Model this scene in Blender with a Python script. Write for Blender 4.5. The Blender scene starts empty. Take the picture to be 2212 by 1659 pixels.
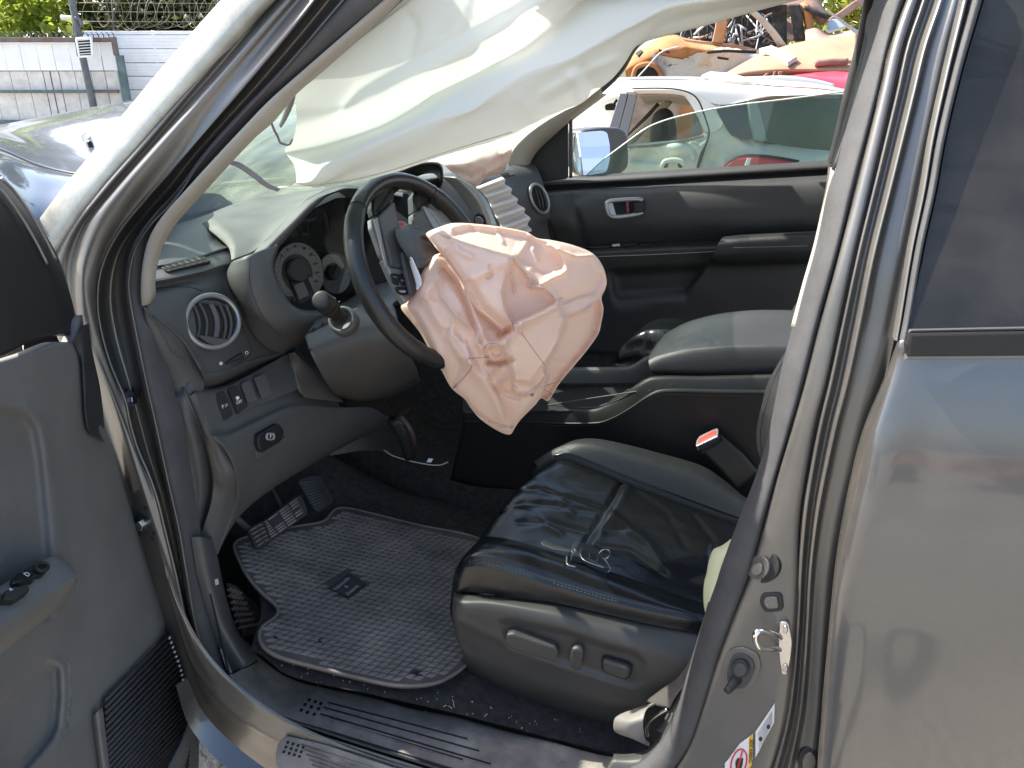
import bpy, bmesh, math, random
import numpy as np
from mathutils import Vector, Matrix
from mathutils.bvhtree import BVHTree
from math import radians, sin, cos, pi
random.seed(4)
RNG = np.random.default_rng(4)
SC = bpy.context.scene
COL = SC.collection

# ------------------------------------------------------------------ camera
CAM_YAW, CAM_PITCH, CAM_F = radians(15), radians(22), 1661 / 2212
C0 = Vector((0, -0.95, 1.6))
cam_d = bpy.data.cameras.new('camera')
cam = bpy.data.objects.new('camera', cam_d)
COL.objects.link(cam)
cam.location = C0
cam.rotation_euler = (radians(90) - CAM_PITCH, 0, CAM_YAW)
cam_d.sensor_width = 36
cam_d.lens = 36 * CAM_F
cam_d.clip_start = 0.02
cam_d.clip_end = 2000
SC.camera = cam

# ------------------------------------------------------------------ light
SUN_AZ, SUN_EL = radians(171), radians(48)     # azimuth measured from +X, towards the sun
sun_dir = Vector((cos(SUN_AZ) * cos(SUN_EL), sin(SUN_AZ) * cos(SUN_EL), sin(SUN_EL)))
world = bpy.data.worlds.new('World')
SC.world = world
world.use_nodes = True
wn = world.node_tree.nodes
sky = wn.new('ShaderNodeTexSky')
sky.sky_type = 'NISHITA'
sky.sun_disc = False
sky.sun_elevation = SUN_EL
sky.sun_rotation = radians(90) - SUN_AZ
sky.air_density = 1.0
sky.dust_density = 2.2
sky.ozone_density = 0.6
wn['Background'].inputs[1].default_value = 0.125
world.node_tree.links.new(sky.outputs[0], wn['Background'].inputs[0])
sl = bpy.data.lights.new('sun', 'SUN')
sl.energy = 4.0
sl.angle = radians(0.5)
sl.color = (1.0, 0.94, 0.85)
so = bpy.data.objects.new('sun', sl)
COL.objects.link(so)
so.location = (0, 0, 30)
so.rotation_euler = sun_dir.to_track_quat('Z', 'Y').to_euler()
vs = SC.view_settings
vs.view_transform = 'Standard'
vs.look = 'None'
vs.gamma = 1
vs.use_curve_mapping = False
vs.exposure = 1.85
SC.cycles.max_bounces = 8
SC.cycles.diffuse_bounces = 4
SC.cycles.transparent_max_bounces = 12
SC.cycles.caustics_reflective = False
SC.cycles.caustics_refractive = False
SC.cycles.sample_clamp_indirect = 6

# ------------------------------------------------------------------ points: a picture position read off the survey photo and its measured distance give a real point
_R = Vector((cos(CAM_YAW), sin(CAM_YAW), 0))
_H = Vector((-sin(CAM_YAW), cos(CAM_YAW), 0))
_FW = _H * cos(CAM_PITCH) - Vector((0, 0, 1)) * sin(CAM_PITCH)
_UP = _H * sin(CAM_PITCH) + Vector((0, 0, 1)) * cos(CAM_PITCH)

def ray(x, y):
    return (_R * (x - 1106) - _UP * (y - 829.5) + _FW * 1661)

def P(x, y, Y=None, X=None, Z=None):
    d = ray(x, y)
    t = (Y - C0.y) / d.y if Y is not None else (X - C0.x) / d.x if X is not None else (Z - C0.z) / d.z
    return C0 + d * t

def plane(p, n):
    return (Vector(p), Vector(n).normalized())

def plane3(a, b, c):
    n = (b - a).cross(c - a).normalized()
    if n.dot(C0 - a) < 0:
        n = -n
    return (a, n)

def PP(x, y, pl):
    d = ray(x, y)
    return C0 + d * ((pl[0] - C0).dot(pl[1]) / d.dot(pl[1]))

def fr(pts, vals):
    """spread the values evenly along the arc length of a pixel polyline"""
    a = np.array([p[:2] for p in pts], float)
    s = np.r_[0, np.cumsum(np.linalg.norm(np.diff(a, axis=0), axis=1))]
    s /= max(s[-1], 1e-9)
    return np.interp(s, np.linspace(0, 1, len(vals)), vals)

def cY(pts, *v):
    return [P(p[0], p[1], Y=q) for p, q in zip(pts, fr(pts, v))]

def cX(pts, *v):
    return [P(p[0], p[1], X=q) for p, q in zip(pts, fr(pts, v))]

def cZ(pts, *v):
    return [P(p[0], p[1], Z=q) for p, q in zip(pts, fr(pts, v))]

def cr(pts, n, closed=False):
    """Catmull-Rom resample to n points by chord length"""
    a = np.array([tuple(p) for p in pts], float)
    if closed:
        a = np.vstack([a, a[:1]])
    d = np.linalg.norm(np.diff(a, axis=0), axis=1)
    s = np.r_[0, np.cumsum(np.maximum(d, 1e-9))]
    if len(a) == 2:
        u = np.linspace(0, 1, n)[:, None]
        return a[0] * (1 - u) + a[1] * u
    m = np.zeros_like(a)
    for i in range(len(a)):
        if closed and i in (0, len(a) - 1):
            p0, p1, h = a[-2], a[1], (s[-1] - s[-2]) + s[1]
        else:
            j, k = max(i - 1, 0), min(i + 1, len(a) - 1)
            p0, p1, h = a[j], a[k], s[k] - s[j]
        m[i] = (p1 - p0) / h
    t = np.linspace(0, s[-1], n + (1 if closed else 0))
    i = np.clip(np.searchsorted(s, t, side='right') - 1, 0, len(s) - 2)
    h = (s[i + 1] - s[i])
    u = ((t - s[i]) / h)[:, None]
    h = h[:, None]
    r = (2 * u**3 - 3 * u**2 + 1) * a[i] + (u**3 - 2 * u**2 + u) * h * m[i] + (-2 * u**3 + 3 * u**2) * a[i + 1] + (u**3 - u**2) * h * m[i + 1]
    return r[:n]

# ------------------------------------------------------------------ materials
def nodes_of(m):
    m.use_nodes = True
    return m.node_tree.nodes, m.node_tree.links

def mat(name, col, rough=0.5, metal=0.0, bump=0.0, scale=200.0, var=0.0, vscale=6.0, var_col=None, coat=0.0, spec=0.5, rvar=0.0, sheen=0.0, detail=3.0, stretch=None, emit=None):
    m = bpy.data.materials.new(name)
    n, l = nodes_of(m)
    b = n['Principled BSDF']
    b.inputs['Base Color'].default_value = (*col, 1)
    b.inputs['Roughness'].default_value = rough
    b.inputs['Metallic'].default_value = metal
    b.inputs['Coat Weight'].default_value = coat
    b.inputs['Coat Roughness'].default_value = 0.04
    b.inputs['Specular IOR Level'].default_value = spec
    b.inputs['Sheen Weight'].default_value = sheen
    tc = n.new('ShaderNodeTexCoord')
    src = tc.outputs['Object']
    if stretch:
        mp = n.new('ShaderNodeMapping')
        mp.inputs['Scale'].default_value = stretch
        l.new(src, mp.inputs[0])
        src = mp.outputs[0]
    if var > 0:
        t = n.new('ShaderNodeTexNoise')
        t.inputs['Scale'].default_value = vscale
        t.inputs['Detail'].default_value = 8
        t.inputs['Roughness'].default_value = 0.65
        l.new(src, t.inputs['Vector'])
        r = n.new('ShaderNodeValToRGB')
        r.color_ramp.elements[0].position = 0.35
        r.color_ramp.elements[1].position = 0.68
        c2 = var_col or tuple(min(1, c * (1 + var)) for c in col)
        c1 = col if var_col else tuple(c * (1 - var) for c in col)
        r.color_ramp.elements[0].color = (*c1, 1)
        r.color_ramp.elements[1].color = (*c2, 1)
        l.new(t.outputs[0], r.inputs[0])
        l.new(r.outputs[0], b.inputs['Base Color'])
        if rvar:
            mr = n.new('ShaderNodeMapRange')
            mr.inputs['To Min'].default_value = max(0, rough - rvar)
            mr.inputs['To Max'].default_value = min(1, rough + rvar)
            l.new(t.outputs[0], mr.inputs[0])
            l.new(mr.outputs[0], b.inputs['Roughness'])
    if bump > 0:
        t2 = n.new('ShaderNodeTexNoise')
        t2.inputs['Scale'].default_value = scale
        t2.inputs['Detail'].default_value = detail
        l.new(src, t2.inputs['Vector'])
        bp = n.new('ShaderNodeBump')
        bp.inputs['Strength'].default_value = bump
        bp.inputs['Distance'].default_value = 0.002
        l.new(t2.outputs[0], bp.inputs['Height'])
        l.new(bp.outputs[0], b.inputs['Normal'])
    if emit:
        b.inputs['Emission Color'].default_value = (*emit[:3], 1)
        b.inputs['Emission Strength'].default_value = emit[3]
    return m

def glass(name, tint, gloss=0.08, haze=0.0, haze_col=(0.7, 0.75, 0.7), rough=0.02):
    m = bpy.data.materials.new(name)
    n, l = nodes_of(m)
    n.remove(n['Principled BSDF'])
    o = n['Material Output']
    tr = n.new('ShaderNodeBsdfTransparent')
    tr.inputs[0].default_value = (*tint, 1)
    gl = n.new('ShaderNodeBsdfGlossy')
    gl.inputs['Roughness'].default_value = rough
    lw = n.new('ShaderNodeFresnel')
    lw.inputs[0].default_value = 1.5
    mx = n.new('ShaderNodeMixShader')
    l.new(lw.outputs[0], mx.inputs[0])
    l.new(tr.outputs[0], mx.inputs[1])
    l.new(gl.outputs[0], mx.inputs[2])
    out = mx.outputs[0]
    if haze > 0:
        d = n.new('ShaderNodeBsdfDiffuse')
        d.inputs[0].default_value = (*haze_col, 1)
        t = n.new('ShaderNodeBsdfTranslucent')
        t.inputs[0].default_value = (*haze_col, 1)
        a = n.new('ShaderNodeMixShader')
        l.new(d.outputs[0], a.inputs[1])
        l.new(t.outputs[0], a.inputs[2])
        h = n.new('ShaderNodeMixShader')
        nz = n.new('ShaderNodeTexNoise')
        nz.inputs['Scale'].default_value = 9
        nz.inputs['Detail'].default_value = 9
        tc = n.new('ShaderNodeTexCoord')
        l.new(tc.outputs['Object'], nz.inputs['Vector'])
        mr = n.new('ShaderNodeMapRange')
        mr.inputs['From Min'].default_value = 0.35
        mr.inputs['From Max'].default_value = 0.75
        mr.inputs['To Min'].default_value = haze * 0.6
        mr.inputs['To Max'].default_value = haze * 1.5
        l.new(nz.outputs[0], mr.inputs[0])
        l.new(mr.outputs[0], h.inputs[0])
        l.new(out, h.inputs[1])
        l.new(a.outputs[0], h.inputs[2])
        out = h.outputs[0]
    l.new(out, o.inputs[0])
    return m

def cloth(name, col, trans=0.3, bump=0.25, scale=900, crumple=0.0, cscale=25):
    m = bpy.data.materials.new(name)
    n, l = nodes_of(m)
    b = n['Principled BSDF']
    b.inputs['Base Color'].default_value = (*col, 1)
    b.inputs['Roughness'].default_value = 0.7
    b.inputs['Specular IOR Level'].default_value = 0.25
    tl = n.new('ShaderNodeBsdfTranslucent')
    tl.inputs[0].default_value = (*col, 1)
    mx = n.new('ShaderNodeMixShader')
    mx.inputs[0].default_value = trans
    l.new(b.outputs[0], mx.inputs[1])
    l.new(tl.outputs[0], mx.inputs[2])
    tc = n.new('ShaderNodeTexCoord')
    t = n.new('ShaderNodeTexNoise')
    t.inputs['Scale'].default_value = scale
    l.new(tc.outputs['Object'], t.inputs['Vector'])
    t2 = n.new('ShaderNodeTexNoise')
    t2.inputs['Scale'].default_value = cscale
    t2.inputs['Detail'].default_value = 4
    t2.inputs['Distortion'].default_value = 0.8
    l.new(tc.outputs['Object'], t2.inputs['Vector'])
    b1 = n.new('ShaderNodeBump')
    b1.inputs['Strength'].default_value = bump
    b1.inputs['Distance'].default_value = 0.0006
    l.new(t.outputs[0], b1.inputs['Height'])
    b2 = n.new('ShaderNodeBump')
    b2.inputs['Strength'].default_value = crumple
    b2.inputs['Distance'].default_value = 0.012
    l.new(t2.outputs[0], b2.inputs['Height'])
    l.new(b1.outputs[0], b2.inputs['Normal'])
    l.new(b2.outputs[0], b.inputs['Normal'])
    l.new(b2.outputs[0], tl.inputs['Normal'])
    l.new(mx.outputs[0], n['Material Output'].inputs[0])
    return m

def car_paint(name, col, dust=0.0, dust_col=(0.35, 0.29, 0.22), rough=0.28, metal=0.75, flake=0.15, coat=0.9):
    m = bpy.data.materials.new(name)
    n, l = nodes_of(m)
    b = n['Principled BSDF']
    b.inputs['Base Color'].default_value = (*col, 1)
    b.inputs['Metallic'].default_value = metal
    b.inputs['Roughness'].default_value = rough
    b.inputs['Coat Weight'].default_value = coat
    b.inputs['Coat Roughness'].default_value = 0.06 if rough < .35 else 0.14
    tc = n.new('ShaderNodeTexCoord')
    v = n.new('ShaderNodeTexVoronoi')
    v.inputs['Scale'].default_value = 1400
    l.new(tc.outputs['Object'], v.inputs['Vector'])
    bp = n.new('ShaderNodeBump')
    bp.inputs['Strength'].default_value = flake
    bp.inputs['Distance'].default_value = 0.0006
    l.new(v.outputs['Color'], bp.inputs['Height'])
    l.new(bp.outputs[0], b.inputs['Normal'])
    if dust > 0:
        nz = n.new('ShaderNodeTexNoise')
        nz.inputs['Scale'].default_value = 5
        nz.inputs['Detail'].default_value = 10
        nz.inputs['Roughness'].default_value = 0.7
        l.new(tc.outputs['Object'], nz.inputs['Vector'])
        mr = n.new('ShaderNodeMapRange')
        mr.inputs['From Min'].default_value = 0.4
        mr.inputs['From Max'].default_value = 0.75
        mr.inputs['To Min'].default_value = dust * 0.4
        mr.inputs['To Max'].default_value = dust * 1.4
        l.new(nz.outputs[0], mr.inputs[0])
        d = n.new('ShaderNodeBsdfDiffuse')
        d.inputs[0].default_value = (*dust_col, 1)
        mx = n.new('ShaderNodeMixShader')
        l.new(mr.outputs[0], mx.inputs[0])
        l.new(b.outputs[0], mx.inputs[1])
        l.new(d.outputs[0], mx.inputs[2])
        l.new(mx.outputs[0], n['Material Output'].inputs[0])
    return m

def leather(name, col, rough=0.32, scale=420, bump=0.5, crease=0.0):
    m = bpy.data.materials.new(name)
    n, l = nodes_of(m)
    b = n['Principled BSDF']
    b.inputs['Base Color'].default_value = (*col, 1)
    b.inputs['Roughness'].default_value = rough
    tc = n.new('ShaderNodeTexCoord')
    v = n.new('ShaderNodeTexVoronoi')
    v.feature = 'DISTANCE_TO_EDGE'
    v.inputs['Scale'].default_value = scale
    l.new(tc.outputs['Object'], v.inputs['Vector'])
    b1 = n.new('ShaderNodeBump')
    b1.inputs['Strength'].default_value = bump
    b1.inputs['Distance'].default_value = 0.0012
    l.new(v.outputs[0], b1.inputs['Height'])
    nz = n.new('ShaderNodeTexNoise')
    nz.inputs['Scale'].default_value = 22
    nz.inputs['Detail'].default_value = 5
    nz.inputs['Distortion'].default_value = 0.2
    l.new(tc.outputs['Object'], nz.inputs['Vector'])
    b2 = n.new('ShaderNodeBump')
    b2.inputs['Strength'].default_value = crease
    b2.inputs['Distance'].default_value = 0.008
    l.new(nz.outputs[0], b2.inputs['Height'])
    l.new(b1.outputs[0], b2.inputs['Normal'])
    l.new(b2.outputs[0], b.inputs['Normal'])
    r = n.new('ShaderNodeMapRange')
    r.inputs['To Min'].default_value = rough * 0.75
    r.inputs['To Max'].default_value = rough * 1.35
    l.new(nz.outputs[0], r.inputs[0])
    l.new(r.outputs[0], b.inputs['Roughness'])
    return m

M = {
    'paint': car_paint('dark_grey_metallic_paint', (0.085, 0.09, 0.095), dust=0.05),
    'door_paint': car_paint('dusty_grey_paint', (0.095, 0.103, 0.115), dust=0.10),
    'jamb': car_paint('jamb_grey_paint', (0.14, 0.145, 0.148), dust=0.16, rough=0.42, coat=0.55),
    'hood': car_paint('hood_grey_paint', (0.06, 0.07, 0.09), dust=0.05, dust_col=(0.30, 0.30, 0.30), rough=0.34, metal=.15, flake=.02),
    'rubber': mat('black_rubber', (0.022, 0.022, 0.024), 0.55, bump=0.35, scale=900, var=0.25, vscale=20),
    'rubber_grey': mat('worn_grey_rubber', (0.06, 0.06, 0.062), 0.6, bump=0.5, scale=1200, var=0.2, vscale=15),
    'dash': mat('charcoal_grained_plastic', (0.078, 0.078, 0.077), 0.5, bump=0.35, scale=1100, var=0.12, vscale=9, rvar=0.06),
    'dash2': mat('grey_smooth_plastic', (0.078, 0.075, 0.072), 0.46, bump=0.18, scale=900, var=0.1, vscale=9, rvar=0.05),
    'dark': mat('black_plastic', (0.015, 0.015, 0.015), 0.5, spec=.35, bump=0.15, scale=900),
    'gloss': mat('gloss_black_plastic', (0.012, 0.012, 0.013), 0.18),
    'void': mat('black_recess', (0.006, 0.006, 0.006), 0.8),
    'trim': mat('beige_pillar_fabric', (0.34, 0.31, 0.26), 0.8, bump=0.4, scale=1500, var=0.06, vscale=12),
    'headliner': mat('grey_headliner', (0.42, 0.41, 0.38), 0.9, bump=0.3, scale=1500),
    'silver': mat('satin_silver_plastic', (0.33, 0.335, 0.34), 0.34, 0.6, bump=0.06, scale=1500),
    'silver_dk': mat('satin_grey_plastic', (0.33, 0.33, 0.32), 0.36, 0.55),
    'steel': mat('zinc_plated_steel', (0.62, 0.62, 0.6), 0.25, 1.0, bump=0.1, scale=90),
    'chrome': mat('bright_chrome', (0.8, 0.8, 0.8), 0.1, 1.0),
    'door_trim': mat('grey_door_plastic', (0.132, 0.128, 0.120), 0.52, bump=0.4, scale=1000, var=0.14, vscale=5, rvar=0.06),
    'white_print': mat('white_print', (0.75, 0.75, 0.75), 0.5),
    'grey_print': mat('grey_print', (0.3, 0.3, 0.3), 0.5),
    'black_print': mat('black_print', (0.02, 0.02, 0.02), 0.5),
    'red_print': mat('red_print', (0.6, 0.03, 0.04), 0.5),
    'yellow_print': mat('yellow_print', (0.75, 0.42, 0.02), 0.5),
    'label': mat('white_label_paper', (0.72, 0.72, 0.72), 0.4),
    'leather': leather('black_smooth_leather', (0.007, 0.008, 0.009), 0.21, 500, 0.10, 0.22),
    'leather_g': leather('black_grained_leather', (0.020, 0.021, 0.022), 0.40, 330, 0.9, 0.1),
    'valance': mat('brown_black_plastic', (0.050, 0.048, 0.045), 0.4, bump=0.3, scale=1300, var=0.12, vscale=7),
    'carpet': mat('black_carpet', (0.030, 0.028, 0.026), 0.95, bump=1.0, scale=700, var=0.5, vscale=60),
    'scuff': mat('dusty_scuff_plastic', (0.19, 0.165, 0.142), 0.58, bump=0.3, scale=600, var=0.3, vscale=14, var_col=(0.40, 0.335, 0.28), rvar=0.15, detail=6),
    'mat': mat('dusty_rubber_mat', (0.10, 0.09, 0.081), 0.6, bump=0.3, scale=500, var=0.3, vscale=9, var_col=(0.23, 0.195, 0.168), rvar=0.12),
    'groove_shade': mat('shade_darkened_rubber', (0.05, 0.046, 0.042), 0.75, bump=0.3, scale=500, var=0.3, vscale=9, var_col=(0.10, 0.088, 0.076)),  # tread rubber darkened: shade between the lozenges painted into the mat base
    'rim': leather('black_perforated_leather', (0.014, 0.015, 0.015), 0.34, 260, 0.35, 0.0),
    'pink': cloth('pink_airbag_nylon', (0.87, 0.68, 0.575), 0.34, 0.2, 1400, 0.06, 30),
    'pink2': cloth('grey_pink_airbag_nylon', (0.76, 0.585, 0.52), 0.25, 0.2, 1400, 0.08, 24),
    'white': cloth('white_airbag_nylon', (0.73, 0.74, 0.69), 0.31, 0.2, 1400, 0.05, 8),
    'lime': cloth('cream_airbag_nylon', (0.82, 0.82, 0.55), 0.3, 0.2, 1400, 0.1, 30),
    'belt': mat('brown_grey_webbing', (0.12, 0.105, 0.095), 0.5, bump=0.5, scale=300, stretch=(1, 1, 8)),
    'red': mat('red_plastic', (0.75, 0.06, 0.05), 0.4),
    'glass_tint': glass('green_tinted_glass', (0.40, 0.53, 0.45), haze=0.05, haze_col=(0.55, 0.62, 0.55)),
    'glass_dark': glass('dark_privacy_glass', (0.10, 0.11, 0.12), haze=0.15, haze_col=(0.32, 0.30, 0.27)),
    'glass_clear': glass('clear_lens', (0.9, 0.9, 0.9)),
    'windshield': glass('dusty_windshield', (0.80, 0.90, 0.84), haze=0.36, haze_col=(0.34, 0.43, 0.33)),
    'pad': mat('dusty_glare_toned_plastic', (0.085, 0.088, 0.080), 0.55, bump=0.3, scale=1100, var=0.15, vscale=7, spec=0.6),  # dusty plastic, with sun glare put into its lighter base colour
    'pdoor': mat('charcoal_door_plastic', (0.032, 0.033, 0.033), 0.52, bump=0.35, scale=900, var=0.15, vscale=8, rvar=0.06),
    'pillar_paint': car_paint('glare_pale_pillar_paint', (0.12, 0.12, 0.115), dust=0.8, dust_col=(0.66, 0.66, 0.58)),  # pale layer stands in for sun glare on the pillar strip
    'mirror': mat('mirror_glass', (0.85, 0.87, 0.9), 0.02, 1.0),
}
M['rim_gloss'] = mat('worn_shiny_leather', (0.016, 0.016, 0.016), 0.25, bump=0.15, scale=700)

# ------------------------------------------------------------------ mesh helpers
def mesh_obj(name, verts, faces, m, parent=None, smooth=True, flip=True):
    me = bpy.data.meshes.new(name)
    me.from_pydata([tuple(v) for v in verts], [], faces)
    me.update()
    if flip and len(me.polygons):
        c = np.zeros(3)
        s = 0.0
        for p in me.polygons:
            s += p.area * p.normal.dot((C0 - p.center).normalized())
        if s < 0:
            me.flip_normals()
    if smooth:
        me.polygons.foreach_set('use_smooth', [True] * len(me.polygons))
    o = bpy.data.objects.new(name, me)
    COL.objects.link(o)
    if m is not None:
        me.materials.append(M[m] if isinstance(m, str) else m)
    if parent is not None:
        attach(o, parent)
    return o

def attach(o, parent):
    o.parent = parent
    w = Vector((0, 0, 0))
    q = parent
    while q is not None:
        w += q.location
        q = q.parent
    o.location = o.location - w

def thing(name, label, cat, loc=(0, 0, 0), group=None, kind=None):
    o = bpy.data.objects.new(name, None)
    COL.objects.link(o)
    o.location = loc
    o.empty_display_size = 0.1
    o['label'] = label
    o['category'] = cat
    if group:
        o['group'] = group
    if kind:
        o['kind'] = kind
    return o

def tag(o, label=None, cat=None, group=None, kind=None):
    if label: o['label'] = label
    if cat: o['category'] = cat
    if group: o['group'] = group
    if kind: o['kind'] = kind
    return o

def thick(o, t, off=-1):
    md = o.modifiers.new('solid', 'SOLIDIFY')
    md.thickness = t
    md.offset = off
    return o

def subd(o, n=1):
    md = o.modifiers.new('sub', 'SUBSURF')
    md.levels = n
    md.render_levels = n
    return o

def grid_faces(nu, nv, cu=False, cv=False):
    f = []
    for j in range(nv if cv else nv - 1):
        for i in range(nu if cu else nu - 1):
            a, b = i, (i + 1) % nu
            c, d = j, (j + 1) % nv
            f.append((c * nu + a, c * nu + b, d * nu + b, d * nu + a))
    return f

def loft_pts(curves, nu, nv, linear=False):
    rows = np.array([cr(c, nu) for c in curves])
    if nv <= len(curves) and nv == len(curves):
        return rows
    out = np.zeros((nv, nu, 3))
    for i in range(nu):
        col = rows[:, i]
        if linear or len(curves) == 2:
            s = np.linspace(0, 1, len(curves))
            t = np.linspace(0, 1, nv)
            out[:, i] = np.stack([np.interp(t, s, col[:, k]) for k in range(3)], 1)
        else:
            # uniform parameter so that columns keep their rows
            n = len(curves)
            t = np.linspace(0, n - 1, nv)
            k = np.clip(t.astype(int), 0, n - 2)
            u = (t - k)[:, None]
            p0 = col[np.maximum(k - 1, 0)]
            p1 = col[k]
            p2 = col[k + 1]
            p3 = col[np.minimum(k + 2, n - 1)]
            out[:, i] = 0.5 * (2 * p1 + (p2 - p0) * u + (2 * p0 - 5 * p1 + 4 * p2 - p3) * u**2 + (3 * p1 - p0 - 3 * p2 + p3) * u**3)
    return out

def loft(name, curves, nu, nv, m, parent=None, t=0.0, linear=False, smooth=True, disp=None):
    g = loft_pts(curves, nu, nv, linear)
    if disp is not None:
        g = disp(g)
    o = mesh_obj(name, g.reshape(-1, 3), grid_faces(nu, g.shape[0]), m, parent, smooth)
    if t:
        thick(o, t)
    return o

def tube(name, pts, r, m, parent=None, n=40, k=8, closed=False, smooth=True, cap=True, flat=1.0, straight=False):
    """swept tube; r may be a list spread along the length"""
    a = np.array([tuple(p) for p in pts], float) if straight else cr(pts, n, closed)
    n = len(a)
    rr = np.interp(np.linspace(0, 1, n), np.linspace(0, 1, len(r)), r) if isinstance(r, (list, tuple)) else np.full(n, r)
    if closed:
        tg = np.roll(a, -1, 0) - np.roll(a, 1, 0)
    else:
        tg = np.gradient(a, axis=0)
    tg /= np.maximum(np.linalg.norm(tg, axis=1), 1e-9)[:, None]
    up = np.array([0, 0, 1.0]) if abs(tg[0][2]) < 0.9 else np.array([1.0, 0, 0])
    V = []
    nn = np.cross(tg[0], up)
    nn /= np.linalg.norm(nn)
    for i in range(n):
        nn = nn - tg[i] * nn.dot(tg[i])
        nn /= max(np.linalg.norm(nn), 1e-9)
        bb = np.cross(tg[i], nn)
        for j in range(k):
            th = 2 * pi * j / k
            V.append(a[i] + rr[i] * (cos(th) * nn + flat * sin(th) * bb))
    F = grid_faces(k, n, True, closed)
    if cap and not closed:
        F += [tuple(range(k))[::-1], tuple(range((n - 1) * k, n * k))]
    return mesh_obj(name, V, F, m, parent, smooth, flip=False)

def round_poly(p, r, seg=4):
    """round the corners of a 2D polygon"""
    p = [np.array(q, float) for q in p]
    n = len(p)
    out = []
    for i in range(n):
        a, b, c = p[i - 1], p[i], p[(i + 1) % n]
        la, lc = np.linalg.norm(a - b), np.linalg.norm(c - b)
        d = min(r, la * 0.45, lc * 0.45)
        if d < 1e-6:
            out.append(b)
            continue
        s, e = b + (a - b) / la * d, b + (c - b) / lc * d
        for t in np.linspace(0, 1, seg + 1):
            out.append((1 - t)**2 * s + 2 * t * (1 - t) * b + t * t * e)
    return out

def plate(name, px, pl, h, m, parent=None, bev=0.0015, rnd=0.0, base=0.0, smooth=False, seg=4):
    """a raised plate: outline px (pixels) on plane pl, rising h towards the viewer; bevelled rim"""
    if rnd:
        px = round_poly(px, rnd, seg)
    o, n = pl
    w = [PP(q[0], q[1], pl) for q in px]
    return plate3(name, w, n, h, m, parent, bev, base, smooth)

def plate3(name, w, n, h, m, parent=None, bev=0.0015, base=0.0, smooth=False):
    w = [Vector(q) for q in w]
    n = Vector(n).normalized()
    k = len(w)
    cen = sum(w, Vector()) / k
    ar = Vector()
    for i in range(k):
        ar += (w[i] - cen).cross(w[(i + 1) % k] - cen)
    if ar.dot(n) < 0:
        w = w[::-1]
    ins = []
    for i in range(k):
        a, b, c = w[i - 1], w[i], w[(i + 1) % k]
        e1, e2 = (b - a), (c - b)
        q1 = n.cross(e1).normalized() if e1.length > 1e-9 else Vector()
        q2 = n.cross(e2).normalized() if e2.length > 1e-9 else Vector()
        q = q1 + q2
        if q.length > 1e-6:
            q.normalize()
        ins.append(b + q * bev)
    V = [q + n * base for q in w] + [q + n * (h - bev) for q in w]
    hm = [q + n * (h - bev * 0.3) for q in [w[i].lerp(ins[i], 0.35) for i in range(k)]]
    V += hm + [q + n * h for q in ins]
    F = []
    for r in range(3):
        for i in range(k):
            j = (i + 1) % k
            F.append((r * k + i, r * k + j, (r + 1) * k + j, (r + 1) * k + i))
    F.append(tuple(range(3 * k, 4 * k)))
    ob = mesh_obj(name, V, F, m, parent, smooth, flip=False)
    return ob

def box3(name, c, sx, sy, sz, m, parent=None, bev=0.004, rot=None):
    bm = bmesh.new()
    bmesh.ops.create_cube(bm, size=1)
    for v in bm.verts:
        v.co = Vector((v.co.x * sx, v.co.y * sy, v.co.z * sz))
    if bev:
        bmesh.ops.bevel(bm, geom=bm.edges[:], offset=bev, segments=2, affect='EDGES')
    R = rot.to_matrix() if rot is not None else Matrix.Identity(3)
    for v in bm.verts:
        v.co = R @ v.co + Vector(c)
    me = bpy.data.meshes.new(name)
    bm.to_mesh(me)
    bm.free()
    o = bpy.data.objects.new(name, me)
    COL.objects.link(o)
    me.materials.append(M[m] if isinstance(m, str) else m)
    if parent is not None:
        attach(o, parent)
    return o

def bvh_of(*objs):
    V, F, b = [], [], 0
    for o in objs:
        w = Vector((0, 0, 0))
        q = o
        while q is not None:
            w += q.location
            q = q.parent
        V += [v.co + w for v in o.data.vertices]
        F += [tuple(i + b for i in p.vertices) for p in o.data.polygons]
        b = len(V)
    return BVHTree.FromPolygons(V, F)

def hit(t, x, y):
    d = ray(x, y).normalized()
    r = t.ray_cast(C0, d)
    if r[0] is None:
        r = t.find_nearest(C0 + d * 1.5)
        return r[0], r[1]
    n = r[1]
    return r[0], (n if n.dot(d) < 0 else -n)

def fit(t, px):
    h = [hit(t, q[0], q[1]) for q in px]
    c = sum((q[0] for q in h), Vector()) / len(h)
    n = sum((q[1] for q in h), Vector()).normalized()
    return (c, n)

def stick(name, px, t, h, m, parent=None, bev=0.0015, rnd=0.0, lift=0.0, smooth=False, base=-0.004):
    """a plate lying on an already built surface (BVH t)"""
    c, n = fit(t, px)
    return plate(name, px, (c + n * lift, n), h, m, parent, bev, rnd, base, smooth)

def line_on(name, px, t, r, m, parent=None, n=30, k=6, lift=0.0, closed=False, flat=1.0):
    pts = []
    for q in (cr([(a[0], a[1], 0) for a in px], n, closed)):
        p, nn = hit(t, q[0], q[1])
        pts.append(p + nn * lift)
    return tube(name, pts, r, m, parent, n=n, k=k, closed=closed, flat=flat)

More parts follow.
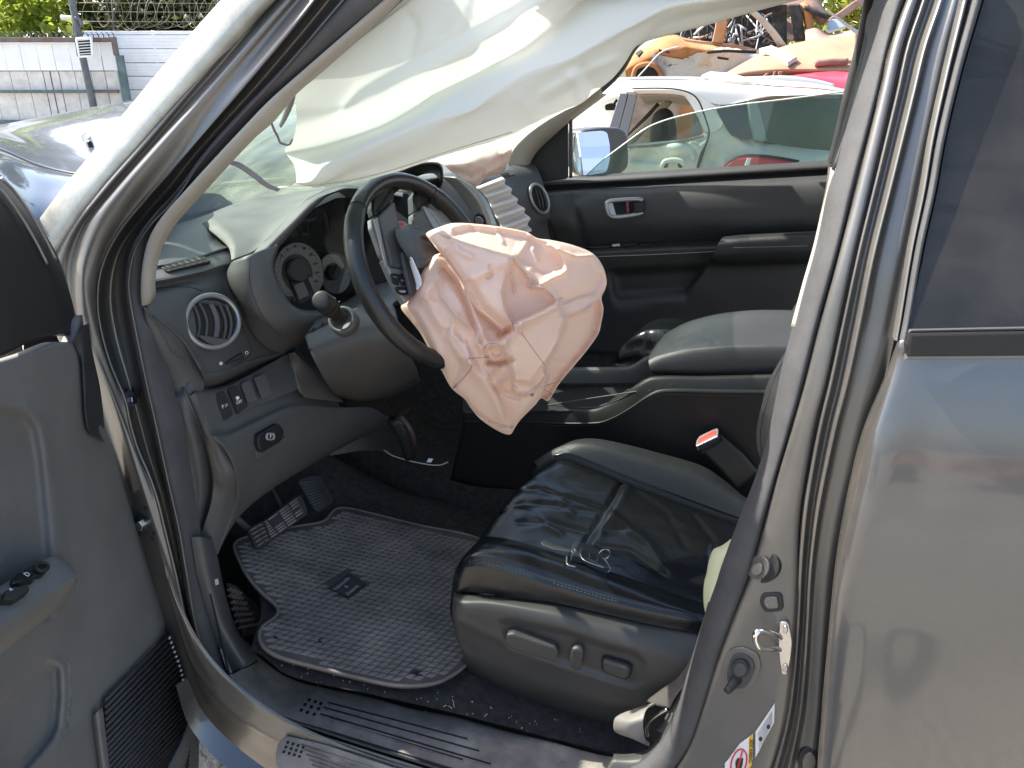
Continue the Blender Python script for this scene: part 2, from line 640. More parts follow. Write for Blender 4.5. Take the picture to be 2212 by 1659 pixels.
def text_on(name, s, px, t, size, m, parent=None, lift=0.001, along=None, extrude=0.0002, plane_=None):
    """flat lettering centred at px on a surface; along = pixel point giving the reading direction"""
    if plane_ is None:
        c, n = hit(t, *px)
        pl = (c, n)
    else:
        pl = plane_
        c, n = PP(px[0], px[1], pl), pl[1]
    e = PP(along[0], along[1], pl) - PP(px[0], px[1], pl)
    ux = (e - n * e.dot(n)).normalized()
    uy = n.cross(ux)
    cu = bpy.data.curves.new(name, 'FONT')
    cu.body = s
    cu.size = size
    cu.align_x = 'CENTER'
    cu.align_y = 'CENTER'
    cu.extrude = extrude
    cu.resolution_u = 2
    tmp = bpy.data.objects.new(name + '_tmp', cu)
    COL.objects.link(tmp)
    bpy.context.view_layer.update()
    me = bpy.data.meshes.new_from_object(tmp.evaluated_get(bpy.context.evaluated_depsgraph_get()))
    bpy.data.objects.remove(tmp)
    bpy.data.curves.remove(cu)
    me.name = name
    mt = Matrix((ux, uy, n)).transposed().to_4x4()
    mt.translation = c + n * (lift + extrude)
    me.transform(mt)
    me.materials.clear()
    me.materials.append(M[m] if isinstance(m, str) else m)
    o = bpy.data.objects.new(name, me)
    COL.objects.link(o)
    if parent is not None:
        attach(o, parent)
    return o

def seg_dist(px, py, poly):
    """distance of points to a polyline and the side they lie on"""
    best = np.full(px.shape, 1e9)
    side = np.zeros(px.shape)
    for (x0, y0), (x1, y1) in zip(poly[:-1], poly[1:]):
        dx, dy = x1 - x0, y1 - y0
        L = dx * dx + dy * dy + 1e-9
        u = np.clip(((px - x0) * dx + (py - y0) * dy) / L, 0, 1)
        ex, ey = px - (x0 + u * dx), py - (y0 + u * dy)
        d = np.hypot(ex, ey)
        m = d < best
        best = np.where(m, d, best)
        side = np.where(m, np.sign(dx * ey - dy * ex), side)
    return best, side

def in_poly(px, py, poly):
    r = np.zeros(px.shape, bool)
    n = len(poly)
    for i in range(n):
        x0, y0 = poly[i]
        x1, y1 = poly[(i + 1) % n]
        c = ((y0 > py) != (y1 > py)) & (px < (x1 - x0) * (py - y0) / (y1 - y0 + 1e-9) + x0)
        r ^= c
    return r

def smooth_px(poly, n, closed=False):
    return [tuple(q[:2]) for q in cr([(a[0], a[1], 0) for a in poly], n, closed)]
# ================================================================== SETTING
def ground_mat():
    m = bpy.data.materials.new('sandy_yard')
    n, l = nodes_of(m)
    b = n['Principled BSDF']
    b.inputs['Roughness'].default_value = 0.95
    tc = n.new('ShaderNodeTexCoord')
    t = n.new('ShaderNodeTexNoise')
    t.inputs['Scale'].default_value = 0.8
    t.inputs['Detail'].default_value = 12
    t.inputs['Roughness'].default_value = 0.7
    l.new(tc.outputs['Object'], t.inputs['Vector'])
    r = n.new('ShaderNodeValToRGB')
    r.color_ramp.elements[0].position = 0.3
    r.color_ramp.elements[0].color = (0.235, 0.205, 0.168, 1)
    r.color_ramp.elements[1].position = 0.72
    r.color_ramp.elements[1].color = (0.39, 0.345, 0.28, 1)
    l.new(t.outputs[0], r.inputs[0])
    l.new(r.outputs[0], b.inputs['Base Color'])
    t2 = n.new('ShaderNodeTexNoise')
    t2.inputs['Scale'].default_value = 30
    t2.inputs['Detail'].default_value = 8
    l.new(tc.outputs['Object'], t2.inputs['Vector'])
    bp = n.new('ShaderNodeBump')
    bp.inputs['Distance'].default_value = 0.03
    bp.inputs['Strength'].default_value = 0.6
    l.new(t2.outputs[0], bp.inputs['Height'])
    l.new(bp.outputs[0], b.inputs['Normal'])
    return m
G = 300
gv = [(x, y, 0) for y in np.linspace(-G, G, 13) for x in np.linspace(-G, G, 13)]
tag(mesh_obj('ground', gv, grid_faces(13, 13), ground_mat(), None, flip=False), 'dusty sand ground of the scrapyard', None, kind='structure')

# ------------------------------------------------------------------ fences across the yard
FD = 24.0
fp = (C0 + _H * FD, -_H)
def FPt(x, y, d=0.0):
    return PP(x, y, (C0 + _H * (FD + d), -_H))
def fvert(x, y0, y1, w_px, th, m, name, parent, d=0.0):
    """an upright piece of the fence between two heights read at picture column x"""
    a, b = FPt(x, y0, d), FPt(x, y1, d)
    w = w_px / 1661 * FD
    zt, zb = a.z, b.z
    u = _R
    q = [Vector((a.x, a.y, 0)) - u * w / 2, Vector((a.x, a.y, 0)) + u * w / 2]
    V = [q[0] + Vector((0, 0, zb)), q[1] + Vector((0, 0, zb)), q[1] + Vector((0, 0, zt)), q[0] + Vector((0, 0, zt))]
    return plate3(name, V, -_H, th, m, parent, bev=.006)
def fbar(x0, x1, y0, y1, th, m, name, parent, d=0.0):
    a, b = FPt(x0, (y0 + y1) / 2, d), FPt(x1, (y0 + y1) / 2, d)
    zt, zb = FPt((x0 + x1) / 2, y0, d).z, FPt((x0 + x1) / 2, y1, d).z
    V = [(a.x, a.y, zb), (b.x, b.y, zb), (b.x, b.y, zt), (a.x, a.y, zt)]
    return plate3(name, V, -_H, th, m, parent, bev=.008)
white_sheet = mat('white_painted_sheet', (0.86, 0.87, 0.88), 0.5, bump=.1, scale=40, var=.06, vscale=2)
dirty_sheet = mat('weathered_pale_sheet', (0.68, 0.655, 0.61), 0.7, bump=.4, scale=60, var=.16, vscale=4)
rust_red = mat('rusted_red_steel', (0.16, 0.085, 0.065), 0.75, bump=.4, scale=60, var=.35, vscale=5, var_col=(0.16, 0.17, 0.18))
teal_st = mat('faded_teal_steel', (0.10, 0.15, 0.155), 0.6, bump=.3, scale=60, var=.3, vscale=4)
grey_st = mat('dark_galvanised_steel', (0.12, 0.13, 0.145), 0.55, .3, bump=.2, scale=60, var=.25, vscale=6)
gate = thing('sheet_metal_gate', 'white sheet metal gate with a rusty frame and hooked spikes along its top', 'gate', (FPt(100, 262).x, FPt(100, 262).y, 0))
for x0, x1 in ((-60, -34), (-33, 2), (3, 38), (39.5, 74), (75.5, 109), (110.5, 144), (145.5, 180), (181, 211), (213, 243)):
    fvert((x0 + x1) / 2 + 2, 92, 152.5, (x1 - x0) - 2.4, .03, white_sheet, 'upper_sheet', gate, d=RNG.uniform(-.01, .01))
for x0, x1 in ((-60, -22), (-21, 17), (18, 54), (55, 88), (89, 104), (105, 123), (124, 157), (158, 192), (193, 222), (223, 250)):
    fvert((x0 + x1) / 2 + 4, 154, 262, (x1 - x0) - 2.6, .03, dirty_sheet, 'lower_sheet', gate, d=.05 + RNG.uniform(-.012, .012))
fbar(-70, 246, 81, 91, .09, rust_red, 'top_rail', gate, d=-.06)
fbar(-70, 206, 194, 201, .07, teal_st, 'middle_rail', gate, d=-.08)
fbar(208, 258, 193.5, 200.5, .07, rust_red, 'middle_rail', gate, d=-.08)
fbar(-70, 260, 259, 268, .09, teal_st, 'bottom_rail', gate, d=-.06)
fvert(246.5, 80, 120, 9, .10, rust_red, 'gate_post', gate, d=-.1)
fvert(260, 119.5, 275, 14, .12, teal_st, 'gate_post', gate, d=-.12)
for k in range(25):
    x = -22 + k * 11.2
    if 158 < x < 184: continue
    a = FPt(x, 81)
    tube('spike', [a, a + Vector((0, 0, .07)), a + Vector((.0, 0, .12)) - _R * .035, a + Vector((0, 0, .15)) - _R * .10], [.018, .016, .012, .004], grey_st, gate, n=8, k=5)
fbar(-70, 250, 88, 262, .02, grey_st, 'gate_backing', gate, d=.16)
# ribbed panel fence beside the gate
pan = thing('panel_fence', 'tall white fence of wide horizontal panels beside the gate', 'fence', (FPt(400, 262, .6).x, FPt(400, 262, .6).y, 0))
for y0, y1 in ((67, 74.6), (75.8, 104.6), (105.8, 135), (136.4, 164), (165.4, 193.2), (194.6, 221.4), (222.8, 249.6), (250.8, 278)):
    pnl = fbar(184, 760, y0, y1, .05, white_sheet, 'fence_panel', pan, d=.6)
    for k in range(1, 4):
        if y1 - y0 < 12: break
        yy = y0 + (y1 - y0) * k / 4
        fbar(184, 760, yy - .5, yy + .5, .01, white_sheet, 'panel_rib', pnl, d=.548)
fbar(184, 760, 69, 278, .02, grey_st, 'fence_backing', pan, d=.75)
for x in (330, 520, 700):
    fvert(x, 66, 280, 6, .05, white_sheet, 'fence_post', pan, d=.68)
# leaning pole with its louvred box
pole = thing('steel_pole', 'bent grey steel pole standing in front of the gate', 'pole', (FPt(205, 262, -.5).x, FPt(205, 262, -.5).y, 0))
pl_ = [FPt(x, y, -.5) for x, y in ((152, -40), (157, 10), (163, 40), (170, 78), (180, 130), (190, 175), (202, 232), (208, 262))]
tube('pole_shaft', pl_, .095, grey_st, pole, n=40, k=10)
tube('pole_clamp', [FPt(163, 38, -.6), FPt(172, 42, -.6), FPt(178, 55, -.6)], .05, grey_st, pole, n=8, k=8)
tube('insulator_arm', [FPt(168, 40, -.5), FPt(150, 38, -.5), FPt(133, 38, -.5)], [.04, .05, .07], dirty_sheet, pole, n=8, k=8)
tube('pole_stay', [FPt(160, 45, -.45), FPt(160, 70, -.45), FPt(167, 85, -.45)], .04, grey_st, pole, n=8, k=6)
box = thing('louvred_box', 'small white louvred vent box fixed to the bent pole', 'vent box', FPt(183, 102, -.65))
lb = [(165.5, 83.5), (197, 81.5), (199.5, 121), (171, 122.5)]
bpl_ = (C0 + _H * (FD - .72), -_H)
plate('box_back', lb, bpl_, .12, 'void', box, bev=.01)
b2_ = (bpl_[0] - _H * .12, -_H)
for a, b in ((0, 1), (1, 2), (2, 3), (3, 0)):
    tube('box_frame', [PP(*lb[a], b2_), PP(*lb[b], b2_)], .032, white_sheet, box, n=2, k=6)
for k in range(6):
    u = (k + .6) / 6.6
    p = (lb[0][0] * (1 - u) + lb[3][0] * u + 2, lb[0][1] * (1 - u) + lb[3][1] * u)
    q = (lb[1][0] * (1 - u) + lb[2][0] * u - 2, lb[1][1] * (1 - u) + lb[2][1] * u)
    tube('louvre', [PP(*p, b2_), PP(*q, b2_)], .026, white_sheet, box, n=2, k=6, flat=.5)
# razor wire coils and strands over the panel fence
wire_m = mat('galvanised_wire', (.20, .185, .14), .6, .3)
rz = thing('razor_wire', 'coiled razor wire and straight strands above the white panel fence', 'razor wire', FPt(360, 66, .5))
for k in range(20):
    x, rr_, ph = 208 + k * 16 + RNG.uniform(-4, 4), RNG.uniform(.9, 1.15), RNG.uniform(0, 6)
    tube('wire_coil', [FPt(x + 26 * rr_ * cos(a) + 4 * sin(2 * a + ph), 24 + 34 * rr_ * sin(a) + 2 * sin(3 * a + ph), .5 + .3 * cos(a + ph)) for a in np.linspace(0, 2 * pi, 16, endpoint=False)], .0062, wire_m, rz, n=40, k=4, closed=True)
for y in (6, 25, 46):
    tube('wire_strand', [FPt(170, y, .5), FPt(330, y + 1, .5), FPt(560, y + 2, .5)], .005, wire_m, rz, n=6, k=4)
for x in (240, 470):
    tube('wire_post', [FPt(x, -20, .6), FPt(x + 6, 66, .6)], .022, grey_st, rz, n=3, k=6)

# ------------------------------------------------------------------ trees
def leaf_mat(name, c1, c2, tr=.45):
    m = bpy.data.materials.new(name)
    n, l = nodes_of(m)
    b = n['Principled BSDF']
    b.inputs['Roughness'].default_value = 0.55
    oi = n.new('ShaderNodeTexCoord')
    t = n.new('ShaderNodeTexNoise')
    t.inputs['Scale'].default_value = 1.6
    t.inputs['Detail'].default_value = 6
    l.new(oi.outputs['Object'], t.inputs['Vector'])
    r = n.new('ShaderNodeValToRGB')
    r.color_ramp.elements[0].position = .35
    r.color_ramp.elements[1].position = .65
    r.color_ramp.elements[0].color = (*c1, 1)
    r.color_ramp.elements[1].color = (*c2, 1)
    l.new(t.outputs[0], r.inputs[0])
    l.new(r.outputs[0], b.inputs['Base Color'])
    tl = n.new('ShaderNodeBsdfTranslucent')
    l.new(r.outputs[0], tl.inputs[0])
    mx = n.new('ShaderNodeMixShader')
    mx.inputs[0].default_value = tr
    l.new(b.outputs[0], mx.inputs[1])
    l.new(tl.outputs[0], mx.inputs[2])
    l.new(mx.outputs[0], n['Material Output'].inputs[0])
    return m
bark = mat('brown_bark', (.09, .065, .045), .9, bump=.8, scale=20)
def tree(label, base, crowns, n_leaf, size, lm, h_trunk, r0, seed, name='leafy_tree'):
    rg = np.random.default_rng(seed)
    t = thing(name, label, 'tree', base, 'trees beyond the fence and the wrecks')
    b = Vector(base)
    top = sum((Vector(c[0]) for c in crowns), Vector()) / len(crowns)
    tube('trunk', [b, b + Vector((.1, .05, h_trunk * .5)), b.lerp(top, .5) + Vector((0, 0, h_trunk * .3)), top], [r0, r0 * .8, r0 * .55, r0 * .2], bark, t, n=24, k=8)
    for c in crowns:
        cc = Vector(c[0])
        tube('limb', [b + Vector((0, 0, h_trunk * .7)), b.lerp(cc, .6) + Vector((0, 0, .5)), cc], [r0 * .45, r0 * .25, r0 * .06], bark, t, n=12, k=6)
    V, F = [], []
    w = np.array([c[1][0] * c[1][1] * c[1][2] for c in crowns])
    w = w / w.sum()
    clump = [[(rg.normal(size=3) * .52) for _ in range(26)] for _ in crowns]
    for i in range(n_leaf):
        k = rg.choice(len(crowns), p=w)
        c, s = crowns[k]
        cl = clump[k][rg.integers(26)]
        p = Vector(c) + Vector([(cl[a] + rg.normal() * .16) * s[a] for a in range(3)])
        L = size * rg.uniform(.6, 1.3)
        d = Vector(rg.normal(size=3) * np.array([1, 1, .6]) + np.array([0, 0, -.5])).normalized()
        e = d.orthogonal().normalized()
        e = (e * cos(a_ := rg.uniform(0, 6.28)) + d.cross(e) * sin(a_)) * L * .33
        f = d.cross(e) * .25
        i0 = len(V)
        V += [p, p + d * L * .4 + e + f, p + d * L, p + d * L * .4 - e + f]
        F += [(i0, i0 + 1, i0 + 2), (i0, i0 + 2, i0 + 3)]
    mesh_obj('crown', V, F, lm, t, smooth=False, flip=False)
    return t
lm1 = leaf_mat('bright_yellow_green_leaf', (.18, .25, .03), (.34, .40, .06), .6)
lm2 = leaf_mat('dark_olive_leaf', (.045, .055, .018), (.11, .12, .03), .35)
lm3 = leaf_mat('sunlit_lime_leaf', (.20, .24, .04), (.36, .36, .07), .5)
def gp(x, d):
    p = FPt(x, 262, d)
    return (p.x, p.y, 0)
tree('bright green broad-leaved tree with sky showing through, left of the pole', gp(40, 3), [(FPt(-10, 10, 3), (2.0, 1.2, 1.1)), (FPt(70, 40, 3), (1.3, 1.0, .8)), (FPt(110, 0, 3.2), (1.2, 1.0, 1.2)), (FPt(30, 60, 2.6), (1.6, .9, .5)), (FPt(150, 45, 3), (.5, .8, .6))], 1150, .34, lm1, 3.2, .12, 11)
tree('dark olive tree massed behind the razor wire', gp(330, 4), [(FPt(250, 20, 4), (1.3, 1.2, 1.0)), (FPt(330, 30, 4), (1.5, 1.2, 1.0)), (FPt(400, 10, 4), (1.5, 1.2, 1.1)), (FPt(230, 55, 4), (1.0, 1.0, .5)), (FPt(320, -10, 4), (1.6, 1.2, .8))], 6500, .26, lm2, 3.2, .2, 12)
tree('olive tree at the end of the panel fence beside the windscreen pillar', gp(490, 4.4), [(FPt(470, 20, 4.4), (1.5, 1.2, 1.0)), (FPt(540, 30, 4.4), (1.4, 1.2, 1.0)), (FPt(430, 50, 4.4), (1.3, 1.2, .5)), (FPt(600, 40, 4.4), (1.4, 1.2, .9))], 3800, .26, lm2, 3.2, .2, 13)
tree('tall olive tree further along the fence, left of the bright one', gp(-420, 5), [(FPt(-430, -40, 5), (3.0, 2.0, 2.4)), (FPt(-300, -120, 6), (3.2, 2.0, 2.4)), (FPt(-560, -60, 5), (3.2, 2.0, 2.6))], 4200, .42, lm2, 4.5, .25, 15)
tree('tall dark tree standing behind the bright green one', gp(30, 8), [(FPt(60, -160, 8), (3.6, 2.0, 2.6)), (FPt(-110, -130, 8), (3.2, 2.0, 2.4)), (FPt(220, -170, 8), (3.4, 2.0, 2.4)), (FPt(400, -150, 8), (3.4, 2.0, 2.4)), (FPt(560, -120, 8), (3.0, 2.0, 2.6))], 7000, .42, lm2, 6.0, .3, 16)
# ================================================================== THE WRECKED CAR: body
car = thing('wrecked_car', 'dark grey crashed car seen through its open driver door, airbags hanging deployed', 'car', (-0.4, 0.9, 0.2))

def offs(c, dx=0, dy=0, dz=0):
    return [Vector(p) + Vector((dx, dy, dz)) for p in c]

# windscreen pillar: the sunlit outer strip
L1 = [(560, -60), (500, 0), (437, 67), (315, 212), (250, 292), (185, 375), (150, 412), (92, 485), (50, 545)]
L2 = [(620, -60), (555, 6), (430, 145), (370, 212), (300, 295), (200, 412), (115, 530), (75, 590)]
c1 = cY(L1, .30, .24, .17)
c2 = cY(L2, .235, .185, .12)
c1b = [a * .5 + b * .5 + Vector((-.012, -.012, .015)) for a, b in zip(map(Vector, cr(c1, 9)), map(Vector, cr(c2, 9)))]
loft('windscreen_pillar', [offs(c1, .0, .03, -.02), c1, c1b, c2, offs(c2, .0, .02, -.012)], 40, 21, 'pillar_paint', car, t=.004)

# door jamb of the front pillar running down into the sill, with its steps and flanges
J = [
 ([(628, -60), (559, 8), (433, 148), (373, 216), (303, 299), (203, 416), (118, 533), (95, 620), (120, 720), (180, 830), (240, 1000), (285, 1150), (330, 1300), (385, 1450), (430, 1560), (520, 1650), (640, 1720)], (.265, .22, .165, .128, .118, .108, .10, .095)),
 ([(640, -60), (572, 8), (450, 148), (389, 220), (318, 304), (219, 418), (150, 510), (122, 600), (135, 690), (193, 829), (250, 990), (297, 1150), (342, 1300), (395, 1440), (440, 1540), (530, 1625), (650, 1700)], (.255, .21, .155, .118, .112, .104, .094, .085)),
 ([(660, -60), (592, 6), (470, 148), (404, 222), (332, 306), (234, 418), (178, 490), (150, 575), (153, 660), (170, 745), (209, 850), (250, 970), (298, 1120), (345, 1270), (400, 1420), (455, 1525), (540, 1602), (650, 1672), (760, 1720)], (.265, .22, .165, .122, .112, .100, .088, .075)),
 ([(680, -60), (606, 18), (480, 162), (416, 234), (345, 312), (255, 414), (200, 487), (170, 572), (168, 650), (184, 740), (222, 842), (258, 940), (304, 1090), (350, 1240), (402, 1390), (450, 1490), (540, 1575), (640, 1628), (760, 1685)], (.250, .205, .15, .112, .106, .096, .082, .066)),
 ([(700, -60), (622, 30), (500, 172), (430, 250), (362, 326), (275, 428), (222, 500), (190, 580), (187, 650), (197, 730), (236, 835), (266, 925), (312, 1075), (354, 1215), (400, 1365), (452, 1470), (548, 1560), (645, 1612), (760, 1664)], (.262, .215, .16, .112, .102, .092, .078, .060)),
 ([(722, -60), (640, 42), (516, 190), (446, 270), (378, 348), (300, 435), (246, 505), (212, 580), (204, 652), (210, 705), (229, 780), (249, 829), (264, 864), (271, 904), (291, 972), (314, 1024), (334, 1082), (349, 1144), (374, 1244), (396, 1341), (411, 1396), (444, 1451), (489, 1508), (552, 1553), (727, 1609), (878, 1657), (1000, 1692), (1200, 1745)], (.235, .19, .135, .092, .075, .055)),
 ([(726, -60), (646, 46), (522, 194), (452, 274), (383, 352), (306, 438), (251, 507), (217, 582), (209, 652), (215, 704), (234, 778), (254, 828), (269, 862), (276, 902), (296, 970), (319, 1022), (339, 1080), (354, 1142), (379, 1242), (400, 1338), (415, 1392), (448, 1446), (493, 1502), (556, 1547), (730, 1603), (880, 1651), (1000, 1688), (1200, 1740)], (.236, .19, .135, .092, .076, .056)),
]
jc = [cY(p, *y) for p, y in J]
jamb = loft('door_jamb', jc, 90, 31, 'jamb', car, t=.004)
# recess behind the flange
R0 = J[6][0]
R1 = [(790, -60), (705, 40), (575, 190), (500, 270), (430, 350), (372, 437), (325, 484), (289, 535), (277, 575), (272, 615), (275, 650), (282, 690), (297, 765), (310, 829), (330, 917), (357, 1042), (380, 1142), (397, 1242), (412, 1331), (430, 1406), (457, 1461), (505, 1502), (556, 1536), (730, 1597), (880, 1645), (1000, 1682), (1200, 1734)]
rm = [(a * .5 + b * .5) for a, b in zip(map(Vector, cr(cY(R0, .275, .235, .18, .145, .11, .075), 30)), map(Vector, cr(cY(R1, .275, .235, .18, .145, .11, .085), 30)))]
rec = loft('jamb_recess', [cY(R0, .24, .195, .14, .10, .082, .062), rm, cY(R1, .25, .21, .155, .12, .10, .085)], 90, 13, 'paint', car, t=.003)
R1b = [(x + 6, y - 3) for x, y in R1]
loft('jamb_flange', [cY(R1, .248, .206, .152, .116, .096, .08), cY(R1b, .243, .2, .147, .112, .092, .076), cY([(x + 11, y - 5) for x, y in R1], .258, .216, .16, .124, .104, .09)], 90, 9, 'jamb', car)

# black rubber door seal round the opening: front pillar, sill, door pillar
S_in = [(905, -60), (835, -2), (645, 165), (592, 212), (555, 250), (405, 412), (345, 482), (322, 522), (311, 575), (309, 627), (312, 660), (327, 725), (342, 805), (355, 860), (370, 905), (390, 1017), (410, 1142), (425, 1242), (440, 1300), (457, 1356), (474, 1410), (502, 1470), (553, 1519), (615, 1549), (728, 1584), (878, 1630), (975, 1660), (1100, 1695), (1250, 1735)]
S_out = [(x + 3, y - 1) for x, y in R1] + [(1350, 1770)]
def seal_loft(name, so, si, yo, yi, bulge, m, nu=120):
    a = cr(cY(so, *yo), nu)
    b = cr(cY(si, *yi), nu)
    rows = []
    for s, k in ((0, .012), (0.0, 0), (.2, -bulge * .8), (.5, -bulge), (.8, -bulge * .8), (1, 0), (1.0, .03)):
        rows.append([Vector(p * (1 - s) + q * s) + Vector((0, k, -k * .3)) for p, q in zip(a, b)])
    return loft(name, rows, nu, 19, m, car)
seal_loft('door_seal', S_out, S_in, (.262, .222, .165, .13, .112, .098), (.27, .232, .175, .15, .14, .125), .018, 'rubber_grey')

# beige cloth trim on the front pillar
T_in = [(905, -60), (836, 0), (647, 165), (594, 212), (556, 250), (406, 412), (346, 482), (322, 530), (311, 590), (309, 630), (311, 661)]
T_out = [(930, -60), (862, 0), (668, 172), (640, 194), (585, 262), (553, 287), (435, 414), (370, 488), (344, 538), (331, 592), (330, 622), (332, 633)]
t0, t1 = cY(T_in, .275, .235, .18, .17), cY(T_out, .33, .29, .23, .205)
tm = [(a + b) / 2 + Vector((.01, -.012, 0)) for a, b in zip(map(Vector, cr(t0, 12)), map(Vector, cr(t1, 12)))]
loft('pillar_trim', [offs(t0, -.0, .02), t0, tm, t1, offs(t1, -.04, .02)], 40, 17, 'trim', car, t=.004)

# door pillar (behind the door): jamb face, steps and ridges
B = [
 ([(1975, -40), (1956, 0), (1921, 100), (1899, 200), (1854, 375), (1844, 415), (1809, 555), (1769, 702), (1737, 829), (1711, 917), (1681, 1017), (1659, 1100), (1638, 1180), (1621, 1242), (1613, 1264), (1581, 1345), (1551, 1430), (1518, 1533), (1491, 1608), (1456, 1660), (1400, 1720)], (.20, .16, .145, .135)),
 ([(1981, -40), (1961, 0), (1927, 100), (1904, 200), (1861, 375), (1851, 415), (1815, 555), (1775, 702), (1743, 829), (1718, 917), (1688, 1017), (1666, 1100), (1645, 1180), (1629, 1242), (1620, 1264), (1590, 1345), (1560, 1430), (1530, 1533), (1505, 1608), (1470, 1670), (1420, 1730)], (.17, .135, .125, .12)),
 ([(1993, -40), (1979, 0), (1947, 100), (1925, 200), (1884, 375), (1875, 415), (1840, 555), (1808, 702), (1780, 829), (1757, 917), (1738, 1017), (1724, 1100), (1718, 1180), (1716, 1242), (1712, 1330), (1704, 1430), (1690, 1533), (1670, 1608), (1640, 1690), (1620, 1730)], (.165, .13, .115, .095)),
 ([(1998, -40), (1986, 0), (1953, 100), (1931, 200), (1890, 375), (1880, 415), (1846, 555), (1814, 702), (1786, 829), (1763, 917), (1743, 1017), (1729, 1100), (1722, 1180), (1720, 1242), (1716, 1330), (1709, 1430), (1696, 1533), (1678, 1608), (1650, 1690), (1630, 1730)], (.178, .143, .13, .11)),
 ([(2008, -40), (1996, 0), (1962, 100), (1940, 200), (1898, 375), (1888, 415), (1854, 555), (1822, 702), (1795, 829), (1774, 917), (1755, 1017), (1742, 1100), (1734, 1180), (1730, 1242), (1726, 1330), (1719, 1430), (1707, 1533), (1690, 1608), (1664, 1690), (1640, 1730)], (.16, .125, .105, .09)),
 ([(2022, -40), (2012, 0), (1978, 100), (1954, 200), (1912, 375), (1902, 415), (1868, 555), (1838, 702), (1812, 829), (1790, 917), (1770, 1017), (1756, 1100), (1747, 1180), (1742, 1242), (1737, 1330), (1730, 1430), (1720, 1533), (1704, 1608), (1680, 1690), (1660, 1730)], (.170, .135, .12, .105)),
 ([(2042, -40), (2032, 0), (1998, 100), (1974, 200), (1931, 375), (1921, 415), (1886, 555), (1856, 702), (1829, 829), (1806, 917), (1784, 1017), (1768, 1100), (1757, 1180), (1751, 1242), (1746, 1330), (1740, 1430), (1730, 1533), (1716, 1608), (1695, 1690), (1675, 1730)], (.150, .112, .09, .085)),
 ([(2055, -40), (2046, 0), (2012, 100), (1988, 200), (1944, 375), (1934, 415), (1900, 555), (1871, 702), (1842, 829), (1818, 917), (1796, 1017), (1779, 1100), (1767, 1180), (1760, 1242), (1754, 1330), (1748, 1430), (1740, 1533), (1727, 1608), (1708, 1690), (1690, 1730)], (.155, .12, .105, .10)),
 ([(2080, -40), (2068, 0), (2042, 100), (2020, 200), (1982, 375), (1974, 415), (1945, 555), (1914, 702), (1880, 829), (1856, 917), (1832, 1017), (1812, 1100), (1797, 1180), (1788, 1242), (1780, 1330), (1773, 1430), (1766, 1533), (1757, 1608), (1745, 1690), (1735, 1730)], (.150, .115, .10, .095)),
 ([(2100, -40), (2090, 0), (2062, 100), (2040, 200), (2004, 375), (1996, 415), (1967, 555), (1938, 702), (1910, 829), (1886, 917), (1862, 1017), (1842, 1100), (1824, 1180), (1812, 1242), (1800, 1330), (1790, 1430), (1780, 1533), (1774, 1608), (1768, 1690), (1764, 1730)], (.16, .125, .11, .105)),
]
bp_curves = [cY(p, y[0] + .09, (y[0] + y[1]) / 2 + .05, y[1] + .02, (y[1] + y[2]) / 2, y[2], (y[2] + y[3]) / 2, y[3]) for p, y in B]
bpillar = loft('door_pillar', bp_curves, 70, 46, 'jamb', car, t=.004)
SB_in = [(1904, -40), (1893, 0), (1881, 22), (1874, 87), (1849, 187), (1814, 325), (1804, 360), (1789, 415), (1779, 465), (1764, 535), (1741, 615), (1716, 707), (1692, 800), (1671, 905), (1653, 980), (1633, 1042), (1606, 1110), (1586, 1162), (1556, 1244), (1551, 1262), (1526, 1332), (1503, 1404), (1476, 1494), (1451, 1564), (1431, 1599), (1401, 1634), (1371, 1656), (1300, 1690)]
SB_out = B[0][0]
seal_loft('door_seal', SB_out, SB_in, (.28, .22, .172, .145, .138, .134, .13), (.325, .26, .205, .175, .165, .158, .15), .02, 'rubber_grey')
# light edge of the inner pillar trim beside the seal
q = [(1893, 0), (1872, 60), (1851, 150), (1812, 300), (1793, 365)]
loft('seal_lip', [cY(q, .335, .25), cY([(x + 8, y + 2) for x, y in q], .32, .235)], 20, 5, 'rubber', car, t=.003)
q0 = [(1793, 362), (1786, 415), (1776, 465), (1760, 535), (1737, 615), (1712, 707)]
loft('lower_pillar_trim', [cY([(x - 4, y - 2) for x, y in q0], .255, .20), cY([(x + 12, y + 2) for x, y in q0], .235, .18)], 30, 5, 'trim', car, t=.003)

# fittings on the door pillar
bt = bvh_of(bpillar)
def ell(cx, cy, rx, ry, rot=0, n=20):
    r = radians(rot)
    return [(cx + rx * cos(a) * cos(r) - ry * sin(a) * sin(r), cy + rx * cos(a) * sin(r) + ry * sin(a) * cos(r)) for a in np.linspace(0, 2 * pi, n, endpoint=False)]
bmp = stick('bump_stop', ell(1652, 1223, 34, 36, 20), bt, .004, 'rubber', car)
stick('bump_stop_cap', ell(1643, 1224, 24, 27, 20), bt, .007, 'jamb', bmp)
stick('bump_stop_ring', ell(1640, 1226, 12, 14, 20), bt, .008, 'jamb', bmp)
cb = stick('clip_plug', [(1646, 1280), (1690, 1278), (1694, 1318), (1652, 1322), (1640, 1300)], bt, .003, 'rubber', car, rnd=12)
stick('plug_cap', [(1653, 1287), (1680, 1286), (1684, 1311), (1658, 1313), (1650, 1300)], bt, .005, 'jamb', cb, rnd=8)
ds = stick('door_switch', [(1575, 1400), (1604, 1394), (1640, 1410), (1645, 1440), (1628, 1478), (1600, 1496), (1573, 1490), (1557, 1466), (1560, 1432)], bt, .004, 'jamb', car, rnd=26)
d2 = stick('switch_body', [(1586, 1408), (1610, 1408), (1632, 1424), (1630, 1450), (1612, 1482), (1588, 1484), (1572, 1470), (1572, 1440)], bt, .007, 'rubber_grey', ds, rnd=16, base=0)
stick('switch_boot', ell(1602, 1436, 19, 20, 0), bt, .013, 'rubber', ds)
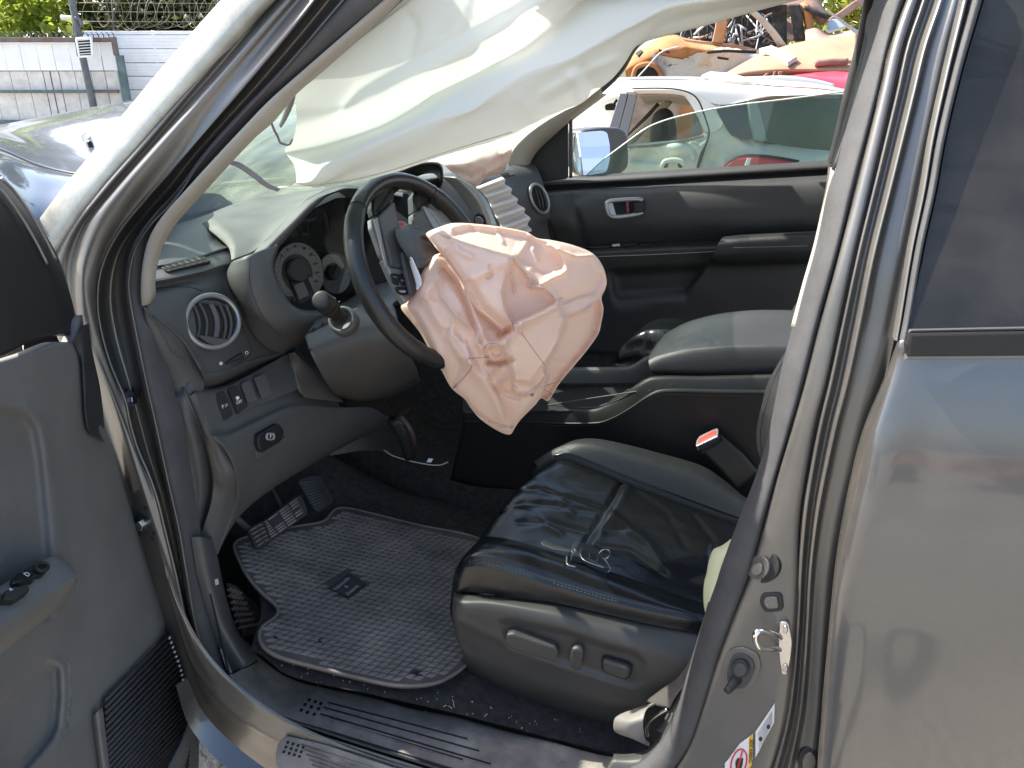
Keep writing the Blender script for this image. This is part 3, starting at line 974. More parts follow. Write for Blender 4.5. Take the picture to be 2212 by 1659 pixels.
stick('switch_boot_top', ell(1602, 1436, 14, 14, 0), bt, .015, 'rubber_grey', ds)
pc, pn = hit(bt, 1596, 1462)
tube('plunger', [pc, pc + pn * .016 + Vector((-.006, 0, -.004)), pc + pn * .03 + Vector((-.012, 0, -.01))], [.009, .008, .006], 'rubber', ds, n=10, k=14)
# striker: plated loop on its screwed-down plate
sc, sn = hit(bt, 1692, 1400)
st = stick('striker', [(1684, 1336), (1704, 1338), (1712, 1380), (1708, 1420), (1700, 1452), (1688, 1450), (1682, 1410), (1682, 1370)], bt, .008, 'steel', car, rnd=12)
a0, a1 = hit(bt, 1690, 1378)[0], hit(bt, 1688, 1402)[0]
n0 = (sn + Vector((0, -.3, 0))).normalized()
def spx(x, y, d):
    return P(x, y, Y=d)
yb = a0.y
tube('striker_loop', [a0, spx(1668, 1369, yb - .02), spx(1645, 1363, yb - .032), spx(1634, 1367, yb - .036), spx(1632, 1382, yb - .036), spx(1638, 1395, yb - .036), spx(1650, 1400, yb - .03), spx(1668, 1402, yb - .02), a1], .0052, 'chrome', st, n=50, k=10)
for yy in (1352, 1436):
    stick('screw', ell(1697, yy, 6, 9), bt, .012, 'steel', st, n if False else None) if False else stick('screw', ell(1697, yy, 6, 9), bt, .011, 'steel', st)
# warning stickers
def sticker(name, px, label):
    return stick(name, px, bt, .0012, 'label', car, bev=.0003, lift=.0015, base=0)
sk = sticker('airbag_sticker', [(1574, 1639), (1598, 1606), (1627, 1584), (1626, 1640), (1600, 1690), (1566, 1690), (1566, 1648)], '')
c, n_ = fit(bt, [(1574, 1639), (1627, 1584), (1626, 1640), (1570, 1690)])
kpl = (c + n_ * .003, n_)
plate('yellow_band', [(1618, 1592), (1626, 1586), (1625, 1650), (1617, 1662)], kpl, .0006, 'yellow_print', sk, bev=.0001)
tube('prohibition_ring', [PP(x, y, kpl) + n_ * .001 for x, y in ell(1596, 1648, 16, 31, 14, 28)], .0013, 'red_print', sk, n=40, k=6, closed=True)
tube('prohibition_bar', [PP(1604, 1622, kpl) + n_ * .001, PP(1589, 1676, kpl) + n_ * .001], .0013, 'red_print', sk, n=8, k=6)
plate('child_silhouette', [(1588, 1646), (1594, 1636), (1600, 1640), (1606, 1636), (1604, 1652), (1598, 1672), (1590, 1668)], kpl, .0007, 'black_print', sk, bev=.0001, rnd=4)
text_on('sticker_lettering', 'SIDE AIRBAG', (1622, 1622), None, .0085, 'black_print', sk, along=(1621.2, 1640), plane_=(kpl[0] + n_ * .0012, n_))
sk2 = sticker('tyre_sticker', [(1632, 1580), (1674, 1518), (1672, 1560), (1632, 1636)], '')
c2_, n2_ = fit(bt, [(1632, 1580), (1674, 1518), (1672, 1560), (1632, 1636)])
k2 = (c2_ + n2_ * .003, n2_)
for yy in np.linspace(0.12, 0.9, 7):
    a = (1636 + 4 * yy, 1580 + 48 * yy)
    b = (1668, 1532 + 30 * yy)
    plate('print_line', [a, b, (b[0], b[1] + 1.6), (a[0], a[1] + 1.6)], k2, .0006, 'grey_print', sk2, bev=.0001)
for e in ((1643, 1596), (1660, 1570)):
    plate('print_wheel', ell(e[0], e[1], 4, 5, 0, 10), k2, .0008, 'black_print', sk2, bev=.0001)
# plug in the lower corner of the door gap
pb = stick('pillar_plug', ell(1745, 1640, 22, 30, 10), bt, .004, 'rubber', car)
stick('plug_cap', ell(1747, 1642, 15, 22, 10), bt, .006, 'jamb', pb)

# ------------------------------------------------------------------ rear door
EL = [(1951, 735), (1948, 765), (1930, 829), (1890, 942), (1868, 1029), (1843, 1129), (1825, 1215), (1813, 1290), (1805, 1370), (1797, 1480), (1790, 1580), (1785, 1660), (1780, 1760)]
EO = [(1940, 738), (1930, 765), (1906, 829), (1874, 904), (1854, 967), (1834, 1054), (1814, 1160), (1804, 1230), (1797, 1300), (1788, 1400), (1778, 1510), (1768, 1640), (1762, 1760)]
rd = []
for f in np.linspace(0, 1, 13):
    px = [(a[0] + f * (3300 - a[0] * 1.0) if f > 0 else a[0], a[1] + f * (8 if i == 0 else 0)) for i, a in enumerate(EL)]
    # body side swells gently between belt and sill
    rd.append([P(x, y, Y=.0 - .05 * sin(pi * min(1, max(0, (y - 760) / 1100))) - .006 * f) for x, y in px])
rdoor = loft('rear_door', [cY(EO, .052, .05), cY([(a[0] * .45 + b[0] * .55, a[1] * .45 + b[1] * .55) for a, b in zip(EO, EL)], .012, .0), rd[0]] + rd[1:], 70, 60, 'door_paint', car, t=.004)
# folded front edge of the door shell
loft('door_edge', [cY(EO, .050, .048), cY([(x - 1, y) for x, y in EO], .075, .072), cY([(x + 4, y) for x, y in EO], .12, .11)], 50, 7, 'jamb', rdoor)
rt = bvh_of(rdoor)
# belt moulding, window, window frame
mou = plate('belt_moulding', [(1958, 716), (3300, 690), (3300, 758), (1955, 766), (1952, 740)], plane(P(2000, 740, Y=-.004), (0.05, -1, .12)), .014, 'dark', rdoor, bev=.004)
plate('moulding_lip', [(1953, 764), (3300, 756), (3300, 768), (1952, 776)], plane(P(2000, 768, Y=-.006), (0, -1, .3)), .008, 'jamb', rdoor, bev=.003)
plate('moulding_top', [(1962, 712), (3300, 684), (3300, 695), (1961, 720)], plane(P(2000, 716, Y=-.004), (0, -1, .5)), .008, 'rubber_grey', rdoor, bev=.003)
wq = [(2113, -40), (2112, 12), (2098, 90), (2070, 210), (2026, 412), (1993, 567), (1961, 712)]
wpl = plane3(P(1961, 712, Y=.012), P(2112, 12, Y=.165), P(2400, 700, Y=.012))
win = mesh_obj('rear_window', [PP(x, y, wpl) for x, y in [(2118, -60), (3400, -60), (3300, 700), (1961, 716)]], [(0, 1, 2, 3)], 'glass_dark', rdoor, smooth=False)
thick(win, .004)
fo = [(2077, -40), (2066, 12), (2034, 150), (2002, 300), (1984, 412), (1958, 540), (1932, 700), (1926, 733)]
for nm, d0, d1, yv, m_ in (('window_frame', 8, 22, (.165, .02), 'jamb'), ('window_gap', 20, 34, (.18, .034), 'void'), ('window_seal', 30, 52, (.162, .012), 'rubber_grey'), ('window_lip', 50, 62, (.168, .016), 'gloss')):
    k = [1, .95, .8, .72, .68, .64, .62, .6]
    a = [(x + d0 * s * 1.05, y) for (x, y), s in zip(fo, k)]
    b = [(x + d1 * s * 1.05, y) for (x, y), s in zip(fo, k)]
    c_ = [((p[0] + q_[0]) / 2, p[1]) for p, q_ in zip(a, b)]
    loft(nm, [offs(cY(a, *yv), 0, .012), cY(a, *yv), [p + Vector((0, -.006, 0)) for p in cY(c_, *yv)], cY(b, *yv), offs(cY(b, *yv), 0, .012)], 40, 13, m_, rdoor)
# rest of the far body so that nothing is open from a step aside
mesh_obj('roof_panel', [(-.42, .30, 1.83), (2.2, .28, 1.9), (2.2, 1.70, 1.9), (-.42, 1.68, 1.83), ], [(0, 1, 2, 3)], 'paint', car, flip=False)
# ================================================================== pixel helpers for relief work
def proj_np(g):
    p = np.asarray(g, float).reshape(-1, 3) - np.array(C0)
    r, u, f = np.array(_R), np.array(_UP), np.array(_FW)
    z = p @ f
    return 1106 + 1661 * (p @ r) / z, 829.5 - 1661 * (p @ u) / z

def relief(g, items):
    """raise (+) or sink (-) a surface grid along folds, flaps and seams; sizes are read in survey units"""
    sh = g.shape
    x, y = proj_np(g)
    h = np.zeros(x.shape)
    for it in items:
        k = it[0]
        if k == 'ridge':                  # poly, height, width left, width right, power
            _, poly, a, wl, wr = it[:5]
            d, s = seg_dist(x, y, poly)
            w = np.where(s < 0, wl, wr)
            q = d / w
            h += a * (np.exp(-q) if len(it) > 5 and it[5] == 'sharp' else np.exp(-q * q))
        elif k == 'flap':                 # polygon, height, softness
            _, poly, a, soft = it
            d, s = seg_dist(x, y, list(poly) + [poly[0]])
            ins = in_poly(x, y, poly)
            v = np.clip(np.where(ins, d, -d) / soft * 0.5 + 0.5, 0, 1)
            h += a * v * v * (3 - 2 * v)
        elif k == 'bump':                 # cx, cy, rx, ry, height
            _, cx, cy, rx, ry, a = it
            h += a * np.exp(-((x - cx) / rx)**2 - ((y - cy) / ry)**2)
    p = g.reshape(-1, 3)
    d = np.array(C0) - p
    d /= np.linalg.norm(d, axis=1)[:, None]
    return (p + d * h[:, None]).reshape(sh)

# ================================================================== DASHBOARD
dash = loft('dashboard', [
    cX([(318, 540), (345, 505), (372, 488), (415, 474), (470, 455), (537, 430)], -1.26),
    cX([(318, 560), (345, 530), (380, 515), (420, 505), (450, 500), (490, 515)], -1.13, -1.13),
    cX([(318, 582), (345, 574), (400, 560), (440, 549), (475, 538), (496, 533)], -1.04),
    cX([(318, 586), (345, 578), (400, 564), (440, 553), (475, 542), (496, 537)], -1.034),
    cX([(318, 606), (345, 603), (400, 592), (440, 583), (475, 572), (500, 566)], -1.0),
    cX([(318, 612), (345, 608), (400, 597), (440, 588), (475, 578), (500, 573)], -1.0),
    cX([(318, 622), (345, 617), (400, 607), (440, 600), (475, 595), (496, 592)], -1.02, -1.0),
    cX([(316, 640), (345, 636), (400, 628), (440, 625), (475, 625), (500, 630)], -1.0, -.985),
    cX([(318, 668), (350, 670), (400, 668), (450, 665), (495, 668), (528, 675)], -.985, -.97),
    cX([(345, 688), (380, 712), (420, 720), (470, 715), (520, 712), (556, 726)], -.975, -.955),
    cX([(385, 720), (412, 755), (440, 768), (490, 765), (545, 752), (590, 755)], -.965, -.945),
    cX([(412, 752), (430, 790), (450, 800), (500, 790), (553, 770), (620, 757)], -.955, -.94),
    cX([(432, 792), (437, 808), (455, 812), (500, 798), (553, 778), (632, 760)], -.95, -.935),
    cX([(436, 815), (440, 826), (455, 830), (500, 815), (553, 792), (640, 768)], -.965, -.95),
    cX([(440, 830), (445, 838), (460, 842), (505, 826), (556, 803), (645, 775)], -1.0, -.99),
], 60, 57, 'dash', car)
thick(dash, .004)

# dash hood over the instruments (soft pad in the sun) and the binnacle
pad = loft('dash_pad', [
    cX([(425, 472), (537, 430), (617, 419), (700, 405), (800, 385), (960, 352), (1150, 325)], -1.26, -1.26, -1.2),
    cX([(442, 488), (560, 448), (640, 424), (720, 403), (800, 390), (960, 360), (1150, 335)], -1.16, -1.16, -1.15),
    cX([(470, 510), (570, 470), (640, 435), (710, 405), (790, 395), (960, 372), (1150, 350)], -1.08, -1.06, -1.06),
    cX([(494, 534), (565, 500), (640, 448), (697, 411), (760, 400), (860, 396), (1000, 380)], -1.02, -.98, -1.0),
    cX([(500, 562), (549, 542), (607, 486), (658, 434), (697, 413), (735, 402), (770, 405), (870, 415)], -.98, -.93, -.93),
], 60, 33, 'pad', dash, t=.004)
loft('binnacle_rim', [
    cX([(545, 550), (549, 544), (607, 487), (658, 435), (697, 414), (735, 403), (770, 406), (870, 416)], -.932, -.93),
    cX([(560, 546), (572, 538), (629, 480), (680, 430), (712, 416), (742, 404), (775, 406), (870, 420)], -.905, -.90),
    cX([(590, 535), (600, 529), (650, 471), (700, 424), (726, 413), (748, 408), (780, 409), (870, 426)], -.90, -.89),
    cX([(596, 536), (606, 530), (656, 473), (704, 427), (728, 416), (750, 411), (780, 412), (870, 429)], -.91, -.90),
], 50, 19, 'dash2', dash)
cheek = loft('binnacle', [
    cX([(500, 566), (488, 592), (492, 618), (511, 653), (540, 712), (575, 752), (620, 764), (650, 745), (664, 722)], -1.0, -.95, -.93),
    cX([(508, 562), (503, 592), (508, 622), (526, 660), (556, 705), (595, 738), (630, 742), (662, 726), (690, 706)], -.955, -.92, -.9),
    cX([(527, 555), (530, 595), (540, 640), (560, 680), (590, 708), (625, 722), (655, 722), (690, 706), (730, 684)], -.915, -.885, -.87),
    cX([(562, 541), (558, 585), (570, 632), (588, 665), (610, 690), (640, 700), (670, 700), (710, 690), (755, 670)], -.895, -.865, -.85),
    cX([(594, 531), (582, 576), (596, 622), (606, 645), (622, 668), (645, 681), (680, 683), (715, 676), (770, 655)], -.888, -.86, -.85),
    cX([(600, 529), (588, 576), (601, 618), (611, 640), (626, 661), (648, 674), (682, 676), (715, 670), (772, 648)], -.895, -.868, -.86),
    cX([(604, 530), (592, 576), (605, 616), (615, 637), (630, 657), (650, 668), (682, 670), (715, 664), (772, 640)], -.94, -.92, -.91),
], 60, 33, 'dash', dash)
thick(cheek, .003)

# instruments
clus_pl = plane(P(650, 590, X=-.965), (.93, -.25, .34))
clus = plate('instrument_cluster', [(575, 520), (652, 462), (725, 428), (880, 418), (900, 640), (760, 700), (640, 720), (590, 640)], plane(P(650, 590, X=-.985), (.93, -.25, .34)), .003, 'void', car)
dial_m = mat('pale_dial', (0.32, 0.32, 0.31), 0.6)
dial_dk = mat('dial_grey', (0.075, 0.075, 0.075), 0.6)
spd = plate('speed_dial', ell(645, 588, 52, 64, -12, 28), clus_pl, .004, dial_m, clus)
o_, n_ = clus_pl
up4 = (o_ + n_ * .0045, n_)
plate('dial_inner', ell(642, 590, 33, 42, -12, 24), up4, .001, dial_dk, spd, bev=.0003)
hubp = (o_ + n_ * .006, n_)
plate('dial_hub', ell(638, 585, 21, 26, -12, 24), hubp, .016, 'dash', spd, bev=.003)
plate('trip_display', [(622, 604), (662, 590), (684, 640), (643, 660)], up4, .006, 'dark', clus, rnd=6)
plate('display_screen', [(634, 616), (656, 608), (668, 638), (646, 648)], (o_ + n_ * .0105, n_), .001, dial_m, clus, rnd=3)
plate('display_screen', [(664, 600), (672, 597), (686, 628), (678, 632)], (o_ + n_ * .0105, n_), .001, dial_m, clus, rnd=2)
for k, (tx, lx, ly) in enumerate((('20', 607, 553), ('40', 621, 540), ('60', 637, 533), ('80', 657, 537), ('100', 671, 551), ('120', 680, 570), ('140', 683, 590), ('160', 681, 608))):
    text_on('dial_number', tx, (lx, ly), None, .0105, 'black_print', spd, along=(lx + 10, ly - 3.5), plane_=(o_ + n_ * .0045, n_))
rng_ = np.random.default_rng(7)
for a in np.linspace(140, 400, 27):
    a_ = radians(a)
    q0, q1 = (645 + 48 * cos(a_), 588 + 60 * sin(a_)), (645 + 43.5 * cos(a_), 588 + 54 * sin(a_))
    tube('dial_tick', [PP(*q0, up4), PP(*q1, up4)], .0006, 'black_print', spd, n=2, k=4)
fuel = plate('gauge', ell(722, 590, 34, 46, -10, 24), clus_pl, .003, dial_dk, clus)
plate('gauge_band', [(694, 560), (712, 548), (732, 552), (744, 575), (738, 582), (722, 566), (706, 572), (700, 590)], up4, .001, dial_m, fuel, bev=.0003, rnd=6)
plate('gauge_hub', ell(716, 590, 14, 16, 0, 18), hubp, .012, 'void', fuel, bev=.002)
tube('reset_knob', [PP(630, 645, hubp), PP(619, 648, (o_ + n_ * .03, n_))], .006, 'gloss', clus, n=6, k=14)
lens = mesh_obj('cluster_lens', [P(x, y, X=xx) for x, y, xx in [(570, 520, -.93), (720, 390, -.93), (900, 390, -.93), (900, 640, -.91), (760, 690, -.91), (600, 660, -.915)]], [(0, 1, 2, 3, 4, 5)], 'glass_clear', clus, smooth=False)

# side vent
dt = bvh_of(dash, cheek)
vc, vn = fit(dt, ell(458, 694, 40, 35))
vn = (vn + Vector((0.1, -.35, .1))).normalized()
vpl = (vc + vn * .013, vn)
vent = thing('air_vent', None, None)if False else None
ring_px = ell(458, 694, 58, 56, 28, 36)
vent = tube('air_vent', [PP(x, y, (vpl[0] + vn * .004, vn)) for x, y in ring_px], .0055, 'silver', car, n=60, k=10, closed=True)
plate('vent_bowl', ell(458, 694, 55, 53, 28, 36), (vpl[0] + vn * .001, vn), .0015, 'dark', vent)
lowpl = (vpl[0] + vn * .003, vn)
plate('vent_lip', [(425, 724), (450, 727), (478, 732), (497, 733), (484, 746), (466, 748), (446, 741)], lowpl, .005, 'dash2', vent, rnd=6)
plate('vent_lip', [(416, 653), (440, 648), (470, 652), (495, 664), (480, 660), (455, 655), (430, 655)], lowpl, .004, 'dash', vent, rnd=4)
for k, (xt, xb, w, hh) in enumerate(((413, 424, 3, 0), (428, 441, 3.5, 0), (452, 463, 9, 1), (471, 480, 3.5, 0), (484, 491, 3.5, 0))):
    pts = []
    for u in np.linspace(0, 1, 9):
        x = xt + (xb - xt) * u + 9 * sin(pi * u)
        y = 655 + 74 * u + (3 if k > 2 else 0)
        pts.append((x, y))
    a = [PP(x - w / 2, y, lowpl) + vn * .001 for x, y in pts]
    b = [PP(x + w / 2, y, lowpl) + vn * .006 for x, y in pts]
    c_ = [PP(x + w / 2 + 3, y, lowpl) - vn * .004 for x, y in pts]
    loft('vent_slat', [a, b, c_], 16, 9, 'dash2' if hh else 'dash', vent, t=.0012)
# vent wheel below
th = stick('vent_wheel', [(484, 784), (520, 762), (525, 775), (488, 788)], dt, .004, 'rubber', car, rnd=3)
for u in np.linspace(.1, .9, 12):
    x, y = 485 + 35 * u, 785 - 21.5 * u
    line_on('wheel_rib', [(x, y - 1), (x + 3.2, y + 4)], dt, .0006, 'dash2', th, n=3, k=4, lift=.0045)
stick('vent_mark', ell(477, 785, 3.4, 4, 0, 12), dt, .0012, 'white_print', th, bev=.0003, base=0)
pc = [hit(dt, x, y)[0] + hit(dt, x, y)[1] * .001 for x, y in ell(532, 762, 3.0, 3.4, 0, 14)]
tube('vent_mark', pc, .0008, 'white_print', th, n=20, k=6, closed=True)
# parting lines of the vent panel
line_on('panel_seam', [(331, 624), (370, 620), (410, 621), (437, 628)], dt, .0009, 'void', dash, lift=.0)
line_on('panel_seam', [(520, 700), (540, 745), (543, 760), (535, 772), (500, 790)], dt, .0007, 'void', dash, lift=.0)
line_on('panel_seam', [(540, 560), (540, 610), (556, 660), (580, 700), (610, 728)], bvh_of(cheek), .0006, 'void', dash, lift=.0)
# slim defroster slot
dv = stick('defroster_vent', [(343, 577), (433, 551), (457, 566), (360, 590)], dt, .003, 'dark', car, rnd=5)
c, n_ = fit(dt, [(343, 577), (433, 551), (457, 566), (360, 590)])
dpl = (c + n_ * .0035, n_)
plate('vent_slot', [(349, 578), (432, 554), (450, 565), (362, 587)], dpl, .0006, 'void', dv, rnd=3, bev=.0002)
tube('vent_bar', [PP(354, 583, dpl) + n_ * .001, PP(444, 559, dpl) + n_ * .001], .0008, 'dash2', dv, n=3, k=5)
for u in np.linspace(.12, .9, 6):
    tube('vent_bar', [PP(349 + 83 * u, 578 - 24 * u, dpl) + n_ * .0009, PP(362 + 88 * u, 587 - 22 * u, dpl) + n_ * .0009], .0008, 'dash2', dv, n=3, k=5)

# dash end cap and its moulded rims
cap = loft('dash_end_cap', [
    cX([(311, 662), (318, 672), (350, 690), (385, 725), (412, 757), (434, 795), (442, 815), (440, 850), (436, 872), (444, 905), (464, 970), (476, 1042), (468, 1092), (442, 1160)], -.985, -.965, -.958, -.972, -.99, -1.01),
    cX([(309, 670), (313, 690), (330, 720), (355, 760), (385, 800), (400, 820), (405, 835), (398, 852), (398, 875), (405, 910), (425, 970), (436, 1042), (432, 1092), (420, 1150)], -.995, -.98, -.97, -.965, -.97, -.99),
    cX([(305, 680), (310, 720), (318, 770), (328, 810), (335, 840), (342, 855), (345, 862), (350, 885), (358, 910), (366, 945), (380, 1000), (392, 1060), (400, 1110), (408, 1160)], -1.02, -1.02, -1.02, -1.02, -1.02, -1.03),
], 60, 21, 'dash', car)
thick(cap, .003)
ct = bvh_of(cap)
line_on('cap_rim', [(322, 682), (350, 705), (380, 742), (405, 780), (418, 806), (414, 822), (403, 830)], ct, .0028, 'dash2', cap, lift=.0, n=50, flat=.7)
line_on('cap_rim', [(316, 664), (350, 682), (387, 716), (414, 750), (434, 788), (438, 806)], ct, .0016, 'dash2', cap, lift=.001, n=40)

# ------------------------------------------------------------------ lower dash: switch panel and knee bolster
kb = loft('knee_bolster', [
    cX([(424, 842), (460, 838), (505, 822), (560, 800), (640, 768)], -.985, -.965),
    cX([(421, 848), (460, 846), (505, 830), (560, 806), (642, 771)], -.955, -.94),
    cX([(436, 890), (470, 882), (520, 862), (600, 826), (684, 800)], -.945, -.925),
    cX([(455, 932), (490, 928), (545, 902), (630, 866), (728, 866)], -.93, -.905),
    cX([(462, 945), (500, 940), (560, 914), (640, 884), (740, 880)], -.915, -.89),
    cX([(490, 972), (520, 970), (580, 955), (660, 925), (800, 880)], -.905, -.885),
    cX([(508, 1018), (540, 1010), (600, 990), (690, 950), (828, 895)], -.905, -.885),
    cX([(512, 1060), (545, 1048), (600, 1025), (690, 980), (850, 905)], -.92, -.90),
    cX([(502, 1110), (535, 1085), (590, 1052), (690, 992), (870, 898)], -.945, -.93),
    cX([(468, 1200), (510, 1125), (575, 1065), (690, 995), (890, 880)], -.97, -1.0),
], 60, 46, 'dash2', car)
g = np.array([v.co for v in kb.data.vertices])
thick(kb, .003)
# outer cheek of the bolster, between the end cap and the panel edge
ck = loft('bolster_cheek', [
    cX([(421, 848), (436, 890), (456, 932), (492, 972), (510, 1018), (513, 1060), (503, 1110), (468, 1200)], -.953, -.93, -.905, -.945, -.968),
    cX([(411, 854), (426, 890), (443, 932), (470, 975), (485, 1022), (487, 1062), (478, 1112), (450, 1186)], -.960, -.94, -.915, -.95, -.973),
    cX([(400, 842), (420, 890), (436, 928), (449, 972), (461, 1035), (460, 1062), (453, 1098), (432, 1160)], -.968, -.955, -.948, -.958, -.985)], 50, 15, 'dash2', kb)
line_on('cap_rim', [(395, 836), (408, 868), (425, 905), (437, 940), (448, 975), (458, 1020), (459, 1050), (452, 1090), (441, 1125), (430, 1152)], bvh_of(cap, ck), .003, 'dash2', cap, lift=.0, n=60, flat=.6)
kt = bvh_of(kb, ck)
line_on('panel_edge', [(422, 849), (436, 890), (456, 933), (490, 972), (509, 1018), (512, 1060), (502, 1110), (469, 1198)], kt, .0022, 'dash', kb, lift=-.0006, n=60)
# switch row
sp_ = stick('switch_panel', [(430, 856), (470, 848), (620, 764), (632, 800), (642, 842), (545, 880), (487, 916)], kt, .0035, 'dash', car, rnd=8)
spc, spn = fit(kt, [(430, 856), (620, 764), (642, 842), (487, 916)])
swp = (spc + spn * .0035, spn)
def sw(name, px, m_='dark', h=.004, par=None, **k):
    return plate(name, px, swp, h, m_, par or sp_, rnd=5, bev=.001, **k)
s1 = sw('parking_sensor_switch', [(459, 852), (482, 844), (502, 896), (482, 911)])
s2 = sw('stability_switch', [(491, 841), (510, 833), (533, 878), (512, 896)])
sw('blank_switch', [(520, 829), (540, 820), (556, 866), (536, 874)], 'dash', .0015)
sw('blank_switch', [(548, 816), (572, 806), (588, 852), (566, 862)], 'dash', .0015)
swt = (swp[0] + spn * .0042, spn)
text_on('switch_symbol', 'P', (481, 879), None, .011, 'white_print', sp_, along=(491, 875), plane_=swt)
for k in range(3):
    tube('switch_symbol', [PP(486 + 2.2 * k, 873 - k, swt) , PP(488 + 2.4 * k, 880 - k * 2, swt)], .0005, 'white_print', sp_, n=3, k=4)
text_on('switch_symbol', 'OFF', (516, 869), None, .009, 'white_print', sp_, along=(524, 865.5), plane_=swt)
plate('switch_symbol', [(508, 858), (514, 855), (518, 860), (512, 864)], swt, .0006, 'white_print', sp_, bev=.0001, rnd=2)
tube('switch_symbol', [PP(x, y, swt) for x, y in ((511, 866), (514, 863), (512, 862), (516, 859))], .0006, 'white_print', sp_, n=10, k=4)
# park brake release pull
pbr = stick('handle_recess', [(551, 930), (593, 908), (604, 906), (622, 934), (617, 958), (600, 972), (556, 994), (550, 970)], kt, .002, 'dash', car, rnd=14)
pc_, pn_ = fit(kt, [(551, 930), (593, 908), (617, 950), (556, 990)])
plate('recess_lip', [(556, 976), (598, 955), (616, 940), (612, 960), (598, 970), (560, 990)], (pc_ + pn_ * .001, pn_), .004, 'dash2', pbr, rnd=6)
hp = plate('brake_release_handle', [(549, 938), (592, 913), (606, 930), (598, 954), (556, 978), (548, 960)], (pc_ + pn_ * .002, pn_), .012, 'dark', pbr, rnd=7, bev=.003)
hpl = (pc_ + pn_ * .0143, pn_)
text_on('brake_symbol', 'P', (584, 943), None, .013, 'white_print', pbr, along=(592, 939), plane_=hpl)
tube('brake_symbol', [PP(x, y, hpl) for x, y in ell(584, 943, 6.6, 7.4, 0, 16)], .0006, 'white_print', pbr, n=24, k=4, closed=True)
for s in (-1, 1):
    tube('brake_symbol', [PP(584 + s * 9.4 * cos(a), 943 + 9.8 * sin(a), hpl) for a in np.linspace(-.9, .9, 7)], .0006, 'white_print', pbr, n=12, k=4)
# raised side of the panel towards the column
loft('bolster_side', [cX([(620, 764), (632, 800), (644, 842), (660, 860)], -.925, -.90), cX([(640, 762), (668, 790), (710, 836), (735, 868)], -.90, -.885), cX([(642, 758), (672, 786), (716, 832), (742, 866)], -.97, -.95)], 24, 11, 'dash2', kb, t=.003)

# ------------------------------------------------------------------ steering column, wheel, stalk
col = loft('column_shroud', [
    cX([(690, 676), (740, 655), (800, 618), (880, 600)], -.90, -.86),
    cX([(676, 700), (735, 676), (790, 645), (880, 630)], -.84, -.80),
    cX([(662, 722), (720, 694), (769, 662), (850, 655)], -.82, -.76),
    cX([(660, 730), (722, 702), (775, 672), (855, 670)], -.815, -.74),
    cX([(672, 762), (730, 745), (795, 725), (865, 715)], -.79, -.70),
    cX([(690, 800), (750, 795), (820, 780), (885, 765)], -.79, -.70),
    cX([(708, 832), (765, 835), (835, 822), (900, 795)], -.81, -.74),
    cX([(722, 850), (780, 858), (845, 845), (905, 815)], -.86, -.80),
    cX([(735, 860), (790, 868), (850, 855), (910, 825)], -.95, -.9),
], 40, 40, 'dash2', car)
thick(col, .003)
cot = bvh_of(col)
line_on('shroud_seam', [(661, 722), (700, 703), (725, 690), (769, 662)], cot, .0022, 'void', col, lift=.0, n=20)
for u in (.12, .3, .48):
    x, y = 661 + 108 * u, 722 - 60 * u
    stick('shroud_clip', [(x, y - 3), (x + 6, y - 6), (x + 8, y - 1), (x + 2, y + 2)], cot, .003, 'void', col)
stk0, stk1 = P(736, 688, Y=.40), P(716, 668, Y=.355)
stk2 = P(692, 646, Y=.305)
stalk = tube('light_stalk', [stk0, stk1], [.0145, .0125], 'dark', car, n=8, k=20)
ax = (stk2 - stk1).normalized()
def rings(name, c0, ax, prof, m_, par, k=28):
    u = ax.orthogonal().normalized()
    v = ax.cross(u)
    V, F = [], []
    for (d, r) in prof:
        for j in range(k):
            a = 2 * pi * j / k
            V.append(c0 + ax * d + u * (r * cos(a)) + v * (r * sin(a)))
    for i in range(len(prof) - 1):
        for j in range(k):
            F.append((i * k + j, i * k + (j + 1) % k, (i + 1) * k + (j + 1) % k, (i + 1) * k + j))
    F.append(tuple(range((len(prof) - 1) * k, len(prof) * k)))
    o = mesh_obj(name, V, F, m_, par, True, flip=False)
    return o
Lk = (stk2 - stk1).length
rings('stalk_knob', stk1, ax, [(-.004, .012), (0, .0185), (Lk * .35, .0195), (Lk * .36, .0185), (Lk * .40, .0185), (Lk * .41, .0198), (Lk * .55, .0198), (Lk * .57, .0188), (Lk * .93, .0182), (Lk * .98, .0165), (Lk, .0125)], 'dark', stalk)
cl = rings('stalk_collar', stk0 - ax * .012, ax, [(-.02, .030), (0, .030), (.008, .028), (.009, .022), (.0, .020)], 'dash', stalk)
for s, q in (('O', (722, 645)), ('=', (733, 652)), ('*', (727, 658))):
    text_on('stalk_symbol', s, q, None, .007, 'white_print', stalk, along=(q[0] + 5, q[1] - 6), plane_=(stk1 + ax * Lk * .2 + Vector((.012, -.010, .014)), Vector((.5, -.7, .5)).normalized()))

WC, WT, WP = Vector((-.552, .463, 1.236)), .488, -.249
wn_ = Vector((cos(WT) * cos(WP), cos(WT) * sin(WP), sin(WT)))
wu = wn_.cross(Vector((0, 0, 1))).normalized()      # towards the driver's left... sign settled below
wv = wu.cross(wn_) * 1.0
if wv.z < 0: wv = -wv
WR = .1895
def W(x, y, z=0):
    return WC + wu * x + wv * y + wn_ * z
sw_root = bpy.data.objects.new('steering_wheel', None)
COL.objects.link(sw_root)
attach(sw_root, car)
sw_root.location = Vector(WC) - car.location
nr, kr = 128, 22
V = []
for i in range(nr):
    a = 2 * pi * i / nr
    for j in range(kr):
        b = 2 * pi * j / kr
        rr = .0185 + .0012 * (abs(sin(a)) < .72)
        V.append(W((WR + rr * .86 * cos(b)) * cos(a), (WR + rr * .86 * cos(b)) * sin(a), rr * sin(b)))
rim = mesh_obj('rim', V, grid_faces(kr, nr, True, True), 'rim', sw_root, flip=False)
rim.data.materials.append(M['rim_gloss'])
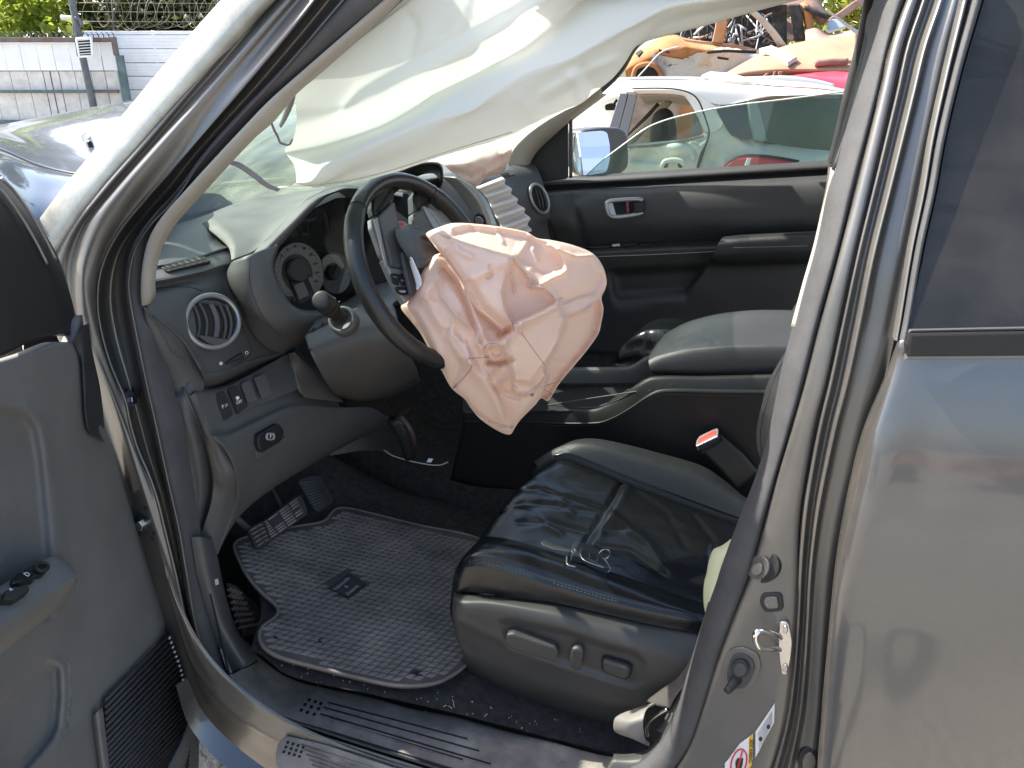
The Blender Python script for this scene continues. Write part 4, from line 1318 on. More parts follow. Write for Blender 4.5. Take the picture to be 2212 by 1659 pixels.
for p in rim.data.polygons:
    i = p.vertices[0] // kr
    a = 360 * i / nr
    if not (130 < a < 244 or a < 50 or a > 296):
        p.material_index = 1
for a in (52, 296, 128, 245):
    a_ = radians(a)
    tube('rim_seam', [W((WR + .0168 * cos(b)) * cos(a_), (WR + .0168 * cos(b)) * sin(a_), .0196 * sin(b)) for b in np.linspace(0, 2 * pi, 18, endpoint=False)], .0007, 'void', sw_root, n=30, k=5, closed=True)
# ------------------------------------------------------------------ wheel spokes, buttons and hub
def wpl_(z):
    return (WC + wn_ * z, wn_)
def b11(*p):   # survey block readings -> survey pixels
    return [(553 + x / 4, 414.75 + y / 4) for x, y in p]
plate('spoke', b11((960, 60), (1010, 10), (1140, -30), (1150, 100), (1060, 200), (975, 240), (960, 170)), wpl_(-.022), .018, 'rim_gloss', sw_root, rnd=4, bev=.006)
plate('spoke', b11((962, 250), (1010, 250), (1115, 660), (1050, 560), (970, 330)), wpl_(-.016), .012, 'silver_dk', sw_root, rnd=3, bev=.002)
plate('spoke', b11((1012, 240), (1150, 100), (1205, 330), (1275, 690), (1120, 662)), wpl_(-.012), .016, 'dash2', sw_root, rnd=5, bev=.005)
plate('spoke_edge', b11((1012, 240), (1040, 225), (1130, 640), (1115, 662)), wpl_(.003), .004, 'silver', sw_root, rnd=2, bev=.0015)
plate('switch_pod', b11((1060, 600), (1120, 672), (1280, 700), (1385, 850), (1255, 985), (1200, 900), (1130, 760)), wpl_(-.014), .014, 'silver_dk', sw_root, rnd=5, bev=.003)
for nm, q in (('audio_button', ((1155, 705), (1220, 712), (1235, 770), (1225, 815), (1175, 790))), ('audio_button', ((1228, 710), (1285, 716), (1298, 800), (1252, 815), (1238, 770))), ('mode_button', ((1195, 818), (1298, 832), (1312, 890), (1250, 895), (1210, 865)))):
    plate(nm, b11(*q), wpl_(0), .004, 'dark', sw_root, rnd=4, bev=.0012)
text_on('button_lettering', 'MODE', b11((1264, 862))[0], None, .006, 'white_print', sw_root, along=b11((1300, 862))[0], plane_=wpl_(.0044))
text_on('button_lettering', 'CH', b11((1262, 768))[0], None, .006, 'grey_print', sw_root, along=b11((1292, 770))[0], plane_=wpl_(.0044))
text_on('button_lettering', 'VOL', b11((1200, 738))[0], None, .005, 'grey_print', sw_root, along=b11((1225, 742))[0], plane_=wpl_(.0044))
# far upper spoke
plate('spoke', b11((1310, 60), (1380, -40), (1540, 60), (1440, 150), (1360, 185), (1318, 210)), wpl_(-.024), .02, 'rim_gloss', sw_root, rnd=4, bev=.006)
plate('spoke', b11((1315, 215), (1360, 185), (1415, 170), (1500, 335), (1420, 345), (1320, 300)), wpl_(-.012), .014, 'dash2', sw_root, rnd=4, bev=.004)
plate('spoke_edge', b11((1415, 135), (1440, 150), (1560, 320), (1510, 335), (1425, 170)), wpl_(-.006), .012, 'silver', sw_root, rnd=2, bev=.002)
plate('spoke', b11((1440, 150), (1640, 200), (1800, 290), (1600, 300), (1560, 320)), wpl_(-.02), .014, 'silver_dk', sw_root, rnd=3, bev=.003)
# hub with the torn airbag cover
hub = plate('hub', b11((1190, 330), (1260, 300), (1400, 320), (1560, 360), (1640, 520), (1700, 760), (1520, 860), (1385, 850), (1280, 640)), wpl_(-.01), .022, 'dash2', sw_root, rnd=10, bev=.006)
plate('hub_panel', b11((1240, 520), (1300, 560), (1385, 850), (1320, 900), (1270, 700)), wpl_(.008), .008, 'dash', sw_root, rnd=4, bev=.003)
flapm = 'valance'
f1 = loft('cover_flap', [[W_ for W_ in [PP(x, y, wpl_(z)) for (x, y), z in zip(b11((1200, 320), (1300, 300), (1420, 320), (1490, 400)), (.01, .014, .018, .02))]],
                    [PP(x, y, wpl_(z)) for (x, y), z in zip(b11((1215, 400), (1330, 380), (1440, 390), (1560, 470)), (.02, .03, .036, .036))],
                    [PP(x, y, wpl_(z)) for (x, y), z in zip(b11((1290, 540), (1390, 560), (1490, 560), (1605, 505)), (.03, .05, .06, .055))],
                    [PP(x, y, wpl_(z)) for (x, y), z in zip(b11((1330, 610), (1400, 660), (1510, 630), (1545, 570)), (.03, .045, .055, .055))]], 24, 20, flapm, sw_root, t=.004)
plate('cover_badge_panel', b11((1370, 400), (1420, 350), (1480, 365), (1600, 500), (1480, 540), (1380, 455)), (WC + wn_ * .055, (wn_ + Vector((.0, -.2, .25))).normalized()), .004, 'dash', sw_root, rnd=4, bev=.0015)
text_on('cover_lettering', 'SRS', b11((1455, 405))[0], None, .011, 'void', sw_root, along=b11((1490, 420))[0], plane_=(WC + wn_ * .0595, (wn_ + Vector((.0, -.2, .25))).normalized()))
loft('torn_cover_edge', [[PP(x, y, wpl_(.03)) for x, y in b11((1315, 560), (1335, 640), (1380, 790), (1385, 850))], [PP(x, y, wpl_(.045)) for x, y in b11((1340, 565), (1375, 640), (1420, 740), (1430, 800))]], 16, 5, 'label', sw_root, t=.002)

# ------------------------------------------------------------------ floor, mat, pedals
mpl = plane3(P(1000, 1450, Y=.3), P(520, 1180, Y=.40), P(1000, 1165, Y=.75))
def lower(pl, d):
    return (pl[0] - pl[1] * d, pl[1])
fpl = lower(mpl, .018)
cp = [[PP(x, y, fpl) for x, y in r] for r in (
    [(540, 1404), (565, 1416), (626, 1460), (803, 1500), (978, 1540), (1181, 1592), (1330, 1629), (1500, 1680)],
    [(548, 1380), (585, 1405), (645, 1442), (810, 1480), (985, 1520), (1190, 1570), (1340, 1610), (1510, 1660)],
    [(560, 1290), (630, 1310), (760, 1355), (900, 1380), (1100, 1400), (1300, 1420), (1700, 1480)],
    [(480, 1120), (600, 1130), (740, 1110), (900, 1130), (1060, 1160), (1250, 1200), (1700, 1280)])]
cp.append([p + Vector((-.25, .05, .22)) if i < 3 else p + Vector((-.1, .15, .0)) for i, p in enumerate(cp[-1])])
carpet = loft('carpet', cp, 60, 40, 'carpet', car)
mesh_obj('floor_pan', [(-1.5, .2, .2), (2.2, .2, .2), (2.2, 1.75, .2), (-1.5, 1.75, .2)], [(0, 1, 2, 3)], 'carpet', car)
loft('passenger_kick_panel', [[Vector((-1.5, 1.66, .18)), Vector((-.6, 1.69, .18)), Vector((2.2, 1.70, .18))], [Vector((-1.5, 1.66, .7)), Vector((-.6, 1.69, .7)), Vector((2.2, 1.70, .7))], [Vector((-1.5, 1.66, 1.2)), Vector((-.7, 1.69, 1.2)), Vector((-.35, 1.72, 1.0))]], 12, 8, 'carpet', car)
mesh_obj('toe_board', [(-1.28, .18, .15), (-1.34, 1.1, .15), (-1.38, 1.1, 1.0), (-1.30, .18, 1.0)], [(0, 1, 2, 3)], 'carpet', car)
mesh_obj('footwell_side', [(-1.4, .205, .15), (-1.02, .205, .15), (-1.06, .205, .95), (-1.4, .205, .95)], [(0, 1, 2, 3)], 'carpet', car)
# dark inner walls: bulkhead, tunnel side
loft('bulkhead', [[Vector((-1.45, .2, .3)), Vector((-1.45, 1.0, .3)), Vector((-1.45, 1.75, .3))], [Vector((-1.4, .2, .8)), Vector((-1.35, 1.0, .8)), Vector((-1.4, 1.75, .8))], [Vector((-1.3, .2, 1.15)), Vector((-1.25, 1.0, 1.15)), Vector((-1.3, 1.75, 1.12))]], 12, 9, 'carpet', car)
loft('tunnel_side', [cY([(560, 990), (700, 985), (830, 975), (1000, 1045), (1150, 1060), (1300, 1075)], 1.0, .93), cY([(560, 1020), (700, 1060), (860, 1130), (1000, 1165), (1150, 1180), (1300, 1190)], .98, .90)], 30, 8, 'carpet', car)

# rubber mat: its own thing
mat_root = thing('floor_mat', 'dusty black rubber floor mat with moulded tread in the driver footwell', 'floor mat', PP(780, 1330, mpl))
MO = [(506, 1178), (545, 1160), (640, 1140), (700, 1128), (722, 1104), (745, 1100), (803, 1112), (903, 1137), (1028, 1164), (1080, 1200), (1060, 1300), (1030, 1400), (1003, 1442), (958, 1472), (915, 1483), (853, 1483), (778, 1468), (678, 1443), (603, 1422), (570, 1402), (559, 1380), (566, 1357), (592, 1338), (601, 1324), (594, 1309), (572, 1290), (545, 1262), (521, 1225)]
MOs = smooth_px(MO, 130, True)
plate('mat_base', MOs, (mpl[0], mpl[1]), .005, 'groove_shade', mat_root, bev=.002, base=-.004)
w = [PP(x, y, mpl) + mpl[1] * .005 for x, y in MOs]
tube('raised_edge', w, .0036, 'mat', mat_root, n=160, k=8, closed=True, flat=.8)
# tread: raised lozenges, cut short where the label plate and eyelets sit
MOin = np.array(MOs)
cenm = MOin.mean(0)
u3 = (PP(1000, 1420, mpl) - PP(640, 1340, mpl)).normalized()
v3 = mpl[1].cross(u3).normalized()
org = PP(780, 1330, mpl)
V, F = [], []
Lx, Ly = .0172, .0150
for i in range(-46, 46):
    for j in range(-40, 40):
        sh = (j * .5) % 1.0
        c = org + u3 * ((i + sh) * Lx) + v3 * (j * Ly)
        px = proj_np([tuple(c)])
        x, y = float(px[0][0]), float(px[1][0])
        if not (480 < x < 1100 and 1080 < y < 1500):
            continue
        d, s_ = seg_dist(np.array([x]), np.array([y]), MOs + [MOs[0]])
        if not in_poly(np.array([x]), np.array([y]), MOs)[0] or d[0] < 11:
            continue
        if abs(x - 751) / 44 + abs(y - 1267) / 30 < 1.2 or math.hypot(x - 899, (y - 1455) * 1.3) < 14:
            continue
        hgt = .0042 + RNG.uniform(-.0008, .0008)
        b = len(V)
        a, e = Lx * .43, Ly * .40
        sk_ = .30 * Ly
        base = c + mpl[1] * .0045
        for (p, q) in ((-a, -e), (a, -e), (a, e), (-a, e)):
            V.append(base + u3 * (p + q / e * sk_) + v3 * q)
        for (p, q) in ((-a, -e), (a, -e), (a, e), (-a, e)):
            V.append(base + u3 * (p * .66 + q / e * sk_) + v3 * q * .62 + mpl[1] * (hgt + RNG.uniform(-.0004, .0004)))
        F += [(b, b + 1, b + 5, b + 4), (b + 1, b + 2, b + 6, b + 5), (b + 2, b + 3, b + 7, b + 6), (b + 3, b, b + 4, b + 7), (b + 4, b + 5, b + 6, b + 7)]
tr = mesh_obj('mat_tread', V, F, 'mat', mat_root, smooth=False, flip=False)
tag(tr, kind='stuff')
m2 = (mpl[0] + mpl[1] * .005, mpl[1])
lab = plate('name_plate', [(712, 1272), (752, 1240), (790, 1264), (752, 1294)], m2, .006, 'rubber', mat_root, bev=.001)
m3 = (mpl[0] + mpl[1] * .0115, mpl[1])
for s, q in (('Valenzuela', (737, 1262)), ('&', (748, 1268)), ('Delarze', (761, 1275))):
    text_on('plate_lettering', s, q, None, .0135, 'grey_print', lab, along=(q[0] + 20, q[1] - 17), plane_=m3)
ey = tube('eyelet', [PP(x, y, m2) for x, y in ell(899, 1455, 11, 7, 0, 20)], .003, 'rubber', mat_root, n=30, k=8, closed=True)
plate('eyelet_hole', ell(899, 1455, 8, 5, 0, 16), m2, .0012, 'void', ey, bev=.0003)
for q in ((594, 1379), (692, 1384)):
    plate('fixing_hole', ell(q[0], q[1], 5, 4, 0, 12), m2, .0035, 'void', mat_root, bev=.0003)

# pedals
pp = plane(P(615, 1120, Y=.52), (.62, -.35, .70))
brk = plate('brake_pedal', [(552, 1138), (640, 1072), (650, 1070), (662, 1100), (664, 1112), (588, 1168), (578, 1170), (556, 1150)], pp, .008, 'rubber', car, rnd=7, bev=.003)
pp2 = (pp[0] + pp[1] * .008, pp[1])
for k in range(7):
    u = k / 6
    a, b = (557 + 24 * u, 1140 + 24 * u), (645 + 15 * u, 1075 + 34 * u)
    q = [(a[0] * (1 - t) + b[0] * t, a[1] * (1 - t) + b[1] * t) for t in (.04, .22, .26, .48, .52, .74, .78, .96)]
    for m in range(0, 8, 2):
        if RNG.random() < .12: continue
        tube('pedal_rib', [PP(*q[m], pp2), PP(*q[m + 1], pp2)], .0022, 'scuff', brk, n=2, k=6)
tube('pedal_arm', [PP(620, 1110, pp) - pp[1] * .01, P(585, 1050, Y=.56), P(560, 1000, Y=.56)], .008, 'dark', brk, n=10, k=8)
apl = plane(P(685, 1070, Y=.62), (.70, -.25, .66))
acc = plate('accelerator_pedal', [(640, 1040), (668, 1028), (690, 1030), (718, 1078), (716, 1088), (688, 1108), (678, 1104)], apl, .008, 'rubber', car, rnd=6, bev=.003)
apl2 = (apl[0] + apl[1] * .008, apl[1])
for k in range(10):
    u = (k + .5) / 10
    tube('pedal_rib', [PP(646 + 36 * u, 1041 + 60 * u, apl2), PP(690 + 24 * u, 1036 + 48 * u, apl2)], .0017, 'rubber_grey', acc, n=2, k=5)
park_m = mat('worn_pedal_rubber', (0.16, 0.13, 0.115), 0.6, bump=.3, scale=300)
ppk = plane(P(560, 1155, Y=.42), (.6, -.4, .7))
prk = plate('parking_brake_pedal', [(531, 1146), (560, 1128), (572, 1130), (585, 1168), (580, 1176), (556, 1188), (548, 1186)], ppk, .010, 'dark', car, rnd=5, bev=.003)
pk2 = (ppk[0] + ppk[1] * .010, ppk[1])
for k in range(5):
    u = k / 4
    tube('pedal_rib', [PP(540 + 16 * u, 1146 + 34 * u, pk2), PP(556 + 14 * u, 1137 + 33 * u, pk2)], .0026, park_m, prk, n=2, k=6)
    tube('pedal_rib', [PP(558 + 14 * u, 1136 + 33 * u, pk2), PP(567 + 14 * u, 1131 + 33 * u, pk2)], .0026, park_m, prk, n=2, k=6)
tube('pedal_arm', [PP(545, 1150, ppk), P(528, 1135, Y=.44), P(500, 1110, Y=.45)], .008, park_m, prk, n=8, k=8)
# tunnel carpet hump beside the accelerator and the loose wiring under the column
loft('carpet_hump', [cY([(640, 1000), (740, 1040), (860, 1095), (960, 1140)], .8, .82), cY([(680, 1050), (740, 1085), (850, 1120), (960, 1158)], .74, .76), cY([(690, 1095), (740, 1108), (830, 1125), (960, 1172)], .70, .72)], 24, 9, 'carpet', car)
sh_ = tube('steering_shaft', [P(850, 905, Y=.72), P(872, 945, Y=.74), P(885, 985, Y=.76)], .017, 'dark', car, n=14, k=14)
for u in np.linspace(.1, .8, 9):
    c_ = P(850 + 33 * u, 905 + 75 * u, Y=.715 + .04 * u)
    tube('boot_ring', [c_ + Vector((.0185 * cos(a), -.0185 * .3 * sin(a), .0185 * .9 * sin(a) * .3)) for a in np.linspace(0, 2 * pi, 12, endpoint=False)], .002, 'rubber_grey', sh_, n=20, k=5, closed=True)
cop = mat('copper_bracket', (0.10, 0.06, 0.05), 0.5, .3)
tube('wire_loom', [P(862, 900, Y=.78), P(885, 930, Y=.78), P(892, 960, Y=.79), P(880, 990, Y=.8)], .010, cop, car, n=20, k=8)
tube('trim_edge', [P(829, 972, Y=.80), P(850, 985, Y=.80), P(905, 1000, Y=.81), P(948, 1005, Y=.82), P(968, 998, Y=.83)], .0022, 'silver_dk', car, n=24, k=6)
plate('tape_scrap', [(921, 998), (926, 990), (936, 991), (931, 999)], plane(P(928, 995, Y=.82), (.3, -1, .3)), .001, 'label', car, bev=.0003)

# kick panel, footrest, scuff plate
kick = loft('kick_panel', [cY([(412, 1160), (418, 1200), (424, 1240), (456, 1356), (474, 1412), (496, 1462)], .15, .145), cY([(438, 1160), (445, 1200), (452, 1240), (480, 1345), (505, 1395), (530, 1440)], .165, .15), cY([(458, 1160), (467, 1200), (474, 1240), (488, 1300), (512, 1366), (552, 1410)], .22, .20), cY([(462, 1160), (470, 1200), (478, 1240), (492, 1300), (516, 1366), (556, 1410)], .28, .25)], 40, 22, 'dash2', car, t=.003)
kkt = bvh_of(kick)
plate3('fuel_lid_symbol', [hit(kkt, x, y)[0] for x, y in ((464, 1252), (470, 1250), (472, 1262), (466, 1264))], hit(kkt, 468, 1257)[1], .001, 'white_print', kick, bev=.0002)
brown_pad = mat('dusty_brown_rubber', (0.13, 0.095, 0.072), 0.7, bump=.3, scale=300, var=.3, vscale=30)
dpl_ = plane3(P(488, 1262, Y=.27), P(553, 1317, Y=.33), P(530, 1370, Y=.27))
foot = plate('footrest', [(486, 1258), (505, 1266), (560, 1318), (566, 1350), (552, 1366), (523, 1376), (512, 1350)], dpl_, .01, 'rubber', car, rnd=6, bev=.003)
dp2 = (dpl_[0] + dpl_[1] * .010, dpl_[1])
for r in range(7):
    for c in range(5):
        u, v = (r + .5) / 7, (c + (.25 if r % 2 else .6)) / 5
        x, y = 490 + 22 * u + v * (26 + 22 * u), 1264 + 100 * u - v * (0 - 14 * (1 - u)) - v * 12 * u
        if v > .97: continue
        plate('footrest_stud', [(x - 4.4, y + 1.5), (x + 2, y - 4.5), (x + 4.6, y - 1.5), (x - 1.6, y + 4.5)], dp2, .004, brown_pad, foot, bev=.001, base=-.002)
SI = [(476, 1405), (502, 1470), (553, 1519), (615, 1549), (728, 1584), (878, 1630), (975, 1660), (1100, 1695), (1250, 1735), (1380, 1770)]
SP = [(553, 1412), (580, 1434), (628, 1464), (703, 1484), (803, 1504), (903, 1531), (978, 1544), (1106, 1579), (1181, 1596), (1281, 1624), (1330, 1633), (1420, 1650)]
sa, sb = cY(SI, .138, .13), cY(SP, .245, .25)
A_, B_ = cr(sa, 24), cr(sb, 24)
rows = [[Vector(p) + Vector((0, .004, -.012)) for p in A_]]
for s, dz in ((0, 0), (.03, .004), (.3, .008), (.75, .006), (.95, .002), (1, -.012)):
    rows.append([Vector(p * (1 - s) + q * s) + Vector((0, 0, dz)) for p, q in zip(A_, B_)])
rows.append([Vector(q) + Vector((0, .008, -.05)) for q in B_])
scuff = loft('scuff_plate', rows, 70, 29, 'scuff', car)
sct = bvh_of(scuff)
line_on('scuff_seam', [(490, 1464), (512, 1448), (535, 1440), (556, 1428)], bvh_of(scuff, kick), .0018, 'void', scuff, lift=0)
SQ = [((668, 1512), (681, 1516), (693, 1520)), ((659, 1522), (673, 1527), (688, 1531)), ((651, 1534), (664, 1539), (679, 1543))]
for r in SQ:
    for (x, y) in r:
        stick('scuff_hole', [(x - 5, y + 2), (x - 1, y - 4), (x + 5, y - 2), (x + 1, y + 4)], sct, .0008, 'void', scuff, bev=.0003, rnd=1.5, base=0)
for (x0, y0, x1, y1) in ((708, 1517, 1010, 1596), (700, 1528, 1035, 1622), (692, 1542, 1060, 1650), (712, 1552, 1000, 1640)):
    line_on('scuff_groove', [(x0 + (x1 - x0) * u, y0 + (y1 - y0) * u) for u in np.linspace(0, 1, 6)], sct, .0026, 'dark', scuff, n=40, lift=-.0008, flat=.7)
    line_on('scuff_rib', [(x0 + (x1 - x0) * u + 3, y0 + (y1 - y0) * u + 6) for u in np.linspace(0, 1, 6)], sct, .0016, 'scuff', scuff, n=40, lift=.0004, flat=.7)
# outer step pad below the seal
stp = [(596, 1636), (604, 1602), (622, 1590), (700, 1608), (860, 1662), (1000, 1700), (1000, 1740), (700, 1740), (600, 1660)]
spl = plane3(P(604, 1602, Y=.06), P(860, 1662, Y=.06), P(600, 1680, Y=.005))
step = plate('step_pad', stp, spl, .006, 'scuff', car, rnd=10, bev=.002)
sp2 = (spl[0] + spl[1] * .0062, spl[1])
for k in range(5):
    tube('step_rib', [PP(650 + 12 * k * .5, 1608 + k * 11, sp2), PP(900, 1690 + k * 11, sp2)], .0018, 'scuff', step, n=2, k=5)
for r in range(3):
    for c in range(4):
        x, y = 622 + c * 11 - r * 4, 1604 + c * 3.4 + r * 10
        plate('step_stud', [(x - 4, y + 2), (x - 1, y - 3.5), (x + 4, y - 2), (x + 1, y + 3.5)], sp2, .0012, 'dark', step, bev=.0003)
# sill outer skin below
loft('sill_skin', [cY([(405, 1465), (440, 1540), (520, 1620), (640, 1700), (800, 1760)], .055, .05), cY([(380, 1480), (410, 1570), (480, 1650), (600, 1730), (800, 1800)], .02, .02)], 24, 6, 'paint', car)

# ------------------------------------------------------------------ driver seat
seat = bpy.data.objects.new('driver_seat', None)
COL.objects.link(seat)
attach(seat, car)
seat.location = Vector((-.2, .55, .5)) - car.location
def lead(c, v):
    return [Vector(c[0]) + Vector(v)] + list(c)
far_s1 = cY([(1150, 1012), (1198, 978), (1236, 953), (1278, 947), (1331, 955), (1418, 977), (1518, 1007), (1568, 1040), (1615, 1078), (1700, 1120)], .80)
far_s2 = cY([(1160, 1008), (1196, 985), (1226, 980), (1288, 1002), (1356, 1030), (1468, 1072), (1556, 1105), (1600, 1120), (1690, 1150)], .725)
far_m = [a * .5 + b * .5 + Vector((0, -.012, .022)) for a, b in zip(map(Vector, cr(far_s1, 12)), map(Vector, cr(far_s2, 12)))]
bol = loft('side_bolster', [offs(far_s1, 0, .03, -.12), offs(far_s1, 0, .008, -.03), far_s1, far_m, far_s2, offs(far_s2, 0, -.004, -.02)], 60, 40, 'leather_g', seat)
s3 = cY([(1146, 1032), (1180, 1035), (1230, 1052), (1290, 1075), (1370, 1105), (1470, 1140), (1560, 1172), (1640, 1200)], .635)
s4 = cY([(1092, 1092), (1125, 1094), (1180, 1110), (1245, 1137), (1325, 1165), (1430, 1202), (1530, 1235), (1630, 1265)], .52)
s5 = cY([(1042, 1162), (1075, 1160), (1130, 1172), (1200, 1195), (1280, 1222), (1400, 1262), (1515, 1302), (1620, 1335)], .40)
s6 = cY([(1020, 1184), (1055, 1178), (1125, 1192), (1200, 1216), (1290, 1246), (1400, 1280), (1515, 1316), (1620, 1350)], .345)
s7 = cY([(1004, 1212), (1045, 1208), (1110, 1228), (1200, 1257), (1300, 1286), (1400, 1310), (1515, 1334), (1620, 1365)], .305)
s8 = cY([(996, 1280), (1050, 1282), (1110, 1290), (1200, 1302), (1300, 1324), (1400, 1347), (1515, 1368), (1620, 1392)], .298)
s2b = [Vector(p) + Vector((0, -.002, -.018)) for p in far_s2[1:]]
def front(c):
    return [Vector(c[0]) + Vector((-.012, .02, -.16)), Vector(c[0]) + Vector((-.030, .012, -.055))] + list(c)
seams = [
 ('ridge', [(1348, 1027), (1326, 1074), (1288, 1134), (1261, 1180), (1240, 1212)], -0.0150, 10, 5),
 ('ridge', [(1356, 1030), (1340, 1076), (1302, 1136), (1275, 1184)], 0.0075, 14, 20),
 ('ridge', [(1060, 1110), (1130, 1088), (1200, 1092), (1290, 1108)], -0.0060, 6, 6), ('ridge', [(1090, 1060), (1160, 1056), (1230, 1078), (1300, 1100)], -0.0060, 5, 8),
 ('ridge', [(1120, 1130), (1180, 1128), (1260, 1150)], -0.0060, 6, 5), ('ridge', [(1150, 1040), (1200, 1060), (1235, 1110)], 0.0045, 8, 8), ('ridge', [(1085, 1090), (1150, 1110), (1210, 1150)], 0.0053, 6, 9),
 ('ridge', [(1310, 1150), (1400, 1130), (1470, 1140)], -0.0060, 9, 6), ('ridge', [(1320, 1110), (1400, 1170), (1440, 1230)], 0.0067, 8, 12), ('ridge', [(1370, 1060), (1440, 1110), (1480, 1180)], -0.0053, 7, 7), ('ridge', [(1290, 1180), (1360, 1190), (1430, 1240)], -0.0060, 7, 7),
 ('ridge', [(1500, 1120), (1540, 1170), (1540, 1240)], -0.0090, 8, 6), ('bump', 1400, 1200, 70, 40, .008), ('bump', 1180, 1100, 60, 40, .006),
]
cush = loft('cushion', [front(c) for c in (s2b, s3, s4, s5)], 110, 70, 'leather', seat, disp=lambda g: relief(g, seams))
nb = loft('front_bolster', [front(c) for c in (offs(s5, 0, .004, -.012), s5, s6, s7, s8)], 90, 40, 'leather', seat, disp=lambda g: relief(g, [('ridge', [(1010, 1214), (1045, 1210), (1110, 1230), (1200, 1259), (1300, 1288), (1400, 1312), (1515, 1336)], -.004, 3, 3)]))
ss = bvh_of(nb, cush, bol)
for d in (-3.0, 2.5):
    for k in range(60):
        u0, u1 = k / 60, (k + .62) / 60
        poly = [(1012, 1216), (1045, 1211), (1110, 1230), (1200, 1259), (1300, 1288), (1400, 1312), (1515, 1336)]
        L = np.array(poly, float)
        s_ = np.r_[0, np.cumsum(np.hypot(*np.diff(L, axis=0).T))]
        f = lambda u: (float(np.interp(u * s_[-1], s_, L[:, 0])), float(np.interp(u * s_[-1], s_, L[:, 1])) + d)
        if k == 0:
            VV = []
        VV.append((f(u0), f(u1)))
    V, F = [], []
    for a, b in VV:
        p, q = hit(ss, *a), hit(ss, *b)
        n0_ = p[1]
        t_ = (q[0] - p[0]).normalized()
        sd = n0_.cross(t_) * .0007
        b0 = len(V)
        V += [p[0] + sd, p[0] - sd, q[0] - sd, q[0] + sd, (p[0] + q[0]) / 2 + n0_ * .0011]
        F += [(b0, b0 + 1, b0 + 4), (b0 + 1, b0 + 2, b0 + 4), (b0 + 2, b0 + 3, b0 + 4), (b0 + 3, b0, b0 + 4)]
    st_ = mesh_obj('stitching', V, F, 'valance', seat, flip=False)
line_on('cushion_piping', [(1196, 985), (1226, 980), (1288, 1002), (1356, 1030), (1468, 1072), (1556, 1105), (1600, 1120)], bvh_of(bol), .0026, 'leather', seat, n=60)
# plastic valance with the switches
v0 = cY([(988, 1280), (1050, 1285), (1110, 1293), (1200, 1304), (1300, 1326), (1400, 1349), (1515, 1371), (1620, 1395)], .305)
v1 = cY([(984, 1298), (1050, 1302), (1110, 1311), (1200, 1331), (1300, 1361), (1400, 1391), (1490, 1417), (1600, 1440)], .272)
v2 = cY([(981, 1330), (1050, 1340), (1110, 1352), (1200, 1375), (1300, 1408), (1400, 1440), (1480, 1462), (1590, 1490)], .264)
v3 = cY([(985, 1372), (1020, 1398), (1100, 1424), (1200, 1460), (1300, 1490), (1370, 1507), (1440, 1515), (1560, 1530)], .268)
v4 = cY([(1000, 1412), (1030, 1440), (1100, 1470), (1200, 1502), (1300, 1528), (1370, 1536), (1430, 1530), (1550, 1545)], .28)
v5 = cY([(1003, 1440), (1040, 1472), (1100, 1505), (1200, 1540), (1300, 1562), (1400, 1570), (1560, 1590)], .34)
recess = [(1080, 1345), (1100, 1340), (1230, 1368), (1310, 1396), (1372, 1410), (1392, 1432), (1390, 1470), (1366, 1486), (1290, 1460), (1180, 1424), (1100, 1396)]
val = loft('valance', [front(c) if i else c for i, c in enumerate([v0])][0:0] + [lead(c, (-.02, .06, -.01)) for c in (v0, v1, v2, v3, v4, v5)], 130, 90, 'valance', seat,
           disp=lambda g: relief(g, [('flap', recess, -.010, 9), ('ridge', [(990, 1340), (1060, 1372), (1180, 1425), (1290, 1462), (1366, 1487)], .003, 10, 10)]))
thick(val, .003)
loft('seat_skirt', [lead(c, (-.0, .1, 0)) for c in (offs(v5, 0, -.01, .02), v5, cY([(1006, 1500), (1050, 1532), (1110, 1562), (1200, 1602), (1300, 1632), (1400, 1650), (1560, 1680)], .36))], 30, 12, 'carpet', seat)
vt = bvh_of(val)
lev = stick('seat_switch', [(1098, 1357), (1112, 1354), (1203, 1384), (1210, 1394), (1206, 1414), (1196, 1414), (1108, 1388), (1099, 1378)], vt, .022, 'valance', seat, rnd=6, bev=.004)
stick('recline_switch', [(1238, 1388), (1250, 1385), (1264, 1392), (1262, 1424), (1252, 1436), (1238, 1432), (1234, 1410)], vt, .02, 'valance', seat, rnd=9, bev=.005)
lm = stick('lumbar_frame', [(1300, 1416), (1310, 1414), (1358, 1428), (1367, 1436), (1364, 1456), (1352, 1462), (1312, 1448), (1300, 1440)], vt, .010, 'void', seat, rnd=8, bev=.002)
lum = stick('lumbar_switch', [(1303, 1418), (1312, 1417), (1356, 1430), (1363, 1438), (1360, 1454), (1350, 1458), (1313, 1445), (1303, 1437)], vt, .015, 'valance', seat, rnd=8, bev=.005)
for x, y in ((1314, 1432), (1350, 1444)):
    stick('switch_dimple', ell(x, y, 7, 8), vt, .0156, 'valance', lum, bev=.0004, base=.014)
# backrest edges
bk = loft('backrest', [cY([(1712, 740), (1690, 770), (1674, 797), (1658, 828), (1646, 872), (1636, 917), (1634, 945), (1638, 978), (1652, 1010), (1668, 1040)], .50, .47), cY([(1735, 745), (1712, 780), (1694, 810), (1676, 845), (1662, 885), (1652, 925), (1650, 950), (1654, 985), (1668, 1015), (1690, 1050)], .40, .38), cY([(1790, 760), (1770, 800), (1750, 830), (1730, 870), (1716, 905), (1706, 940), (1704, 965), (1708, 1000), (1722, 1030), (1740, 1060)], .36, .34)], 40, 24, 'leather_g', seat)
bkt = bvh_of(bk)
line_on('backrest_seam', [(1704, 764), (1684, 796), (1668, 830), (1656, 874), (1645, 918), (1643, 946), (1646, 976)], bkt, .0012, 'void', seat, n=40, lift=.0005)

